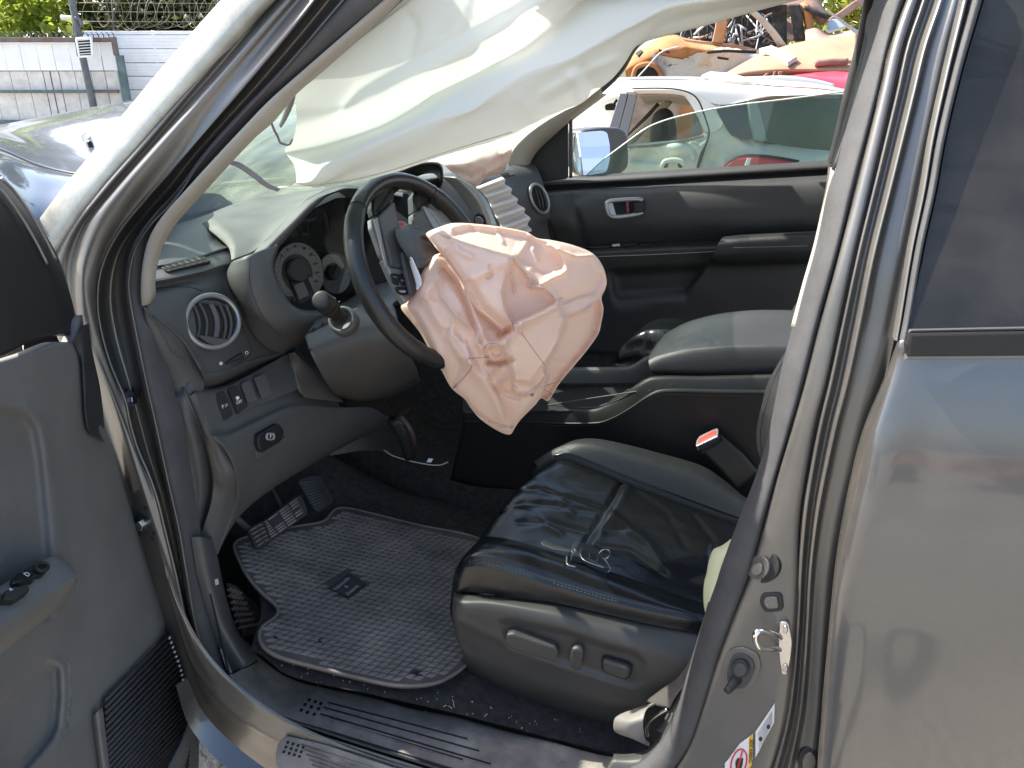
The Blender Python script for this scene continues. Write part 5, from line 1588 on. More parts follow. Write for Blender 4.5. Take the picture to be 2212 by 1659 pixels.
# seat-mounted side airbag cloth, in the sun
sab = loft('side_airbag', [cY([(1584, 1160), (1560, 1178), (1541, 1187), (1531, 1212), (1526, 1239), (1521, 1258), (1519, 1289), (1522, 1319), (1527, 1332)], .30, .25), cY([(1598, 1160), (1580, 1180), (1562, 1192), (1549, 1216), (1543, 1240), (1538, 1262), (1534, 1290), (1532, 1318), (1531, 1332)], .262, .222), cY([(1612, 1165), (1600, 1185), (1588, 1200), (1576, 1222), (1568, 1245), (1560, 1266), (1552, 1292), (1545, 1318), (1538, 1336)], .25, .215), cY([(1630, 1170), (1622, 1195), (1612, 1215), (1602, 1235), (1594, 1256), (1584, 1278), (1574, 1300), (1562, 1322), (1552, 1340)], .27, .23)], 30, 16, 'lime', car, t=.003)
line_on('airbag_seam', [(1592, 1178), (1570, 1205), (1556, 1240), (1548, 1275)], bvh_of(sab), .0008, 'scuff', sab, n=20)

# buckle
bkl = loft('belt_buckle', [cY([(1505, 970), (1548, 942)], .83, .85), cY([(1506, 964), (1553, 936)], .815, .835), cY([(1560, 1022), (1604, 978)], .82, .84), cY([(1590, 1060), (1640, 1020)], .83, .85)], 8, 20, 'dark', car, t=.02, linear=True)
bpl = plane3(P(1507, 964, Y=.813), P(1552, 936, Y=.833), P(1549, 926, Y=.855))
plate('buckle_top', [(1504, 967), (1506, 954), (1512, 945), (1546, 927), (1553, 928), (1552, 944)], bpl, .004, 'silver', bkl, rnd=3, bev=.001)
plate('release_button', [(1508, 959), (1512, 950), (1545, 932), (1550, 934), (1548, 942), (1512, 961)], bpl, .0055, 'red', bkl, rnd=2, bev=.001)

# belt: webbing running down behind the seal and looping through its anchor
bA = [(1530, 1300), (1517, 1345), (1505, 1384), (1493, 1415), (1480, 1442), (1456, 1468), (1420, 1495), (1390, 1518)]
bB = [(1541, 1310), (1528, 1352), (1516, 1392), (1505, 1425), (1494, 1452), (1480, 1478), (1462, 1500), (1446, 1530)]
loft('seat_belt', [cY(bA, .225, .25), cY(bB, .205, .20)], 40, 6, 'belt', car, t=.0015)
b2 = loft('seat_belt', [cY([(1480, 1442), (1466, 1494), (1448, 1526), (1431, 1559), (1413, 1576)], .22, .21), cY([(1496, 1440), (1480, 1490), (1462, 1530), (1448, 1560), (1430, 1584)], .2, .19)], 24, 5, 'belt', car, t=.0015)
lp0 = cY([(1412, 1518), (1372, 1530), (1331, 1548), (1325, 1566), (1330, 1582), (1365, 1595), (1402, 1607)], .235, .20, .235)
lp1 = cY([(1414, 1518), (1403, 1524), (1394, 1535), (1389, 1556), (1391, 1582), (1395, 1598), (1404, 1607)], .20, .165, .20)
loft('belt_loop', [lp0, [a * .5 + b * .5 + Vector((0, -.012, .006)) for a, b in zip(map(Vector, cr(lp0, 9)), map(Vector, cr(lp1, 9)))], lp1], 34, 15, mat('shiny_webbing', (.30, .27, .25), .38, bump=.5, scale=300, stretch=(1, 1, 8)), car, t=.0015)
anc = loft('belt_anchor', [cY([(1395, 1520), (1430, 1515), (1455, 1530), (1450, 1560)], .24, .22), cY([(1400, 1600), (1415, 1606), (1435, 1600), (1452, 1570)], .24, .22)], 14, 8, 'dark', car, t=.006)
tube('anchor_loop', [P(1442, 1532, Y=.205), P(1420, 1545, Y=.205), P(1402, 1560, Y=.205), P(1397, 1575, Y=.205), P(1400, 1590, Y=.205)], .0035, 'steel', anc, n=24, k=8)
# lower trim of the door pillar behind the seat
loft('pillar_foot_trim', [cY([(1326, 1628), (1360, 1628), (1400, 1618), (1432, 1598), (1452, 1562), (1476, 1494), (1500, 1410)], .20, .18), cY([(1322, 1640), (1365, 1642), (1410, 1632), (1442, 1608), (1462, 1566), (1486, 1496), (1508, 1412)], .165, .16), cY([(1305, 1670), (1360, 1670), (1405, 1648), (1440, 1612), (1462, 1570), (1486, 1500), (1508, 1416)], .15, .155)], 40, 10, 'dash2', car, t=.003)

# ------------------------------------------------------------------ centre console
con = loft('centre_console', [
    cY([(1000, 885), (1156, 879), (1281, 881), (1298, 876), (1340, 855), (1378, 828), (1410, 813), (1520, 812), (1760, 806)], 1.02, .90, .90),
    cY([(1000, 892), (1156, 885), (1281, 887), (1298, 883), (1342, 862), (1381, 834), (1412, 819), (1520, 818), (1760, 812)], .99, .88, .88),
    cY([(1000, 912), (1156, 914), (1290, 915), (1325, 904), (1360, 885), (1400, 860), (1430, 850), (1540, 851), (1760, 853)], .98, .865, .865),
    cY([(1000, 918), (1156, 920), (1292, 920), (1328, 909), (1363, 890), (1403, 865), (1432, 855), (1540, 856), (1760, 858)], .985, .872, .872),
    cY([(980, 1000), (1156, 1000), (1300, 1005), (1400, 1005), (1500, 1010), (1600, 1010), (1760, 1010)], 1.0, .88, .88),
    cY([(960, 1090), (1156, 1150), (1300, 1180), (1400, 1190), (1500, 1200), (1600, 1200), (1760, 1200)], 1.0, .88, .88)], 70, 45, 'dark', car)
thick(con, .004)
cnt = bvh_of(con)
line_on('console_trim_line', [(1090, 879), (1156, 879), (1281, 881), (1298, 876), (1340, 855), (1378, 828), (1410, 813)], cnt, .0016, 'dash2', con, n=50, lift=.0006)
line_on('console_trim_line', [(1156, 918), (1290, 918), (1326, 906), (1362, 887), (1402, 862), (1431, 852), (1540, 853), (1656, 854)], cnt, .0009, 'dash2', con, n=60, lift=.0005)
loft('console_far_side', [cY([(1150, 795), (1241, 793), (1356, 791), (1371, 785), (1398, 769), (1440, 760)], 1.12, 1.10), cY([(1150, 800), (1241, 799), (1358, 797), (1374, 791), (1400, 777), (1440, 768)], 1.09, 1.08), cY([(1150, 830), (1241, 830), (1358, 830), (1374, 830), (1400, 830), (1440, 830)], 1.08, 1.08)], 40, 14, 'dash', con, t=.003)
loft('console_tray', [cY([(1000, 840), (1400, 836)], 1.07), cY([(1000, 890), (1400, 886)], .92)], 12, 6, 'void', con)
lid = loft('armrest_lid', [
    cY([(1450, 735), (1500, 710), (1545, 692), (1606, 684), (1660, 682), (1760, 684)], 1.20),
    cY([(1420, 740), (1440, 720), (1484, 696), (1543, 680), (1606, 672), (1660, 670), (1770, 672)], 1.12),
    cY([(1406, 762), (1425, 740), (1480, 722), (1545, 712), (1606, 708), (1660, 708), (1770, 710)], 1.02, 1.04),
    cY([(1402, 774), (1420, 764), (1478, 750), (1556, 742), (1631, 740), (1680, 741), (1770, 744)], .94, .945),
    cY([(1401, 782), (1424, 772), (1480, 761), (1556, 754), (1631, 751), (1680, 752), (1770, 756)], .918, .925),
    cY([(1404, 796), (1426, 790), (1480, 786), (1556, 784), (1631, 782), (1680, 782), (1770, 785)], .908, .915),
    cY([(1409, 804), (1430, 806), (1500, 810), (1560, 811), (1620, 811), (1680, 806), (1770, 806)], .915, .92),
    cY([(1413, 808), (1434, 812), (1500, 816), (1560, 817), (1620, 817), (1680, 812), (1770, 812)], .96, .96)], 70, 50, mat('worn_grey_vinyl', (.034, .036, .036), .38, bump=.4, scale=900, var=.1, vscale=6), con,
    disp=lambda g: relief(g, [('ridge', [(1385 + 70, 762 - 22), (1450, 735), (1505, 718)], -.004, 4, 3), ('ridge', [(1462, 748), (1490, 730), (1530, 726)], -.004, 3, 4), ('ridge', [(1470, 752), (1500, 746), (1535, 738)], .003, 4, 4), ('bump', 1545, 742, 8, 4, -.005)]))
loft('lid_front', [cY([(1450, 735), (1428, 742), (1412, 760), (1403, 780), (1405, 798), (1412, 808)], 1.2, .92), cY([(1420, 742), (1412, 750), (1406, 762), (1401, 782), (1404, 797), (1410, 805)], 1.12, .91)], 16, 5, 'dash2', lid)

# passenger seat cushion and backrest edge
pse = loft('passenger_seat', [
    cY([(1305, 800), (1330, 790), (1400, 800), (1500, 810)], 1.28, 1.2),
    cY([(1322, 786), (1346, 748), (1395, 722), (1500, 735)], 1.30, 1.25),
    cY([(1346, 748), (1372, 722), (1420, 705), (1510, 712)], 1.36, 1.3),
    cY([(1391, 705), (1411, 692), (1443, 687), (1500, 692)], 1.5, 1.45),
    cY([(1400, 712), (1420, 702), (1450, 697), (1500, 700)], 1.58, 1.55)], 40, 40, 'leather', car,
    disp=lambda g: relief(g, [('ridge', [(1340, 770), (1380, 765), (1410, 775)], .004, 5, 5), ('ridge', [(1350, 750), (1385, 745), (1410, 755)], -.004, 5, 4), ('ridge', [(1405, 700), (1400, 730), (1390, 770)], -.004, 4, 4), ('ridge', [(1335, 785), (1380, 780), (1405, 788)], -.003, 4, 4)]))
loft('passenger_backrest', [cY([(1764, 540), (1748, 590), (1730, 640), (1712, 668), (1704, 690)], 1.42, 1.30), cY([(1776, 545), (1764, 600), (1748, 650), (1735, 680), (1720, 700)], 1.34, 1.22), cY([(1830, 560), (1815, 620), (1800, 670), (1790, 700), (1780, 720)], 1.34, 1.22)], 20, 10, 'leather_g', pse)
# ------------------------------------------------------------------ passenger door (far side)
YP = 1.70
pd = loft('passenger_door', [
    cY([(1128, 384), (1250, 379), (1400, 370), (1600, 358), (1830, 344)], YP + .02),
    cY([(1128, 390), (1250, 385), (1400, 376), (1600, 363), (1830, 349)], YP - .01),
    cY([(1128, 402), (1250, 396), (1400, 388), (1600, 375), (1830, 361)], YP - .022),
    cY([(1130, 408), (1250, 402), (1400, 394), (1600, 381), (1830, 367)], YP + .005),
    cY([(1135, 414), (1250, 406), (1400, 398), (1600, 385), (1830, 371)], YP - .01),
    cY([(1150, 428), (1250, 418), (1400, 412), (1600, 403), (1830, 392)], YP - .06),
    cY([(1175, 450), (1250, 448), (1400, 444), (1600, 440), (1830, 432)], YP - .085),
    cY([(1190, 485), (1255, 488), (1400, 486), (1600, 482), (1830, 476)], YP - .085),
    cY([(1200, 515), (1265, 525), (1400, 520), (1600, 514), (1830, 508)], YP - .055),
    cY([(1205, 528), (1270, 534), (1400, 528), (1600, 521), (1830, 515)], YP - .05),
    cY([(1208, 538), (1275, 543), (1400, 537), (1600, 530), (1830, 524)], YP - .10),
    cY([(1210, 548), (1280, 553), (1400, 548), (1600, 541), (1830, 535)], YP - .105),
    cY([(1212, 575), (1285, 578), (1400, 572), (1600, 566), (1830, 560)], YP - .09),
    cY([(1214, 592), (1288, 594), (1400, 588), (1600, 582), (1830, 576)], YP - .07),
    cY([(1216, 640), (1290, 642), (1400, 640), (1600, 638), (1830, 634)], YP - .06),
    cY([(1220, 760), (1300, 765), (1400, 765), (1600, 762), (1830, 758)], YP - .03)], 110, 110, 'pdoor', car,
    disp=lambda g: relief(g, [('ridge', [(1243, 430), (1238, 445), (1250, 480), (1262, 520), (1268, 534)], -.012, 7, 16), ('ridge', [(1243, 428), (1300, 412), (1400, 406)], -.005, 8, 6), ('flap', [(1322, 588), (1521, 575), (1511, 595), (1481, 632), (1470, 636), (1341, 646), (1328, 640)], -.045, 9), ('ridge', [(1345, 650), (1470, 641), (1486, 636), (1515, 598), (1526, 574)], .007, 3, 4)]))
thick(pd, .01)
pt = bvh_of(pd)
# sunlit edge trim, armrest, switch panel
arm = loft('armrest', [
    cY([(1566, 510), (1600, 506), (1660, 502), (1790, 496)], YP - .06),
    cY([(1560, 514), (1600, 511), (1660, 508), (1790, 502)], YP - .14),
    cY([(1553, 524), (1600, 519), (1660, 515), (1790, 509)], YP - .165),
    cY([(1546, 538), (1600, 533), (1660, 530), (1790, 525)], YP - .17),
    cY([(1538, 555), (1600, 553), (1660, 550), (1790, 545)], YP - .165),
    cY([(1531, 566), (1600, 569), (1660, 567), (1790, 562)], YP - .14),
    cY([(1534, 572), (1600, 574), (1660, 572), (1790, 568)], YP - .08)], 30, 40, 'leather_g', pd)
at_ = bvh_of(arm)
for k in range(34):
    u = k / 34
    x, y = 1585 + u * 160, 535 - u * 4
    line_on('stitch', [(x, y), (x + 3, y - .1)], at_, .0011, 'silver_dk', arm, n=2, k=4, lift=.0005)
line_on('ledge_line', [(1291, 554), (1400, 550), (1546, 543)], pt, .0012, 'silver_dk', pd, n=30, lift=.001)
swp2 = stick('window_switch_panel', [(1265, 535), (1290, 530), (1431, 522), (1436, 529), (1280, 538)], pt, .006, 'gloss', pd, rnd=2)
stick('window_switch', [(1322, 529), (1340, 527), (1341, 533), (1325, 535)], pt, .012, 'silver_dk', pd, rnd=1)
stick('window_switch', [(1346, 528), (1376, 526), (1374, 531), (1348, 533)], pt, .012, 'dark', pd, rnd=1)
# chrome-rimmed inner handle
hc, hn = fit(pt, [(1306, 435), (1390, 430), (1390, 465), (1313, 470)])
hn = (hn + Vector((.15, -.8, .1))).normalized()
hpl2 = (hc + hn * .006, hn)
bez = [(1307, 437), (1313, 431), (1340, 428), (1378, 426), (1390, 429), (1393, 446), (1390, 463), (1377, 467), (1330, 473), (1316, 471), (1309, 460)]
cup = plate('handle_cup', bez, hpl2, .002, 'void', pd, rnd=5)
han = plate('door_handle', [(1370, 438), (1392, 436), (1392, 458), (1370, 461)], (hpl2[0] + hn * .003, hn), .012, 'dark', pd, rnd=3, bev=.003)
plate('lock_tab', [(1352, 436), (1358, 435), (1360, 459), (1354, 460)], (hpl2[0] + hn * .003, hn), .012, mat('dark_red_plastic', (.16, .02, .02), .45), han, rnd=1)
tube('handle_bezel', [PP(x, y, (hpl2[0] + hn * .006, hn)) for x, y in smooth_px([(1389, 433), (1378, 430.5), (1340, 432), (1316, 435), (1310.5, 440), (1313, 458), (1320, 467), (1334, 469), (1377, 463), (1389, 459)], 60)], .0075, 'silver', pd, n=60, k=10)
plate('bezel_face', [(1308, 438), (1318, 433), (1324, 438), (1332, 466), (1320, 471), (1312, 464)], (hpl2[0] + hn * .004, hn), .006, 'silver', pd, rnd=4, bev=.002)
# half-lowered window glass, frame, quarter sail, far pillar
gt = [(1262, 383), (1268, 378), (1300, 348), (1343, 315), (1398, 276), (1430, 262), (1468, 251), (1531, 237), (1598, 226), (1700, 214), (1830, 197)]
gb = [(1262, 386), (1290, 387), (1320, 386), (1360, 384), (1400, 382), (1430, 380), (1468, 378), (1531, 374), (1598, 370), (1700, 364), (1830, 356)]
pg = loft('window_glass', [cY(gt, YP + .045), cY(gb, YP + .03)], 40, 6, 'glass_tint', pd)
tube('glass_edge', [Vector(p) + Vector((0, -.001, 0)) for p in cY(gt, YP + .045)], .0026, mat('glass_edge', (.75, .82, .76), .15, emit=None), pg, n=60, k=6)
wf = [(1893, -40), (1875, -14), (1868, 6), (1863, 40), (1846, 120), (1826, 200), (1806, 290), (1790, 352)]
for nm, x0, x1, y0, m_ in (('window_frame', -2, 22, YP - .01, 'rubber'), ('frame_lip', 18, 30, YP - .05, 'dark')):
    loft(nm, [cY([(x + x0 - 1, y) for x, y in wf], y0 + .03), cY([(x + x0, y) for x, y in wf], y0), cY([(x + x1, y) for x, y in wf], y0 - .01), cY([(x + x1 + 2, y) for x, y in wf], y0 + .03)], 30, 10, m_, pd)
loft('window_frame', [cY([(1860, 30), (1872, 4), (1860, -8), (1700, -2), (1500, 40)], YP), cY([(1880, 40), (1890, 0), (1880, -30), (1700, -30), (1500, 10)], YP - .02)], 30, 5, 'rubber', pd, t=.01)
fo_ = [(1226, 250), (1231, 246), (1300, 196), (1345, 150), (1380, 95), (1450, 60)]
loft('window_frame', [cY([(x + 3, y + 4) for x, y in fo_], YP + .0), cY(fo_, YP - .02), cY([(x - 14, y - 14) for x, y in fo_], YP - .02)], 24, 7, 'rubber', pd, t=.01)
sail = plate('mirror_sail', [(1150, 330), (1162, 318), (1224, 256), (1228, 262), (1228, 386), (1162, 394), (1150, 386), (1145, 355)], plane3(P(1150, 340, Y=YP - .02), P(1228, 386, Y=YP - .03), P(1226, 258, Y=YP - .01)), .012, 'dark', pd, rnd=8, bev=.004)
tube('sail_edge', cY([(1233, 248), (1233, 320), (1233, 384)], YP - .03), .006, 'rubber_grey', pd, n=12, k=8)
loft('far_pillar_trim', [cY([(1098, 395), (1100, 340), (1130, 300), (1180, 262), (1231, 232), (1300, 170)], 1.60), cY([(1130, 405), (1136, 350), (1150, 322), (1190, 285), (1234, 250), (1300, 200)], 1.62), cY([(1140, 408), (1150, 355), (1165, 330), (1200, 295), (1240, 258), (1310, 205)], 1.70)], 30, 9, 'trim', car, t=.004)
# exterior mirror on the far side
msh = [(1236, 284), (1244, 279), (1281, 274), (1318, 275), (1332, 284), (1337, 300), (1338, 340), (1337, 362), (1320, 376), (1268, 382), (1248, 374), (1238, 356), (1235, 320)]
mn = (Vector((.96, .12, -.03)).normalized() - ray(1285, 330).normalized()).normalized()
mo = P(1285, 330, Y=YP + .16)
mh = plate('door_mirror', msh, (mo - mn * .0, mn), .05, 'dash2', car, rnd=10, bev=.010, base=-.03)
mg = plate('mirror_glass', [(1239, 291), (1252, 286), (1300, 282), (1311, 286), (1317, 312), (1318, 340), (1310, 372), (1268, 379), (1252, 376), (1242, 366), (1238, 340)], (mo + mn * .0505, mn), .001, 'mirror', mh, rnd=8, bev=.0004)

# right-hand end of the dashboard: screen hood, passenger vents, airbag lid
loft('screen_hood', [cY([(840, 372), (863, 366), (900, 352), (945, 350), (956, 360), (958, 392)], 1.02, 1.1), cY([(845, 380), (870, 372), (905, 358), (942, 356), (951, 364), (953, 395)], .98, 1.06), cY([(850, 420), (875, 400), (905, 380), (935, 375), (946, 385), (948, 410)], 1.1, 1.2)], 30, 9, 'dark', dash, t=.004)
rdsh = loft('passenger_dash', [
    cY([(900, 392), (960, 375), (1020, 372), (1080, 362), (1150, 350)], 1.12, 1.68),
    cY([(890, 400), (955, 384), (1020, 384), (1085, 374), (1165, 372)], 1.05, 1.62),
    cY([(900, 420), (962, 398), (1030, 402), (1100, 395), (1180, 420)], 1.04, 1.60),
    cY([(930, 450), (985, 430), (1045, 430), (1120, 430), (1188, 450)], 1.04, 1.60),
    cY([(960, 490), (1010, 480), (1060, 478), (1130, 478), (1188, 470)], 1.06, 1.60),
    cY([(980, 540), (1030, 540), (1080, 540), (1140, 530), (1185, 500)], 1.10, 1.62),
    cY([(980, 640), (1030, 640), (1080, 640), (1180, 640), (1230, 640)], 1.2, 1.65)], 50, 40, 'dash', dash)
rt_ = bvh_of(rdsh)
sil = loft('centre_fascia', [cY([(955, 382), (985, 410), (1010, 445), (1030, 488)], 1.03, 1.05), cY([(985, 384), (1012, 408), (1036, 440), (1056, 488)], 1.0, 1.03), cY([(1000, 386), (1030, 408), (1055, 440), (1075, 488)], 1.03, 1.05)], 30, 11, 'silver_dk', dash, t=.003)
stick('fascia_knob', ell(1038, 476, 12, 16, -25), bvh_of(sil), .006, 'gloss', sil)
stick('fascia_knob_ring', ell(1038, 476, 9, 12, -25), bvh_of(sil), .009, 'silver', sil)
pv = tube('passenger_vent', [hit(rt_, x, y)[0] + hit(rt_, x, y)[1] * .006 for x, y in ell(1162, 430, 17, 32, -24, 24)], .006, 'silver_dk', car, n=40, k=8, closed=True)
stick('vent_bowl', ell(1162, 430, 16, 30, -24), rt_, .003, 'void', pv)
for k in range(3):
    line_on('vent_slat', [(1153 + k * 8, 408 + k * 3), (1160 + k * 8, 430 + k * 2), (1164 + k * 7, 450)], rt_, .002, 'dash2', pv, n=10, lift=.006)
stick('defroster_vent', [(1066, 376), (1100, 368), (1112, 378), (1082, 388)], rt_, .004, 'dash2', dash, rnd=3)
stick('defroster_slot', [(1080, 378), (1096, 374), (1101, 380), (1086, 384)], rt_, .0045, 'void', dash, rnd=1)
# red start button seen through the wheel
sbp = plane(P(868, 487, Y=.95), (.9, -.3, .2))
plate('start_surround', [(800, 450), (850, 452), (885, 478), (890, 500), (820, 510), (800, 490)], plane(P(868, 487, Y=.96), (.9, -.3, .2)), .003, 'dash2', dash, rnd=6)
sb_ = plate('start_button_ring', ell(866, 487, 13, 9, 20), sbp, .004, 'silver', dash)
plate('start_button', ell(866, 487, 10, 7, 20), (sbp[0] + sbp[1] * .004, sbp[1]), .003, 'red_print', sb_)

# ------------------------------------------------------------------ open front door (left)
HX = Vector((-1.0, .015, 0))
dd = Vector((.24, -.97, 0)).normalized()
dn = Vector((dd.y * -1, dd.x, 0)).normalized()
if dn.dot(C0 - HX) < 0: dn = -dn
def DP(x, y, off=0.0):
    return PP(x, y, (HX + dn * off, dn))
def cD(pts, *v):
    return [DP(p[0], p[1], q) for p, q in zip(pts, fr(pts, v))]
fd = loft('front_door', [
    cD([(178, 680), (190, 760), (212, 860), (228, 920), (252, 985), (270, 1050), (292, 1120), (318, 1200), (340, 1262), (358, 1310), (366, 1340), (366, 1362), (398, 1440), (428, 1540), (430, 1610), (428, 1720)], -.03),
    cD([(172, 690), (184, 765), (205, 860), (220, 922), (244, 985), (261, 1050), (282, 1120), (306, 1200), (328, 1262), (348, 1308), (358, 1338), (358, 1366), (388, 1440), (416, 1540), (420, 1610), (418, 1720)], .0),
    cD([(160, 735), (178, 780), (186, 860), (200, 930), (222, 1000), (236, 1060), (246, 1130), (262, 1200), (290, 1280), (322, 1330), (338, 1350), (342, 1380), (370, 1450), (392, 1540), (398, 1610), (398, 1720)], .014),
    cD([(120, 740), (150, 790), (160, 860), (170, 930), (186, 1000), (196, 1060), (205, 1130), (214, 1200), (228, 1290), (250, 1350), (270, 1400), (282, 1440), (300, 1500), (316, 1560), (330, 1620), (340, 1720)], .018),
    cD([(60, 765), (100, 800), (115, 870), (122, 930), (130, 1000), (138, 1060), (144, 1130), (150, 1200), (160, 1290), (172, 1350), (182, 1400), (190, 1440), (200, 1500), (212, 1560), (222, 1620), (230, 1720)], .018),
    cD([(-20, 790), (0, 820), (20, 880), (30, 940), (40, 1000), (50, 1060), (56, 1130), (62, 1200), (70, 1290), (80, 1350), (90, 1400), (96, 1440), (104, 1500), (114, 1560), (124, 1620), (130, 1720)], .018),
    cD([(-120, 820), (-110, 850), (-100, 900), (-90, 950), (-80, 1000), (-70, 1060), (-64, 1130), (-58, 1200), (-50, 1290), (-40, 1350), (-30, 1400), (-24, 1440), (-16, 1500), (-6, 1560), (4, 1620), (10, 1720)], .018),
    cD([(-420, 900), (-410, 920), (-400, 960), (-390, 1000), (-380, 1060), (-370, 1100), (-364, 1160), (-358, 1220), (-350, 1300), (-340, 1360), (-330, 1420), (-324, 1460), (-316, 1520), (-306, 1580), (-296, 1640), (-290, 1740)], .018)], 130, 110, 'door_trim', car,
    disp=lambda g: relief(g, [
        ('flap', [(-60, 880), (0, 888), (55, 896), (75, 925), (85, 980), (96, 1090), (106, 1210), (104, 1330), (-60, 1340)], -.022, 14),
        ('ridge', [(60, 884), (92, 925), (104, 1000), (120, 1120), (134, 1210)], .004, 14, 18),
        ('flap', [(100, 1432), (125, 1442), (128, 1500), (122, 1570), (108, 1600), (50, 1670), (-60, 1720), (-60, 1590), (30, 1500)], -.03, 10),
        ('ridge', [(103, 1436), (122, 1428), (134, 1445), (138, 1490), (134, 1550), (124, 1595), (60, 1660)], .006, 8, 9)]))
thick(fd, .02)
ft = bvh_of(fd)
# edge rubber of the door trim
loft('door_rubber', [cD([(192, 700), (200, 760), (216, 835), (224, 900), (226, 935), (232, 962)], -.006), cD([(180, 704), (182, 770), (186, 840), (190, 905), (200, 935), (216, 945)], .024), cD([(158, 735), (172, 770), (178, 840), (182, 900), (190, 935), (216, 945)], .02)], 30, 9, 'rubber', fd)
# sail panel at the mirror base
sl_ = loft('mirror_cover', [
    cD([(-5, 372), (22, 398), (60, 450), (98, 505), (132, 575), (152, 640), (165, 700)], -.02),
    cD([(-20, 372), (10, 410), (50, 462), (88, 520), (120, 590), (138, 650), (150, 712), (153, 720)], .0),
    cD([(-30, 400), (0, 432), (40, 490), (75, 545), (100, 600), (118, 660), (128, 712), (140, 718)], .012),
    cD([(-60, 440), (-20, 490), (10, 560), (30, 620), (42, 670), (54, 712), (60, 742)], .022),
    cD([(-90, 480), (-60, 540), (-20, 600), (-4, 660), (8, 710), (14, 740), (18, 762)], .022),
    cD([(-160, 520), (-130, 590), (-90, 650), (-70, 700), (-60, 740), (-52, 765), (-46, 785)], .015)], 50, 30, 'dark', fd, t=.01)
for o_, off, r_, m_ in (((8, 0), .008, .0025, 'silver_dk'), ((-10, 10), .014, .002, 'silver_dk')):
    tube('sail_seal', cD([(x + o_[0], y + o_[1]) for x, y in [(-5, 385), (22, 412), (60, 465), (92, 520), (112, 560)]], off), r_, m_, fd, n=30, k=6)
# window frame of the door above the sail: rubber strip
loft('front_window_frame', [cD([(-40, 340), (4, 380), (46, 432), (92, 495), (130, 565), (152, 635), (168, 700)], -.045), cD([(-52, 356), (-8, 390), (34, 440), (80, 505), (118, 575), (140, 645), (158, 706)], -.012)], 30, 6, 'rubber', fd, t=.012)
# armrest pod with window and lock switches
ap = loft('armrest', [
    cD([(140, 1212), (110, 1204), (60, 1232), (0, 1268), (-60, 1300), (-260, 1410)], .016),
    cD([(152, 1218), (112, 1206), (60, 1236), (0, 1272), (-60, 1306), (-260, 1414)], .055),
    cD([(164, 1240), (130, 1258), (80, 1290), (10, 1335), (-50, 1370), (-240, 1480)], .085),
    cD([(165, 1248), (134, 1270), (84, 1304), (14, 1348), (-46, 1384), (-236, 1492)], .088),
    cD([(164, 1262), (136, 1292), (88, 1330), (20, 1380), (-40, 1420), (-230, 1530)], .075),
    cD([(160, 1276), (130, 1312), (84, 1350), (20, 1400), (-40, 1444), (-230, 1560)], .02)], 60, 46, 'door_trim', fd, t=.006)
apt = bvh_of(ap)
mir = stick('mirror_switch', [(48, 1238), (70, 1226), (96, 1220), (106, 1228), (92, 1246), (60, 1256), (46, 1250)], apt, .006, 'gloss', ap, rnd=8, bev=.002)
tube('mirror_switch_dial', [hit(apt, x, y)[0] + hit(apt, x, y)[1] * .009 for x, y in ell(84, 1236, 12, 7, -20, 18)], .003, 'dark', ap, n=30, k=8, closed=True)
lk = stick('lock_switch', [(18, 1262), (34, 1248), (62, 1246), (78, 1244), (70, 1260), (44, 1268), (22, 1272)], apt, .009, 'gloss', ap, rnd=6, bev=.002)
ws = stick('window_switch', [(0, 1288), (50, 1274), (54, 1288), (24, 1308), (-6, 1308)], apt, .012, 'dark', ap, rnd=4, bev=.002)
ws2 = stick('window_switch', [(-60, 1316), (-8, 1294), (-4, 1310), (-34, 1330), (-64, 1334)], apt, .012, 'dark', ap, rnd=4, bev=.002)
for q, s in (((52, 1253), 'D'), ((14, 1291), '^')):
    p_, n_ = hit(apt, *q)
    text_on('switch_symbol', s, q, apt, .011, 'white_print', ap, along=(q[0] + 10, q[1] - 5), lift=.0125 if s == '^' else .0095)
# ribbed loudspeaker grille low on the door
gpx = [(364, 1368), (222, 1532), (232, 1600), (240, 1720), (392, 1720), (412, 1560), (404, 1500), (390, 1440)]
gcut = [DP(x, y, .020) for x, y in gpx]
grl = plate3('speaker_grille', gcut, dn, .004, 'void', fd, bev=.001)
for k in range(34):
    u = k / 33
    # ribs run up to the right, closing on the front edge of the grille
    y1 = 1372 + u * 330
    x1 = float(np.interp(y1, [1368, 1440, 1500, 1560, 1720], [364, 390, 404, 412, 400]))
    x0 = x1 - 170
    y0 = y1 + 172 + u * 20
    # clip at the left edge of the grille
    xl = 226 + 10 * u
    if x0 < xl:
        t_ = (xl - x1) / (x0 - x1)
        x0, y0 = xl, y1 + (y0 - y1) * t_
    tube('grille_rib', [DP(x0, y0, .0275), DP(x1, y1, .0275)], .0042, 'rubber', grl, n=2, k=6)
for k in range(17):
    u = k / 16
    y1 = 1376 + u * 160
    x1 = float(np.interp(y1, [1368, 1440, 1500, 1560], [364, 390, 404, 412]))
    tube('grille_clip', [DP(x1 - 2, y1 + 3, .034), DP(x1 + 1, y1, .034)], .003, 'silver_dk', grl, n=2, k=5)
loft('grille_border', [cD([(200, 1548), (206, 1600), (214, 1660), (222, 1720)], .02), cD([(210, 1538), (217, 1600), (226, 1660), (236, 1720)], .034), cD([(222, 1530), (230, 1600), (238, 1660), (248, 1720)], .03)], 16, 7, 'door_trim', fd)
loft('grille_border', [cD([(416, 1534), (390, 1600), (360, 1660), (330, 1740)], .03), cD([(424, 1538), (402, 1600), (374, 1665), (346, 1745)], .036), cD([(432, 1560), (428, 1620), (426, 1680), (424, 1745)], .02)], 16, 9, 'door_trim', fd)
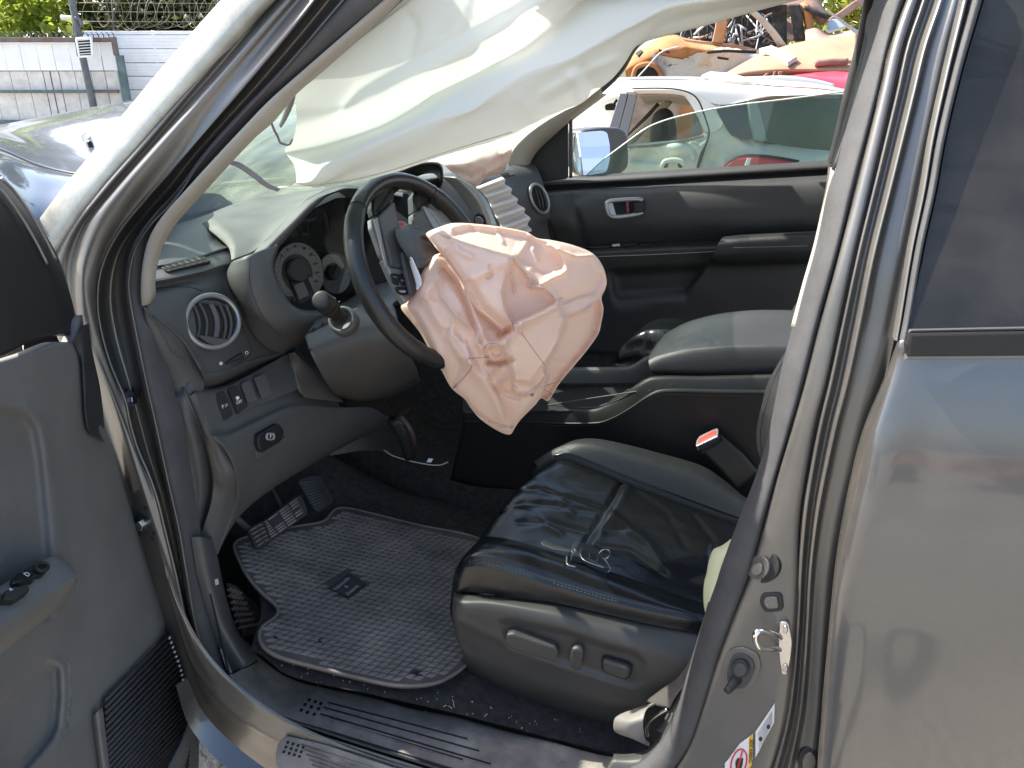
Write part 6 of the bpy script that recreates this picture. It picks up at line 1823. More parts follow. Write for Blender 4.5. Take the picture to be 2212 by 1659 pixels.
# outside skin of the door with its window opening, so that it shades and stands as a door
dq = lambda s, z, o=-.06: HX + dd * s + Vector((0, 0, z)) + dn * o
sk_ = [[dq(s, z, -.07 - .03 * sin(pi * u)) for s in (.02, .3, .6, .9, 1.06)] for u, z in ((0, .42), (.25, .6), (.5, .8), (.75, 1.0), (1, 1.22))]
loft('outer_skin', sk_, 20, 16, 'paint', fd, t=.004)
fr_ = [dq(.02, 1.22), dq(.12, 1.36), dq(.35, 1.62), dq(.55, 1.72), dq(.85, 1.74), dq(1.0, 1.62), dq(1.05, 1.22)]
tube('outer_window_frame', fr_, .03, 'paint', fd, n=60, k=8, flat=.5)

# hinge and check bolts in the jamb
jt = bvh_of(jamb, rec)
for (x, y), dpt in (((281, 866), .012), ):
    wsh = stick('hinge_washer', ell(x - 4, y - 4, 17, 19, 10), jt, .004, 'rubber', jamb)
    stick('hinge_bolt', [(x - 9, y - 6), (x - 2, y - 10), (x + 6, y - 5), (x + 7, y + 4), (x, y + 9), (x - 8, y + 4)], jt, dpt, 'steel', wsh, bev=.002)
    stick('bolt_socket', ell(x - 2, y, 5, 6), jt, dpt + .0006, 'void', wsh, bev=.0004)
ck_ = stick('door_check', [(292, 1128), (306, 1112), (322, 1120), (324, 1140), (306, 1158), (294, 1150)], jt, .010, 'rubber', jamb, rnd=5, bev=.003)
stick('check_bolt', [(308, 1120), (317, 1118), (325, 1128), (322, 1138), (312, 1140), (306, 1131)], jt, .018, 'steel', ck_, bev=.002)
tube('check_strap', [hit(jt, 312, 1132)[0] + Vector((.0, -.012, 0)), DP(290, 1140, -.02)], .006, 'steel', ck_, n=4, k=8)
for q in ((315, 1097), (333, 1152), (330, 1163)):
    stick('jamb_dimple', ell(q[0], q[1], 4, 4, 0, 10), jt, .0012, 'rubber', jamb, bev=.0004)

# ------------------------------------------------------------------ bonnet and windscreen
def cZh(pts, *z):
    return cZ(pts, *z)
def hrow(pts, y0, y1, end):
    return cY(pts, y0, y1) + [Vector(end)]
hood = loft('bonnet', [
    hrow([(-120, 310), (-40, 278), (0, 270), (75, 255), (150, 241), (230, 226), (315, 212), (335, 208)], 1.5, 1.5, (-1.75, 1.6, 1.27)),
    hrow([(-130, 316), (-40, 284), (0, 276), (75, 262), (150, 248), (230, 233), (315, 219), (335, 215)], 1.32, 1.36, (-1.75, 1.45, 1.27)),
    hrow([(-130, 318), (-40, 288), (0, 284), (75, 277), (150, 268), (230, 256), (315, 242), (335, 239)], 1.0, 1.1, (-1.7, 1.2, 1.27)),
    hrow([(-130, 318), (-40, 292), (0, 293), (75, 312), (150, 320), (230, 315), (315, 300), (335, 296)], .62, .8, (-1.6, .9, 1.26)),
    hrow([(-130, 322), (-40, 298), (0, 302), (75, 330), (150, 347), (230, 350), (315, 340), (335, 336)], .5, .62, (-1.55, .7, 1.25)),
    hrow([(-130, 330), (-40, 310), (0, 320), (75, 352), (150, 372), (230, 380), (315, 380), (335, 380)], .40, .46, (-1.5, .5, 1.24))], 60, 46, 'hood', car)
ys = (1.0, 1.25, 1.5, 1.75, 2.0, 2.3)
loft('bonnet_rear', [[Vector((x, y, z)) for x, y, z in zip(xs, ys, zs)] for xs, zs in (
    ((-1.66, -1.64, -1.58, -1.46, -1.34, -1.26), (1.235, 1.24, 1.245, 1.25, 1.26, 1.27)), ((-1.80, -1.78, -1.70, -1.58, -1.46, -1.38), (1.31, 1.32, 1.33, 1.34, 1.35, 1.36)),
    ((-2.0, -1.98, -1.92, -1.84, -1.72, -1.62), (1.38, 1.39, 1.40, 1.41, 1.42, 1.42)), ((-2.4, -2.4, -2.35, -2.3, -2.2, -2.1), (1.40, 1.41, 1.43, 1.45, 1.45, 1.44)), ((-2.9, -2.9, -2.85, -2.8, -2.7, -2.6), (1.25, 1.28, 1.30, 1.30, 1.28, 1.26)))], 30, 30, 'hood', car,
    disp=lambda g: relief(g, [('ridge', [(420, 330), (520, 320), (640, 300)], -.02, 8, 14), ('ridge', [(450, 390), (560, 360), (640, 350)], .012, 10, 10)]))
thick(hood, .004)
fnd = loft('fender', [
    cY([(-130, 334), (-40, 314), (0, 324), (75, 356), (150, 377), (230, 386), (315, 388)], .385, .44),
    cY([(-130, 340), (-40, 326), (0, 340), (60, 380), (120, 412), (190, 420)], .25, .30),
    cY([(-130, 360), (-40, 360), (0, 378), (40, 420), (80, 470), (120, 500)], .12, .17),
    cY([(-130, 400), (-40, 410), (0, 440), (40, 490), (80, 540), (120, 560)], .06, .13)], 40, 22, 'hood', car, t=.004)
ht = bvh_of(hood)
wz = stick('washer_nozzle', [(179, 303), (186, 299), (196, 300), (202, 308), (204, 317), (190, 319), (182, 313)], ht, .016, 'gloss', car, rnd=5, bev=.005)
stick('nozzle_jet', [(189, 304), (197, 303), (201, 312), (193, 315)], ht, .0175, 'dash', wz, rnd=3, bev=.001)
stick('rubber_stop', [(178, 358), (184, 353), (194, 354), (196, 361), (184, 364)], bvh_of(fnd), .01, 'trim', car, rnd=3)
V = []
n_u, n_v = 24, 14
for j in range(n_v):
    v = j / (n_v - 1)
    for i in range(n_u):
        u = i / (n_u - 1)
        y = .30 + (1.66 - .30) * u
        bow = .20 * sin(pi * u)
        v = -.12 + 1.12 * j / (n_v - 1)
        V.append((-1.32 - bow + .88 * v + .12 * bow * v, y, 1.22 + .52 * v))
ws_ = mesh_obj('windscreen', V, grid_faces(n_u, n_v), 'windshield', car)
# wiper cowl under the glass, with its ribbed grille
cw = loft('cowl', [[Vector((-1.27, .22, 1.13)), Vector((-1.49, 1.0, 1.15)), Vector((-1.27, 1.74, 1.14))], [Vector((-1.36, .24, 1.20)), Vector((-1.56, 1.0, 1.215)), Vector((-1.36, 1.72, 1.205))], [Vector((-1.56, .26, 1.235)), Vector((-1.74, 1.0, 1.255)), Vector((-1.56, 1.7, 1.235))], [Vector((-1.80, .26, 1.23)), Vector((-1.95, 1.0, 1.25)), Vector((-1.80, 1.7, 1.23))]], 30, 10, 'dash', car)
for k in range(46):
    y = .30 + k * .03
    bw = sin(pi * (y - .22) / 1.52)
    tube('cowl_rib', [Vector((-1.44 - .18 * bw, y, 1.242 + .02 * bw)), Vector((-1.54 - .18 * bw, y, 1.242 + .02 * bw))], .005, 'rubber_grey', cw, n=2, k=5)
# headliner and rear inner wall to close the cabin
mesh_obj('headliner', [(-.40, .34, 1.795), (2.2, .34, 1.86), (2.2, 1.64, 1.86), (-.40, 1.62, 1.795)], [(0, 1, 2, 3)], 'headliner', car, flip=False)
# ------------------------------------------------------------------ curtain airbag hanging along the driver's window
ca = [
    cY([(620, 120), (720, 20), (800, -60), (900, -110), (1200, -130), (1500, -130), (1800, -110)], .30, .27),
    cY([(646, 172), (740, 98), (828, 18), (960, -40), (1200, -80), (1500, -90), (1795, -85)], .31, .29),
    cY([(640, 200), (760, 130), (870, 60), (990, 0), (1200, -60), (1500, -75), (1790, -70)], .32, .31),
    cY([(640, 235), (743, 218), (815, 165), (890, 125), (990, 76), (1078, 25), (1200, -40), (1500, -60), (1785, -60)], .34, .35),
    cY([(640, 272), (720, 250), (800, 216), (890, 168), (995, 115), (1090, 60), (1170, 6), (1300, -45), (1780, -50)], .35, .34),
    cY([(630, 308), (693, 288), (803, 246), (903, 192), (1003, 144), (1106, 78), (1200, 10), (1350, -30), (1775, -40)], .40, .40),
    cY([(616, 322), (700, 300), (815, 262), (905, 215), (1010, 168), (1120, 96), (1215, 20), (1380, -25), (1770, -35)], .455, .45),
    cY([(620, 334), (700, 318), (825, 276), (892, 240), (955, 192), (1106, 124), (1151, 100), (1215, 52), (1262, 2), (1400, -15), (1765, -25)], .47, .44),
    cY([(636, 358), (690, 340), (770, 308), (860, 270), (960, 215), (1080, 152), (1160, 112), (1240, 62), (1310, 18), (1430, -8), (1760, -20)], .39, .37),
    cY([(640, 392), (671, 384), (700, 352), (753, 327), (828, 293), (928, 251), (1016, 228), (1053, 201), (1106, 166), (1156, 142), (1223, 120), (1281, 90), (1356, 50), (1453, 3), (1760, -16)], .335, .34),
    cY([(636, 396), (672, 392), (702, 362), (758, 338), (833, 305), (930, 264), (1018, 240), (1056, 212), (1109, 178), (1160, 154), (1228, 130), (1286, 98), (1362, 58), (1462, 12), (1760, -14)], .322, .335),
    cY([(630, 400), (686, 398), (778, 351), (903, 306), (1028, 246), (1106, 213), (1206, 163), (1281, 122), (1356, 74), (1460, 26), (1760, -13)], .35, .355),
    cY([(612, 404), (676, 402), (770, 372), (860, 345), (965, 312), (1106, 255), (1211, 205), (1290, 160), (1360, 106), (1440, 52), (1600, 16), (1760, -12)], .40, .39),
    cY([(600, 406), (673, 406), (768, 393), (853, 371), (958, 336), (1106, 291), (1151, 266), (1211, 241), (1256, 222), (1281, 201), (1321, 170), (1348, 138), (1378, 96), (1418, 82), (1531, 52), (1659, 17), (1770, -11)], .46, .42),
    cY([(602, 402), (673, 400), (768, 386), (853, 364), (958, 330), (1106, 285), (1211, 236), (1281, 196), (1321, 166), (1348, 136), (1378, 98), (1531, 50), (1770, -14)], .50, .46)]
def flatten(p):
    p = Vector(p)
    y = .30 + (p.y - .30) * .5
    return C0 + (p - C0) * ((y - C0.y) / (p.y - C0.y))
ca = [[flatten(p) for p in c] for c in ca]
cur = loft('curtain_airbag', ca, 150, 130, 'white', car, disp=lambda g: relief(g, [
    ('ridge', [(743, 228), (775, 190), (850, 148), (960, 92), (1078, 25)], -.006, 7, 16, 'sharp'),
    ('ridge', [(1256, 222), (1250, 190), (1230, 165)], .008, 10, 14), ('ridge', [(1281, 200), (1270, 175), (1262, 150)], -.008, 8, 12), ('ridge', [(1150, 262), (1140, 235), (1120, 215)], .004, 10, 14),
    ('ridge', [(1330, 130), (1300, 140), (1250, 160), (1180, 200)], .006, 14, 10), ('ridge', [(890, 40), (900, 60), (888, 110)], -.006, 10, 18), ('ridge', [(1010, 0), (1000, 40), (960, 80)], -.005, 10, 16),
    ('ridge', [(1200, 0), (1140, 60), (1080, 100)], .006, 14, 20), ('ridge', [(960, 345), (1010, 322), (1060, 306)], .004, 6, 10), ('ridge', [(740, 388), (780, 378), (810, 372)], .003, 5, 6)]))
bc = bvh_of(cur)
line_on('hem_seam', [(600, 402), (673, 400), (768, 387), (853, 365), (958, 330), (1106, 285)], bc, .0008, 'trim', cur, n=50)
stp_m = mat('grey_tether_webbing', (.22, .21, .24), .7, bump=.8, scale=600)
loft('tether_strap', [cY([(628, 200), (620, 222), (610, 250), (602, 270)], .30), cY([(638, 205), (632, 228), (618, 258), (606, 276)], .298)], 16, 4, stp_m, cur, t=.0015)
tube('tether_cord', cY([(585, 262), (592, 280), (600, 295), (606, 308), (625, 312), (631, 300)], .305), .0022, stp_m, cur, n=24, k=6)
tb = loft('tether_strap', [cY([(470, 338), (495, 344), (520, 352), (553, 374), (580, 396), (606, 408)], .27, .35), cY([(474, 345), (492, 352), (515, 362), (547, 384), (574, 404), (600, 414)], .265, .345)], 30, 5, stp_m, cur, t=.0015)
loft('tether_tail', [cY([(480, 332), (466, 338), (452, 354), (444, 364)], .25), cY([(492, 344), (480, 348), (462, 356), (444, 366)], .242), cY([(494, 352), (482, 358), (462, 362), (445, 367)], .255)], 14, 9, 'pink2', cur, t=.001)

# ------------------------------------------------------------------ driver airbag: a limp crumpled bag hanging from the hub
def Zb(*p):
    return [(829.5 + x * .29158, 466.6 + y * .29158) for x, y in p]
BO = Zb((310, 135), (420, 78), (520, 52), (700, 60), (900, 85), (1060, 120), (1135, 163), (1240, 178), (1400, 215), (1550, 280), (1620, 370), (1650, 480), (1640, 540), (1612, 605), (1626, 690), (1610, 790), (1590, 870), (1500, 1000), (1400, 1120), (1300, 1240), (1240, 1340), (1212, 1372), (1165, 1350), (1125, 1395), (1010, 1512), (975, 1560), (935, 1618), (860, 1600), (720, 1510), (640, 1420), (600, 1360), (500, 1275), (430, 1150), (340, 1000), (270, 870), (200, 780), (125, 675), (180, 612), (240, 562), (262, 470), (290, 400), (340, 330), (375, 290), (425, 265), (400, 215))
K = 420
bo = cr([(x, y, 0) for x, y in BO], K, True)[:, :2]
bcn = np.array(Zb((800, 760))[0])
NR = 120
def bag_depth(x, y):
    # the bag bellies out towards the driver's side; hub side stays back
    cx, cy = Zb((850, 800))[0]
    q = ((x - cx) / 235)**2 + ((y - cy) / 250)**2
    return .44 + (x - cx) * .00018 - .11 * np.clip(1 - q, 0, 1)
def zr(pts, a, wl, wr, *o):
    return ('ridge', Zb(*pts), a * 1.4, wl * .27, wr * .27) + o
def zf(pts, a, s):
    return ('flap', Zb(*pts), a * 1.35, s * .26)
folds = [
    # front upper flap lying over the hollow top
    zf([(300, 120), (430, 90), (500, 165), (700, 235), (945, 308), (905, 420), (872, 560), (900, 700), (955, 795), (880, 850), (700, 700), (560, 450), (430, 260)], .030, 14),
    zf([(520, 100), (620, 72), (900, 96), (1060, 130), (1220, 210), (1330, 290), (1345, 400), (1180, 450), (950, 300), (700, 226), (510, 160)], -.022, 40),
    zr([(500, 168), (700, 238), (945, 310)], .014, 60, 12, 'sharp'),
    zr([(945, 312), (905, 420), (874, 560), (900, 700), (958, 792)], .016, 55, 14, 'sharp'),
    zr([(660, 460), (740, 420), (900, 330)], .012, 60, 40), zr([(520, 180), (540, 250), (640, 300)], .008, 30, 30), zr([(790, 370), (800, 420), (770, 450)], -.008, 20, 20),
    # deep valley and the ropes of cloth from the hub
    zr([(430, 300), (560, 470), (640, 560), (720, 690), (830, 790), (930, 860)], -.034, 46, 60),
    zr([(395, 300), (520, 430), (610, 570), (655, 700), (700, 830), (740, 950)], .016, 40, 26),
    zr([(440, 390), (540, 500), (600, 620), (640, 740), (680, 840)], -.024, 34, 26),
    zr([(385, 330), (395, 450), (425, 600), (540, 745), (690, 860), (700, 950)], .020, 60, 22, 'sharp'),
    zr([(300, 560), (360, 700), (450, 850), (520, 980), (640, 1100)], .014, 60, 50), zr([(390, 470), (310, 560), (290, 600)], .012, 40, 30),
    zr([(460, 860), (520, 1000), (560, 1100), (500, 1260)], -.010, 34, 40), zr([(540, 900), (600, 1000), (640, 1090)], .010, 24, 30),
    # knot of folds in the middle
    zr([(740, 980), (800, 950), (870, 948), (960, 870), (1020, 800)], .020, 30, 30), zr([(760, 1010), (820, 1070), (880, 1040), (900, 960)], .014, 24, 20),
    zr([(780, 1080), (860, 1085), (935, 1065)], -.030, 22, 26), zr([(880, 950), (925, 1050), (950, 1140), (880, 1230), (830, 1255), (770, 1200), (840, 1120)], .014, 20, 24, 'sharp'),
    zr([(690, 880), (740, 960), (760, 1030)], -.018, 26, 18), zr([(860, 880), (920, 850), (960, 840)], -.014, 20, 22),
    # right-hand lobe
    zf([(960, 800), (1100, 735), (1200, 690), (1285, 640), (1340, 780), (1330, 850), (1260, 1000), (1190, 1102), (1090, 1240), (960, 1230), (945, 1120), (900, 1000), (880, 930)], .036, 26),
    zr([(1000, 790), (1120, 738), (1255, 672), (1285, 640)], .018, 26, 40), zr([(1085, 520), (1190, 540), (1250, 590), (1290, 650), (1335, 780)], .016, 22, 14, 'sharp'),
    zf([(945, 312), (1085, 430), (1200, 520), (1285, 640), (1200, 690), (1000, 780), (950, 760), (890, 640), (880, 540), (920, 400)], -.014, 26),
    zr([(930, 430), (960, 500), (965, 560)], .008, 12, 12), zr([(1050, 430), (1090, 480), (1075, 520), (1180, 530)], .012, 12, 14), zr([(960, 320), (1040, 420), (1160, 505)], .012, 16, 14, 'sharp'),
    # back layer on the right, lower lobe and hem folds
    zf([(1345, 745), (1400, 737), (1500, 700), (1612, 605), (1700, 640), (1700, 900), (1450, 1150), (1240, 1420), (1160, 1360), (1200, 1250), (1190, 1110), (1335, 850)], -.038, 10),
    zr([(1340, 742), (1405, 735), (1500, 690), (1610, 605)], .010, 12, 26, 'sharp'), zr([(1330, 780), (1260, 990), (1190, 1102)], .010, 22, 8, 'sharp'),
    zr([(1225, 215), (1330, 265), (1420, 298), (1500, 296), (1555, 285)], .014, 10, 24, 'sharp'), zr([(1320, 430), (1345, 400), (1330, 320), (1290, 250)], .012, 18, 24), zr([(1180, 500), (1250, 460), (1325, 425)], .014, 26, 16, 'sharp'),
    zr([(1290, 640), (1420, 600), (1520, 560), (1600, 470)], -.010, 40, 40), zr([(1340, 660), (1450, 610), (1560, 590)], .006, 16, 18), zr([(1100, 250), (1130, 340), (1080, 400)], .006, 26, 24), zr([(1050, 200), (1000, 280)], .006, 24, 24),
    zf([(960, 1240), (1090, 1235), (1185, 1110), (1200, 1230), (1100, 1310), (1000, 1332), (950, 1290)], .016, 14), zr([(960, 1260), (990, 1325), (1080, 1315), (1170, 1250), (1200, 1190)], .010, 14, 16),
    zr([(800, 1225), (860, 1330), (905, 1440), (930, 1530)], -.020, 60, 34, 'sharp'), zr([(830, 1270), (930, 1330), (990, 1345)], -.012, 20, 22), zr([(935, 1540), (1050, 1420), (1180, 1260)], .008, 40, 30),
    zr([(640, 1100), (720, 1200), (820, 1330), (880, 1480)], .012, 40, 50), zr([(650, 1110), (560, 1220), (505, 1275)], -.006, 9, 9), zr([(620, 1400), (720, 1490), (860, 1560), (960, 1560)], -.012, 12, 10),
    zr([(150, 660), (250, 700), (330, 830), (400, 1000)], .006, 40, 40), zr([(340, 620), (400, 630)], .004, 6, 6), zr([(820, 95), (860, 150), (880, 190)], .005, 16, 16), zr([(640, 70), (670, 110)], -.006, 16, 16), zr([(1060, 150), (1100, 140), (1140, 170)], .006, 14, 14),
    zr([(540, 740), (480, 900), (560, 1050)], .008, 30, 24), zr([(600, 940), (640, 1040), (620, 1060)], .008, 20, 20), zr([(1230, 1050), (1350, 1060), (1420, 1080)], .004, 12, 12), zr([(1560, 860), (1600, 870)], -.004, 8, 8)]
def bag_sheet(scale, off):
    rows = []
    for k in range(NR + 1):
        s = 1 - k / NR
        s = s if off == 0 else s
        xy = bcn + (bo - bcn) * s
        Yd = bag_depth(xy[:, 0], xy[:, 1])
        edge = 1 - s
        Yd = Yd + .022 * np.exp(-edge / .035)          # rolls back at the rim
        if off:
            Yd = .47 + .03 * (1 - np.exp(-edge / .05)) + (xy[:, 0] - bcn[0]) * .00018
        rows.append([P(float(x), float(y), Y=float(d)) for (x, y), d in zip(xy, Yd)])
    return np.array([[tuple(p) for p in r] for r in rows])
g = bag_sheet(1, 0)
px, py = proj_np(g)
k_ = np.arange(NR + 1)[:, None] / NR
fade = np.clip(k_ / .04, .25, 1) * np.ones((1, K))
g2 = relief(g, folds)
g2 = g + (g2 - g) * fade[..., None]
# small crumples, finer towards the knot
def vnoise(x, y, seed, f):
    r = np.random.default_rng(seed)
    G = r.uniform(-1, 1, (64, 64))
    X, Y = x * f, y * f
    i, j = np.floor(X).astype(int), np.floor(Y).astype(int)
    u, v = X - i, Y - j
    u, v = u * u * (3 - 2 * u), v * v * (3 - 2 * v)
    a = lambda p, q: G[p % 64, q % 64]
    return (a(i, j) * (1 - u) + a(i + 1, j) * u) * (1 - v) + (a(i, j + 1) * (1 - u) + a(i + 1, j + 1) * u) * v
nz = .0012 * np.abs(vnoise(px, py, 1, 1 / 26)) + .0006 * np.abs(vnoise(px + 31, py, 2, 1 / 13))
dv_ = np.array(C0) - g2
dv_ /= np.linalg.norm(dv_, axis=2)[..., None]
g2 = g2 - dv_ * (nz.reshape(NR + 1, K) * fade)[..., None]
gb_ = bag_sheet(1, 1)
V = list(g2.reshape(-1, 3)) + list(gb_.reshape(-1, 3))
F = grid_faces(K, NR + 1, True, False)
N0 = K * (NR + 1)
F += [(N0 + a, N0 + d, N0 + c, N0 + b) for a, b, c, d in grid_faces(K, NR + 1, True, False)]
F += [(i, N0 + i, N0 + (i + 1) % K, (i + 1) % K) for i in range(K)]
bag = mesh_obj('driver_airbag', V, F, 'pink', car)
bgt = bvh_of(bag)
seam_m = mat('seam_thread', (.30, .22, .20), .8)
for s in (((1015, 860), (1100, 980), (1190, 1102)), ((745, 985), (760, 955), (800, 945), (862, 950)), ((500, 1278), (580, 1210), (645, 1130), (650, 1105)), ((620, 1060), (700, 1050), (780, 1052)), ((945, 770), (960, 830), (966, 860)), ((1225, 1325), (1290, 1310), (1330, 1290)), ((950, 792), (1000, 797)), ((640, 1420), (740, 1500), (850, 1540), (920, 1555))):
    line_on('seam', Zb(*s), bgt, .00065, seam_m, bag, n=40, k=5)
stick('print_stamp', Zb((1082, 1310), (1108, 1312), (1106, 1334), (1084, 1332)), bgt, .0008, seam_m, bag, bev=.0002)

# ------------------------------------------------------------------ passenger airbag above the dash and its pleated neck
pb_ = loft('passenger_airbag', [
    cY([(930, 320), (990, 300), (1050, 285), (1116, 270)], 1.25, 1.35),
    cY([(945, 345), (990, 328), (1050, 310), (1114, 300)], 1.12, 1.2),
    cY([(955, 352), (1000, 350), (1055, 340), (1108, 320)], 1.06, 1.12),
    cY([(968, 365), (1010, 376), (1060, 366), (1100, 345)], 1.05, 1.12),
    cY([(990, 382), (1020, 396), (1052, 378), (1092, 366)], 1.07, 1.15),
    cY([(1012, 396), (1030, 403), (1050, 384), (1088, 372)], 1.12, 1.2)], 70, 60, 'pink2', car,
    disp=lambda g: relief(g, [('ridge', [(960, 356), (1010, 352), (1040, 332), (1100, 318)], .012, 12, 14), ('ridge', [(975, 372), (1020, 382), (1050, 368), (1080, 340)], -.016, 10, 8), ('ridge', [(1010, 345), (1030, 360), (1020, 380)], .01, 8, 8), ('ridge', [(1070, 310), (1085, 335), (1080, 365)], -.012, 8, 8), ('ridge', [(1000, 325), (1040, 318), (1090, 300)], -.010, 8, 8), ('ridge', [(1050, 375), (1062, 350), (1090, 330)], .01, 7, 7)]))
pl_l = [(1018, 402), (1036, 396), (1050, 384)]
rows = []
N = 40
Lf = cr([(1028, 404, 0), (1050, 426, 0), (1064, 455, 0), (1080, 486, 0), (1098, 520, 0)], N)[:, :2]
Rt = cr([(1084, 382, 0), (1100, 405, 0), (1120, 438, 0), (1140, 466, 0), (1145, 500, 0)], N)[:, :2]
for i in range(N):
    ph = sin(i / N * 2 * pi * 5.5)
    a, b = Lf[i], Rt[i] + np.array([4 * ph, 0])
    rows.append(cY([tuple(a), tuple(a * .66 + b * .34), tuple(a * .34 + b * .66), tuple(b)], .985 - .012 * ph, .99 - .014 * ph, 1.02 - .014 * ph))
g = np.array([cr(r, 24) for r in rows])
o = mesh_obj('airbag_neck', g.reshape(-1, 3), grid_faces(24, N), cloth('pale_pleated_nylon', (.74, .68, .65), .2, .2, 1400, .05, 24), pb_)
thick(o, .002)

# ------------------------------------------------------------------ the folding key on the seat
kt_ = bvh_of(cush, nb)
kp, kn = fit(kt_, [(1220, 1195), (1240, 1216), (1290, 1215), (1300, 1234)])
kpl_ = (kp + kn * .006, kn)
key = thing('car_key', 'black folding car key with its steel blade out, lying on the leather driver seat', 'key', PP(1265, 1208, kpl_))
fobm = mat('satin_black_key_plastic', (.03, .033, .037), .32)
fob = plate('fob', [(1233, 1188), (1240, 1180), (1250, 1180), (1272, 1186), (1302, 1204), (1318, 1230), (1312, 1236), (1290, 1228), (1262, 1214), (1232, 1208)], kpl_, .012, fobm, key, rnd=4, bev=.003, base=-.004)
kf = (kpl_[0] + kn * .0125, kn)
tube('fob_rim', [PP(x, y, kf) for x, y in smooth_px([(1256, 1184), (1253, 1194), (1258, 1207), (1275, 1216), (1304, 1226)], 30)], .0012, 'silver', fob, n=30, k=6)
tube('fob_rim', [PP(x, y, kf) for x, y in smooth_px([(1302, 1205), (1312, 1216), (1318, 1230), (1314, 1235)], 20)], .0012, 'silver', fob, n=20, k=6)
tube('fob_rim', [PP(1226, 1197, kf) - kn * .006, PP(1228, 1212, kf) - kn * .008, PP(1245, 1217, kf) - kn * .008], .0015, 'silver', fob, n=12, k=6)
for q in (((1258, 1190), (1270, 1193), (1272, 1204), (1260, 1203)), ((1274, 1194), (1286, 1200), (1288, 1210), (1276, 1206)), ((1290, 1202), (1300, 1208), (1308, 1222), (1292, 1213))):
    plate('fob_button', q, kf, .0012, 'dark', fob, rnd=2, bev=.0005)
for q in ((1272.5, 1193, 1273.5, 1205), (1288, 1200, 1290, 1212)):
    tube('button_line', [PP(q[0], q[1], kf) + kn * .0008, PP(q[2], q[3], kf) + kn * .0008], .0005, 'silver', fob, n=2, k=4)
tube('fob_pin', [PP(x, y, kf) for x, y in ell(1239, 1190, 4, 3.4, 0, 12)], .0008, 'silver', fob, n=16, k=5, closed=True)
plate('blade', [(1168, 1172), (1174, 1169), (1196, 1179), (1232, 1189), (1233, 1194), (1194, 1187), (1172, 1178)], (kpl_[0] + kn * .003, kn), .0026, mat('brass_tinted_steel', (.55, .47, .36), .3, 1.0), key, bev=.0006)
tube('ring', [PP(1305, 1206, kf) + Vector(r) for r in [((.012 * cos(a)) * .9, .006 * cos(a), .010 + .012 * sin(a)) for a in np.linspace(0, 2 * pi, 20, endpoint=False)]], .0008, 'chrome', key, n=40, k=6, closed=True)

# dry straw and grit on the carpet and sill
V, F = [], []
ctb = bvh_of(carpet, scuff, step)
def straw(x, y, L, ang, r=.0007):
    p, n = hit(ctb, x, y)
    q, _ = hit(ctb, x + L * cos(ang), y + L * sin(ang))
    if (q - p).length > L * .0014: return
    m_ = (p + q) / 2 + n * .004
    p, q = p + n * .0015, q + n * .0015
    b = len(V)
    s_ = n.cross((q - p).normalized()) * r
    for c in (p, m_, q):
        V.extend([c + s_, c - s_, c + n * r * 1.6])
    for k in range(2):
        for a in range(3):
            F.append((b + k * 3 + a, b + k * 3 + (a + 1) % 3, b + (k + 1) * 3 + (a + 1) % 3, b + (k + 1) * 3 + a))
for (x, y, L, a, r) in ((977, 1512, 18, 1.35, .0008), (976, 1546, 9, -.8, .0018), (1043, 1560, 16, -.5, .0009), (1041, 1556, 10, 1.6, .0006), (1017, 1517, 5, .4, .0011), (957, 1528, 8, -.3, .0008), (1046, 1550, 8, -.9, .0008), (784, 1632, 8, .2, .001), (731, 1442, 6, -1.2, .0009), (878, 1452, 12, -1.0, .0006), (968, 1527, 10, .6, .0007)):
    straw(x, y, L, a, r)
for k in range(90):
    u = RNG.random()
    straw(560 + 700 * u + RNG.normal() * 20, 1445 + 165 * u + RNG.normal() * 22, RNG.uniform(1.2, 3.2), RNG.uniform(0, 6.3), RNG.uniform(.0004, .0009))
tag(mesh_obj('straw_litter', V, F, mat('dry_straw', (.45, .40, .30), .8), None, smooth=False), 'scattered bits of dry straw and grit on the carpet beside the sill', 'straw', kind='stuff')
# ================================================================== OTHER VEHICLES
wp = mat('white_car_paint', (.62, .60, .535), .3, coat=.6, var=.04, vscale=3)
wp_roof = wp
sgrey = mat('grey_plastic_rail', (.40, .41, .42), .4)
bplk = mat('grey_window_pillar', (.16, .155, .15), .45)
SY = 5.3
suv = thing('white_suv', 'white dented SUV with a roof rail parked beyond the passenger window', 'car', (1.2, 6.2, 0))
def sv(pts, *v):
    return cY(pts, *v)
# roof with its crown
loft('roof', [sv([(1262, 222), (1301, 186), (1331, 174), (1400, 171), (1500, 171), (1593, 177), (1660, 184), (1760, 190), (1830, 199)], SY + .12, SY + .12, SY + .1),
              sv([(1270, 205), (1320, 172), (1376, 166), (1440, 165), (1520, 166), (1600, 171), (1680, 174), (1758, 181), (1830, 194)], SY + .9, SY + .9, SY + .8),
              sv([(1300, 195), (1340, 172), (1400, 166.5), (1460, 166), (1530, 167), (1610, 171.5), (1690, 174.5), (1765, 181), (1830, 193)], SY + 1.6, SY + 1.5)], 60, 20, wp, suv)
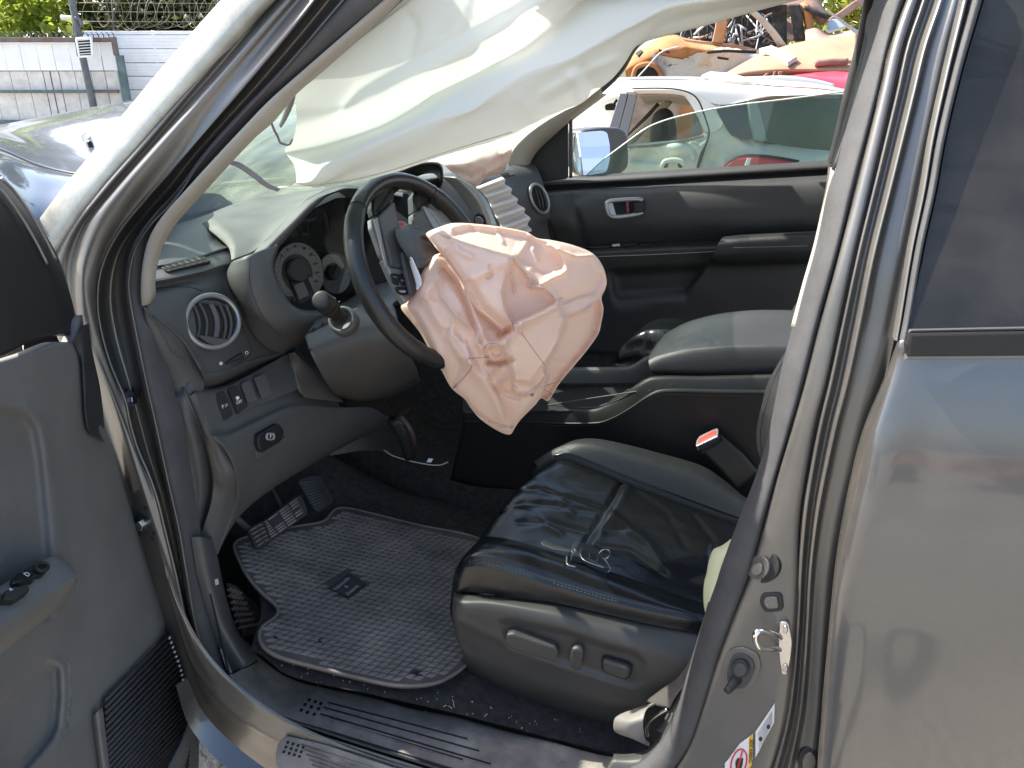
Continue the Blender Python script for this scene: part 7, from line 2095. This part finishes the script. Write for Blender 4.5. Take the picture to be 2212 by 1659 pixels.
# roof side above the doors
side = loft('roof_side', [sv([(1262, 222), (1301, 186), (1331, 174), (1400, 172), (1500, 172), (1593, 178), (1660, 186), (1760, 192), (1830, 200)], SY + .12, SY + .1),
              sv([(1266, 226), (1304, 196), (1345, 184), (1400, 182), (1480, 184), (1560, 190), (1640, 194), (1760, 198), (1830, 203)], SY + .03, SY + .0),
              sv([(1270, 232), (1300, 208), (1345, 200), (1400, 200), (1478, 206), (1556, 226), (1610, 218), (1652, 208), (1700, 206)], SY - .0, SY - .02)], 60, 20, wp, suv)
loft('roof_rail', [sv([(1306, 184), (1345, 175), (1400, 172), (1470, 173), (1521, 178)], SY + .16), sv([(1304, 180), (1345, 171), (1400, 168), (1470, 169), (1524, 174)], SY + .1), sv([(1308, 187), (1345, 179), (1400, 177), (1470, 178), (1523, 181)], SY + .1)], 30, 9, sgrey, suv, t=.02)
loft('roof_rail', [sv([(1603, 180), (1660, 178), (1700, 178), (1760, 186), (1795, 194)], SY + 1.25), sv([(1603, 176), (1660, 174), (1705, 174), (1762, 182), (1800, 192)], SY + 1.2)], 30, 5, sgrey, suv, t=.04)
plate('rail_foot', [(1512, 176), (1530, 168), (1570, 171), (1600, 178), (1624, 191), (1600, 190), (1560, 185)], plane3(P(1512, 176, Y=SY + .14), P(1624, 191, Y=SY + .08), P(1570, 171, Y=SY + .24)), .05, wp, suv, rnd=4, bev=.01)
# side body: lower doors, quarter panel wrapping to the tail
dent = lambda g: relief(g, [
    ('bump', 1400, 335, 34, 14, -.05), ('bump', 1462, 322, 26, 16, .05), ('ridge', [(1360, 322), (1420, 316), (1480, 306), (1500, 312)], .030, 6, 12), ('ridge', [(1478, 300), (1500, 320), (1512, 345)], -.035, 6, 8, 'sharp'),
    ('ridge', [(1370, 345), (1430, 350), (1490, 340)], -.03, 6, 6), ('ridge', [(1420, 325), (1440, 345), (1430, 362)], .025, 7, 7), ('bump', 1540, 345, 14, 14, -.04), ('ridge', [(1536, 340), (1560, 345), (1570, 352)], .02, 5, 5)])
bl = loft('side_panel', [
    sv([(1240, 318), (1300, 312), (1358, 311), (1440, 304), (1502, 297), (1522, 286)], SY - .03),
    sv([(1240, 326), (1300, 320), (1358, 318), (1440, 311), (1500, 305), (1527, 296)], SY - .06),
    sv([(1240, 352), (1300, 350), (1358, 348), (1440, 346), (1490, 342), (1514, 336)], SY - .10),
    sv([(1240, 385), (1300, 383), (1358, 381), (1440, 378), (1490, 376), (1504, 374)], SY - .08),
    sv([(1240, 500), (1300, 500), (1358, 500), (1440, 500), (1490, 500), (1500, 500)], SY - .06),
    sv([(1240, 600), (1300, 600), (1358, 600), (1440, 600), (1490, 600), (1500, 600)], SY + .05)], 80, 60, wp, suv, disp=dent)
qp = loft('quarter_panel', [
    sv([(1478, 206), (1510, 250), (1531, 288), (1524, 312), (1514, 340), (1507, 380), (1505, 500), (1505, 600)], SY - .0, SY - .05, SY - .08),
    sv([(1512, 208), (1530, 250), (1546, 290), (1542, 318), (1534, 345), (1526, 380), (1526, 500), (1526, 600)], SY - .01, SY - .06, SY - .08),
    sv([(1548, 232), (1562, 262), (1576, 290), (1574, 322), (1568, 350), (1560, 385), (1560, 500), (1560, 600)], SY - .02, SY - .04, SY - .06),
    sv([(1556, 238), (1572, 270), (1592, 300), (1606, 326), (1620, 350), (1630, 385), (1630, 500), (1630, 600)], SY - .02, SY + .0),
    sv([(1566, 260), (1582, 286), (1606, 302), (1640, 320), (1680, 342), (1720, 385), (1720, 500), (1720, 600)], SY + .0, SY + .15),
    sv([(1640, 302), (1664, 308), (1700, 315), (1745, 321), (1795, 326), (1845, 332), (1830, 500), (1830, 600)], SY + .15, SY + .7)], 60, 50, wp, suv, disp=dent)
loft('upper_quarter', [sv([(1478, 206), (1500, 206), (1556, 227), (1610, 219)], SY - .0), sv([(1498, 235), (1520, 236), (1548, 237), (1552, 236)], SY - .02), sv([(1522, 284), (1540, 286), (1556, 276), (1562, 266)], SY - .04)], 24, 16, wp, suv)
loft('rear_door_frame', [sv([(1374, 203), (1440, 203), (1478, 208), (1494, 222), (1508, 250), (1518, 290), (1504, 298)], SY), sv([(1366, 196), (1440, 196), (1482, 199), (1506, 214), (1522, 252), (1531, 288), (1520, 304)], SY - .02)], 50, 5, wp, suv, t=.04)
for pts in ([(1366, 191), (1440, 191), (1481, 197), (1506, 213), (1526, 262), (1532, 288), (1527, 308), (1516, 331), (1506, 362)],):
    tube('door_gap', sv(pts, SY - .05, SY - .12), .006, 'void', suv, n=50, k=6)
plate('door_gap_shadow', [(1526, 306), (1531, 300), (1520, 335), (1510, 362), (1504, 362), (1512, 332)], plane(P(1516, 330, Y=SY - .13), (0, -1, .1)), .01, 'void', suv, bev=.002)
# pillars and windows
plate('window_pillar', [(1341, 203), (1358, 203), (1334, 300), (1326, 318), (1304, 318), (1313, 290)], plane(P(1340, 250, Y=SY - .0), (0, -1, .15)), .05, bplk, suv, bev=.006)
plate('window_pillar', [(1360, 203), (1377, 205), (1362, 270), (1352, 318), (1336, 318), (1342, 270)], plane(P(1360, 250, Y=SY - .0), (0, -1, .15)), .05, bplk, suv, bev=.006)
plate('sill_trim', [(1330, 316), (1400, 313), (1470, 304), (1520, 292), (1520, 297), (1470, 309), (1400, 318), (1330, 322)], plane(P(1430, 310, Y=SY - .08), (0, -1, .2)), .03, bplk, suv, bev=.004)
plate('quarter_light', [(1500, 248), (1508, 250), (1515, 284), (1500, 294), (1490, 294), (1496, 270)], plane(P(1504, 270, Y=SY + .0), (0, -1, .15)), .02, bplk, suv, bev=.003)
tg = mat('dark_tinted_glass', (.010, .022, .024), .08, spec=.4)
plate('quarter_window', [(1546, 236), (1554, 230), (1612, 221), (1616, 260), (1622, 302), (1600, 300), (1580, 293), (1570, 280)], plane3(P(1550, 234, Y=SY - .03), P(1580, 293, Y=SY - .04), P(1618, 260, Y=SY + .01)), .02, tg, suv, rnd=4, bev=.004)
rw = plane3(P(1634, 224, Y=SY + .02), P(1650, 305, Y=SY + .08), P(1815, 240, Y=SY + .9))
plate('rear_window', [(1630, 222), (1700, 214), (1812, 206), (1840, 210), (1840, 330), (1782, 327), (1722, 321), (1650, 308), (1642, 262)], rw, .02, tg, suv, rnd=4, bev=.004)
plate('pillar_strip', [(1613, 221), (1631, 219), (1642, 262), (1652, 306), (1624, 303), (1617, 262)], plane3(P(1613, 221, Y=SY - .02), P(1624, 303, Y=SY - .0), P(1652, 306, Y=SY + .07)), .03, mat('pale_glass_pillar', (.16, .22, .21), .2), suv, bev=.004)
loft('tailgate_top', [sv([(1556, 227), (1610, 217), (1652, 206), (1700, 202), (1830, 199)], SY - .02, SY + .9), sv([(1552, 232), (1612, 222), (1656, 214), (1702, 211), (1830, 205)], SY - .0, SY + .95)], 24, 5, mat('pale_spoiler', (.62, .62, .58), .35), suv, t=.03)
tube('wiper_arm', sv([(1661, 236), (1666, 255), (1673, 282)], SY + .25), .012, sgrey, suv, n=8, k=6)
tl = loft('tail_lamp', [sv([(1568, 357), (1586, 342), (1613, 336), (1650, 337), (1690, 342), (1725, 348)], SY - .12, SY + .02), sv([(1566, 362), (1588, 350), (1615, 346), (1650, 348), (1690, 354), (1725, 360)], SY - .17, SY - .02), sv([(1565, 375), (1588, 372), (1615, 372), (1650, 374), (1690, 378), (1725, 382)], SY - .14, SY + .02)], 30, 12, mat('red_lamp_lens', (.52, .02, .03), .12, coat=.8), suv, t=.02)
loft('lamp_rim', [sv([(1564, 358), (1584, 340), (1613, 333), (1650, 334), (1690, 339), (1728, 346)], SY - .12, SY + .02), sv([(1567, 360), (1587, 343), (1614, 337), (1650, 338), (1690, 343), (1726, 350)], SY - .15, SY - .0)], 24, 4, 'dark', suv, t=.02)
plate('lamp_stripe', [(1614, 342), (1622, 342), (1618, 358), (1608, 358)], plane(P(1615, 350, Y=SY - .18), (.2, -1, .2)), .01, 'label', suv, bev=.002)
for x in (1438, 1470):
    plate('handle_recess', ell(x, 356, 6, 7, 0, 14), plane(P(x, 356, Y=SY - .14), (0, -1, .1)), .02, 'void', suv, bev=.002)
tube('handle_ring', sv([(1430, 358), (1436, 349), (1455, 345), (1470, 348), (1478, 356)], SY - .15), .02, wp, suv, n=20, k=6)
# cabin seen through the empty windows
cab = mat('beige_cabin_trim', (.42, .38, .30), .8)
drk = mat('dark_cabin', (.03, .028, .03), .8)
hrest = loft('headrest', [sv([(1404, 310), (1406, 270), (1412, 248), (1425, 236), (1440, 234), (1452, 242), (1459, 262), (1462, 290), (1460, 312)], SY + .45), sv([(1410, 314), (1414, 275), (1420, 254), (1430, 242), (1440, 240), (1449, 248), (1454, 266), (1456, 292), (1454, 314)], SY + .38), sv([(1425, 316), (1428, 285), (1430, 265), (1434, 256), (1438, 254), (1442, 260), (1445, 275), (1446, 296), (1446, 316)], SY + .36)], 40, 12, drk, suv, t=.1)
loft('far_pillar', [sv([(1330, 330), (1360, 292), (1400, 255), (1424, 228), (1440, 214)], SY + 1.0), sv([(1340, 350), (1372, 306), (1412, 268), (1436, 240), (1452, 222)], SY + 1.0)], 20, 4, cab, suv, t=.06)
loft('cabin_roof_lining', [sv([(1380, 206), (1440, 206), (1480, 210), (1510, 220)], SY + .05), sv([(1392, 222), (1440, 216), (1470, 220), (1490, 226)], SY + .9), sv([(1400, 228), (1440, 222), (1470, 226), (1490, 230)], SY + 1.3)], 20, 8, mat('cabin_lining', (.36, .33, .27), .9), suv)
tube('far_window_edge', sv([(1340, 318), (1362, 292), (1400, 252), (1424, 226)], SY + 1.05), .03, drk, suv, n=20, k=6)
loft('seat_back', [sv([(1390, 330), (1402, 312), (1430, 308), (1470, 312), (1480, 330)], SY + .5), sv([(1380, 420), (1400, 420), (1430, 420), (1470, 420), (1490, 420)], SY + .45)], 16, 5, drk, suv, t=.1)
mesh_obj('far_windscreen', [P(1268, 225, Y=SY + 1.0), P(1345, 205, Y=SY + 1.2), P(1322, 330, Y=SY + 1.2), P(1220, 330, Y=SY + 1.0)], [(0, 1, 2, 3)], glass('cracked_pale_glass', (.75, .82, .82), haze=.4, haze_col=(.70, .75, .75)), suv, smooth=False)
mesh_obj('far_window', [P(1372, 205, Y=SY + 1.45), P(1474, 205, Y=SY + 1.45), P(1450, 345, Y=SY + 1.45), P(1330, 345, Y=SY + 1.45)], [(0, 1, 2, 3)], glass('pale_far_glass', (.7, .76, .75), haze=.5, haze_col=(.55, .58, .55)), suv, smooth=False)
plate('inner_mirror', [(1307, 226), (1322, 222), (1332, 226), (1330, 238), (1308, 238)], plane(P(1320, 232, Y=SY + .6), (.1, -1, 0)), .04, drk, suv, rnd=4, bev=.006)
tube('inner_mirror_stem', sv([(1326, 226), (1333, 215)], SY + .62), .012, drk, suv, n=4, k=6)
mesh_obj('cabin_floor', [P(1240, 420, Y=SY + .1), P(1520, 420, Y=SY + .1), P(1520, 400, Y=SY + 1.5), P(1240, 400, Y=SY + 1.5)], [(0, 1, 2, 3)], drk, suv)
for x in (1330, 1640):
    c = P(x, 560, Y=SY - .02)
    c.z = .36
    rings('wheel', c + Vector((0, .2, 0)), Vector((0, -1, 0)), [(0, .36), (.18, .36), (.2, .33), (.2, .24), (.17, .22), (.17, .05)], 'rubber', suv)

# burnt and rusted wrecks stacked behind
def rust(name, cols, sc=2.5, rough=.85):
    m = bpy.data.materials.new(name)
    n, l = nodes_of(m)
    b = n['Principled BSDF']
    b.inputs['Roughness'].default_value = rough
    tc = n.new('ShaderNodeTexCoord')
    t = n.new('ShaderNodeTexNoise')
    t.inputs['Scale'].default_value = sc
    t.inputs['Detail'].default_value = 12
    t.inputs['Roughness'].default_value = .68
    t.inputs['Distortion'].default_value = .5
    l.new(tc.outputs['Object'], t.inputs['Vector'])
    r = n.new('ShaderNodeValToRGB')
    e = r.color_ramp.elements
    k = len(cols)
    e[0].position, e[0].color = .32, (*cols[0], 1)
    e[1].position, e[1].color = .68, (*cols[-1], 1)
    for i in range(1, k - 1):
        q = e.new(.32 + .36 * i / (k - 1))
        q.color = (*cols[i], 1)
    l.new(t.outputs[0], r.inputs[0])
    l.new(r.outputs[0], b.inputs['Base Color'])
    bp = n.new('ShaderNodeBump')
    bp.inputs['Strength'].default_value = .5
    bp.inputs['Distance'].default_value = .02
    l.new(t.outputs[0], bp.inputs['Height'])
    l.new(bp.outputs[0], b.inputs['Normal'])
    return m
r_or = rust('orange_rust', [(.17, .065, .02), (.34, .14, .045), (.40, .19, .08), (.40, .26, .15)], 1.6)
r_wh = rust('burnt_white_metal', [(.12, .115, .115), (.40, .375, .34), (.46, .43, .37), (.42, .28, .15)], 3.2)
r_pe = rust('peach_scorched_paint', [(.27, .145, .085), (.33, .185, .115), (.37, .22, .14)], 1.1)
r_br = rust('brown_scorched_metal', [(.06, .04, .035), (.20, .12, .09), (.34, .21, .16)], 2.6)
r_pk = rust('pinkish_scorched_roof', [(.22, .13, .10), (.34, .21, .17), (.38, .25, .20)], 1.4)
soot = rust('soot_black', [(.008, .008, .009), (.03, .028, .028), (.09, .08, .075)], 5)
WY = 8.6
w1 = thing('burnt_wreck', 'burnt car shell with orange rust and flaked white paint behind the white SUV', 'car wreck', (2.0, WY + .8, 0))
body = loft('wreck_side', [
    cY([(1352, 128), (1364, 118), (1390, 106), (1423, 83), (1458, 75), (1480, 82), (1538, 91), (1593, 97), (1646, 108), (1740, 112)], WY + .2),
    cY([(1350, 140), (1366, 128), (1392, 115), (1425, 94), (1460, 86), (1484, 92), (1540, 100), (1595, 106), (1646, 116), (1740, 122)], WY + .02),
    cY([(1350, 152), (1368, 140), (1394, 128), (1428, 112), (1462, 108), (1490, 112), (1540, 115), (1595, 117), (1646, 126), (1740, 132)], WY - .06),
    cY([(1352, 168), (1372, 155), (1396, 150), (1430, 148), (1462, 150), (1490, 150), (1540, 150), (1595, 150), (1646, 152), (1740, 156)], WY - .04),
    cY([(1352, 240), (1372, 240), (1396, 240), (1430, 240), (1462, 240), (1490, 240), (1540, 240), (1595, 240), (1646, 240), (1740, 240)], WY),
    cY([(1352, 430), (1372, 430), (1396, 430), (1430, 430), (1462, 430), (1490, 430), (1540, 430), (1595, 430), (1646, 430), (1740, 430)], WY)], 80, 60, r_or, w1, disp=lambda g: relief(g, [('bump', 1440, 110, 30, 14, .10), ('ridge', [(1410, 112), (1440, 128), (1430, 160)], -.05, 8, 8), ('ridge', [(1478, 100), (1530, 108), (1600, 112)], .04, 5, 8)]))
wb = bvh_of(body)
V, F = [], []
wpx = [(1412, 116), (1430, 130), (1445, 140), (1470, 132), (1490, 122), (1520, 112), (1560, 104), (1600, 106), (1646, 116), (1646, 166), (1600, 168), (1500, 168), (1430, 168), (1412, 150)]
wcen = (1540, 142)
K2 = 90
ring = smooth_px(wpx, K2, True)
for k in range(9):
    s = 1 - k / 9
    for (x, y) in ring:
        jit = (RNG.normal() * 2.2 if k == 0 else 0)
        p, n_ = hit(wb, wcen[0] + (x - wcen[0]) * s, wcen[1] + (y - wcen[1]) * s + jit)
        V.append(p + Vector((0, -.014, 0)))
F = grid_faces(K2, 9, True)
F.append(tuple(range(8 * K2, 9 * K2)))
mesh_obj('flaked_paint', V, F, r_wh, body)
for q in ([(1424, 106), (1448, 110), (1446, 114), (1425, 111)], [(1550, 121), (1575, 125), (1573, 129), (1550, 126)], [(1374, 118), (1386, 110), (1390, 114), (1380, 124)]):
    stick('wreck_hole', q, wb, .02, 'void', body, bev=.003)
arch = stick('wheel_arch', [(1372, 168), (1376, 152), (1388, 145), (1404, 144), (1418, 150), (1428, 168)], wb, .03, 'void', body, bev=.006)
tube('arch_lip', [hit(wb, x, y)[0] + Vector((0, -.03, 0)) for x, y in ((1368, 168), (1374, 148), (1388, 140), (1406, 139), (1420, 146), (1432, 168))], .03, r_or, body, n=30, k=6)
line_on('door_seam', [(1528, 112), (1560, 111), (1590, 112), (1632, 115)], wb, .018, 'void', body, n=20, lift=.01)
tube('loose_wire', cY([(1368, 178), (1395, 148), (1430, 112), (1470, 100)], WY - .3), .008, sgrey, w1, n=20, k=5)
loft('burnt_cabin', [cY([(1440, 20), (1560, 10), (1700, 10)], WY + .9), cY([(1440, 60), (1560, 60), (1700, 60)], WY + 1.0), cY([(1440, 120), (1560, 120), (1700, 120)], WY + .9)], 20, 10, soot, w1)
for k in range(26):
    x, y = RNG.uniform(1462, 1680), RNG.uniform(50, 100)
    p = P(x, y, Y=WY + RNG.uniform(.3, .8))
    tube('burnt_spring', [p + Vector(RNG.normal(size=3) * .10) for _ in range(5)], RNG.uniform(.006, .014), [soot, sgrey, r_br][k % 3], w1, n=16, k=5)
plate('wreck_pillar', [(1546, 30), (1572, 24), (1570, 60), (1562, 95), (1538, 93), (1545, 60)], plane(P(1555, 60, Y=WY + .12), (0, -1, .1)), .08, r_or, w1, bev=.012)
loft('wreck_pillar', [cY([(1600, 15), (1616, 26), (1640, 48), (1662, 74), (1682, 103)], WY + .1), cY([(1606, 12), (1626, 22), (1652, 43), (1676, 68), (1698, 98)], WY + .02), cY([(1610, 14), (1630, 26), (1654, 47), (1678, 72), (1700, 100)], WY + .12)], 24, 9, r_wh, w1, t=.03)
plate('wreck_roof', [(1440, -40), (1720, -60), (1720, -10), (1580, 6), (1440, 40)], plane(P(1580, 0, Y=WY + .2), (0, -1, .4)), .06, r_or, w1, bev=.01)

w2 = thing('scorched_peach_wreck', 'crushed peach coloured car roof lying in front of the burnt shell', 'car wreck', (3.2, 8.2, 0))
PYv = 7.7
pr = loft('crushed_roof', [
    cY([(1548, 168), (1573, 151), (1623, 123), (1698, 98), (1773, 83), (1850, 77)], PYv + .9),
    cY([(1556, 168), (1584, 154), (1632, 132), (1704, 112), (1775, 102), (1850, 97)], PYv + .5),
    cY([(1562, 168), (1594, 154), (1640, 143), (1708, 130), (1775, 124), (1850, 122)], PYv + .2),
    cY([(1565, 170), (1600, 157), (1648, 151), (1710, 149), (1762, 149), (1850, 151)], PYv)], 60, 40, r_pe, w2, t=.04, disp=lambda g: relief(g, [('ridge', [(1640, 128), (1720, 116), (1840, 110)], -.03, 6, 6), ('ridge', [(1760, 132), (1800, 130), (1850, 129)], .05, 4, 5), ('bump', 1700, 118, 40, 10, .05)]))
prt = bvh_of(pr)
tube('roof_lip', [hit(prt, x, y)[0] + Vector((0, -.05, 0)) for x, y in ((1760, 137), (1790, 134), (1830, 133))], .035, r_br, pr, n=14, k=6)
stick('torn_strip', [(1640, 113), (1668, 106), (1700, 120), (1722, 131), (1712, 136), (1702, 143), (1686, 128), (1660, 118)], prt, .04, r_wh, pr, bev=.006)
loft('wreck_opening', [cY([(1570, 170), (1600, 159), (1650, 153), (1760, 151), (1850, 153)], PYv + .1), cY([(1570, 178), (1600, 178), (1650, 178), (1760, 178), (1850, 178)], PYv + .3)], 24, 6, r_br, w2)
for q in ([(1640, 172), (1655, 158), (1660, 158), (1648, 174)], [(1676, 174), (1682, 154), (1690, 154), (1686, 174)], [(1664, 174), (1672, 154), (1676, 154), (1670, 174)]):
    plate('wreck_strut', q, plane(P(1665, 164, Y=PYv - .02), (0, -1, 0)), .05, r_pe, w2, bev=.006)
loft('wreck_base', [cY([(1570, 174), (1650, 174), (1850, 174)], PYv + .05), cY([(1570, 300), (1650, 300), (1850, 300)], PYv), cY([(1570, 460), (1650, 460), (1850, 460)], PYv)], 20, 8, r_br, w2)
w3 = thing('red_car', 'crimson car body squeezed under the peach coloured wreck', 'car wreck', (3.6, 7.4, 0))
rp_ = mat('faded_crimson_paint', (.50, .055, .085), .4, coat=.4, var=.08, vscale=3)
RY = 7.2
rc = loft('red_roof', [cY([(1692, 174), (1703, 163), (1748, 156), (1798, 151), (1850, 153)], RY + .6), cY([(1690, 178), (1706, 168), (1750, 163), (1798, 162), (1850, 166)], RY + .3), cY([(1690, 182), (1710, 174), (1755, 178), (1798, 190), (1850, 196)], RY + .1), cY([(1690, 300), (1710, 300), (1755, 300), (1798, 300), (1850, 300)], RY), cY([(1690, 480), (1710, 480), (1755, 480), (1798, 480), (1850, 480)], RY)], 40, 40, rp_, w3)
tube('roof_crease', cY([(1706, 172), (1750, 172), (1790, 185), (1800, 190)], RY + .05), .02, mat('dark_crimson', (.22, .02, .03), .5), rc, n=20, k=6)

w4 = thing('overturned_wreck', 'dark scorched car frame heaped on top of the other wrecks', 'car wreck', (4.0, 11, 0))
UY = 10.4
loft('frame_pillar', [cY([(1702, 10), (1708, 30), (1714, 55), (1716, 88)], UY), cY([(1728, 10), (1732, 30), (1736, 55), (1741, 88)], UY)], 20, 5, soot, w4, t=.15)
loft('frame_pillar', [cY([(1728, 8), (1734, 30), (1738, 55), (1742, 86)], UY + .05), cY([(1736, 16), (1741, 34), (1745, 55), (1750, 84)], UY - .02)], 20, 5, r_or, w4, t=.08)
loft('frame_roof', [cY([(1640, 18), (1690, 14), (1720, 12), (1760, 20), (1790, 40)], UY), cY([(1640, -20), (1690, -20), (1720, -20), (1762, -8), (1784, 26)], UY + .4)], 24, 6, r_br, w4, t=.1)
loft('sloping_bar', [cY([(1784, 18), (1812, 42), (1836, 62), (1866, 82)], UY - .5), cY([(1792, 22), (1818, 42), (1842, 58), (1870, 74)], UY - .5)], 20, 4, sgrey, w4, t=.1)
tube('sloping_bar', cY([(1736, 16), (1760, 26), (1792, 38)], UY), .03, soot, w4, n=8, k=6)
loft('crumpled_panel', [cY([(1622, 30), (1640, 22), (1664, 22), (1690, 34), (1710, 44)], UY + .5), cY([(1625, 60), (1644, 52), (1670, 50), (1692, 58), (1712, 66)], UY + .2), cY([(1630, 72), (1650, 72), (1680, 74), (1700, 76), (1716, 78)], UY)], 40, 20, r_pk, w4, t=.05, disp=lambda g: relief(g, [('ridge', [(1650, 30), (1668, 45), (1674, 60)], -.12, 5, 5), ('ridge', [(1676, 34), (1690, 50), (1688, 70)], .10, 5, 5), ('ridge', [(1636, 60), (1660, 66), (1700, 70)], .06, 4, 4)]))
loft('crumpled_panel', [cY([(1740, 62), (1764, 58), (1790, 74), (1850, 62)], UY), cY([(1740, 90), (1770, 86), (1800, 88), (1850, 84)], UY - .4)], 20, 8, r_pk, w4, t=.05)
loft('crumpled_panel', [cY([(1790, 40), (1815, 24), (1845, 2), (1870, -10)], UY + 1.0), cY([(1796, 54), (1822, 38), (1850, 18), (1870, 8)], UY + 1.0)], 16, 5, r_pk, w4, t=.05)
loft('wreck_base', [cY([(1620, 100), (1720, 100), (1870, 96)], UY + .3), cY([(1620, 200), (1720, 200), (1870, 200)], UY + .3), cY([(1620, 380), (1720, 380), (1870, 380)], UY + .3)], 16, 8, r_br, w4)
plate('blue_panel', [(1782, 66), (1792, 46), (1806, 46), (1826, 62), (1790, 72)], plane(P(1800, 60, Y=UY + .4), (0, -1, .5)), .06, mat('pale_blue_paint', (.38, .44, .52), .3), w4, bev=.01)
tree('sunlit lime tree rising behind the stacked wrecks', (7.2, 17, 0), [(P(1700, 30, Y=16), (1.0, 1.0, .7)), (P(1770, 30, Y=16), (1.0, 1.0, .8)), (P(1840, 20, Y=16), (1.1, 1.0, .9)), (P(1640, 10, Y=16), (.9, 1.0, .6)), (P(1900, 0, Y=16), (1.2, 1.0, 1.0))], 3400, .17, lm3, 2.0, .14, 14)
# wrecks on the near side of the yard: they show as reflections in the door and its window
def hull(name, label, x, y, rz, m, L=4.2, H=1.45, Wd=1.7):
    t = thing(name, label, 'car wreck', (x, y, 0))
    prof = [(-.5, .32), (-.5, .62), (-.46, .72), (-.22, .80), (-.10, 1.0), (.22, 1.0), (.36, .74), (.48, .68), (.5, .34)]
    V, F = [], []
    R = Matrix.Rotation(rz, 3, 'Z')
    for s, k in ((-.5, .96), (-.42, 1), (.42, 1), (.5, .96)):
        for (a, h) in prof:
            w_ = s * Wd * (1 if h < .8 else .84)
            V.append(Vector((x, y, 0)) + R @ Vector((a * L * k, w_, h * H)))
    n = len(prof)
    for j in range(3):
        for i in range(n - 1):
            F.append((j * n + i, j * n + i + 1, (j + 1) * n + i + 1, (j + 1) * n + i))
    F += [tuple(range(n)), tuple(range(3 * n, 4 * n))[::-1]]
    mesh_obj('hull', V, F, m, t, smooth=False, flip=False)
    for s in (-1, 1):
        for a in (-.3, .3):
            c = Vector((x, y, 0)) + R @ Vector((a * L, s * Wd * .5, .32))
            rings('wheel', c - R @ Vector((0, s * .2, 0)), R @ Vector((0, s, 0)), [(0, .32), (.2, .32), (.21, .28), (.2, .1)], 'rubber', t, k=16)
        for a0, a1 in ((-.12, .04), (.07, .24)):
            q = [Vector((x, y, 0)) + R @ Vector((a * L, s * Wd * .5 * (.97 if h < .85 else .87), h * H)) for a, h in ((a0 - .03, .82), (a1 + .03, .82), (a1, .97), (a0, .97))]
            plate3('window', q, R @ Vector((0, s, .3)), .02, soot, t, bev=.004)
hull('rusted_car_hull', 'orange rusted car hull standing behind the viewer', 4.2, -8.5, .2, r_or)
hull('grey_car_hull', 'dusty grey car standing across the yard behind the viewer', -3.2, -10.5, -.3, mat('dusty_grey_car', (.25, .24, .23), .5))
hull('white_car_hull', 'dusty white car parked far across the yard behind the viewer', 9.5, -9.5, .5, mat('dusty_white_car', (.6, .58, .54), .5))
hull('blue_car_hull', 'faded blue car parked behind the white SUV along the yard', 9.0, 3.4, .1, mat('faded_blue_car', (.10, .14, .22), .45))
hull('silver_car_hull', 'silver grey car in the row further along the yard', 14.0, 5.2, .25, mat('silver_grey_car', (.42, .42, .43), .4))
# ------------------------------------------------------------------ end
for o in list(COL.objects):
    if o.type == 'MESH' and o.data.users == 1:
        o.data.validate()
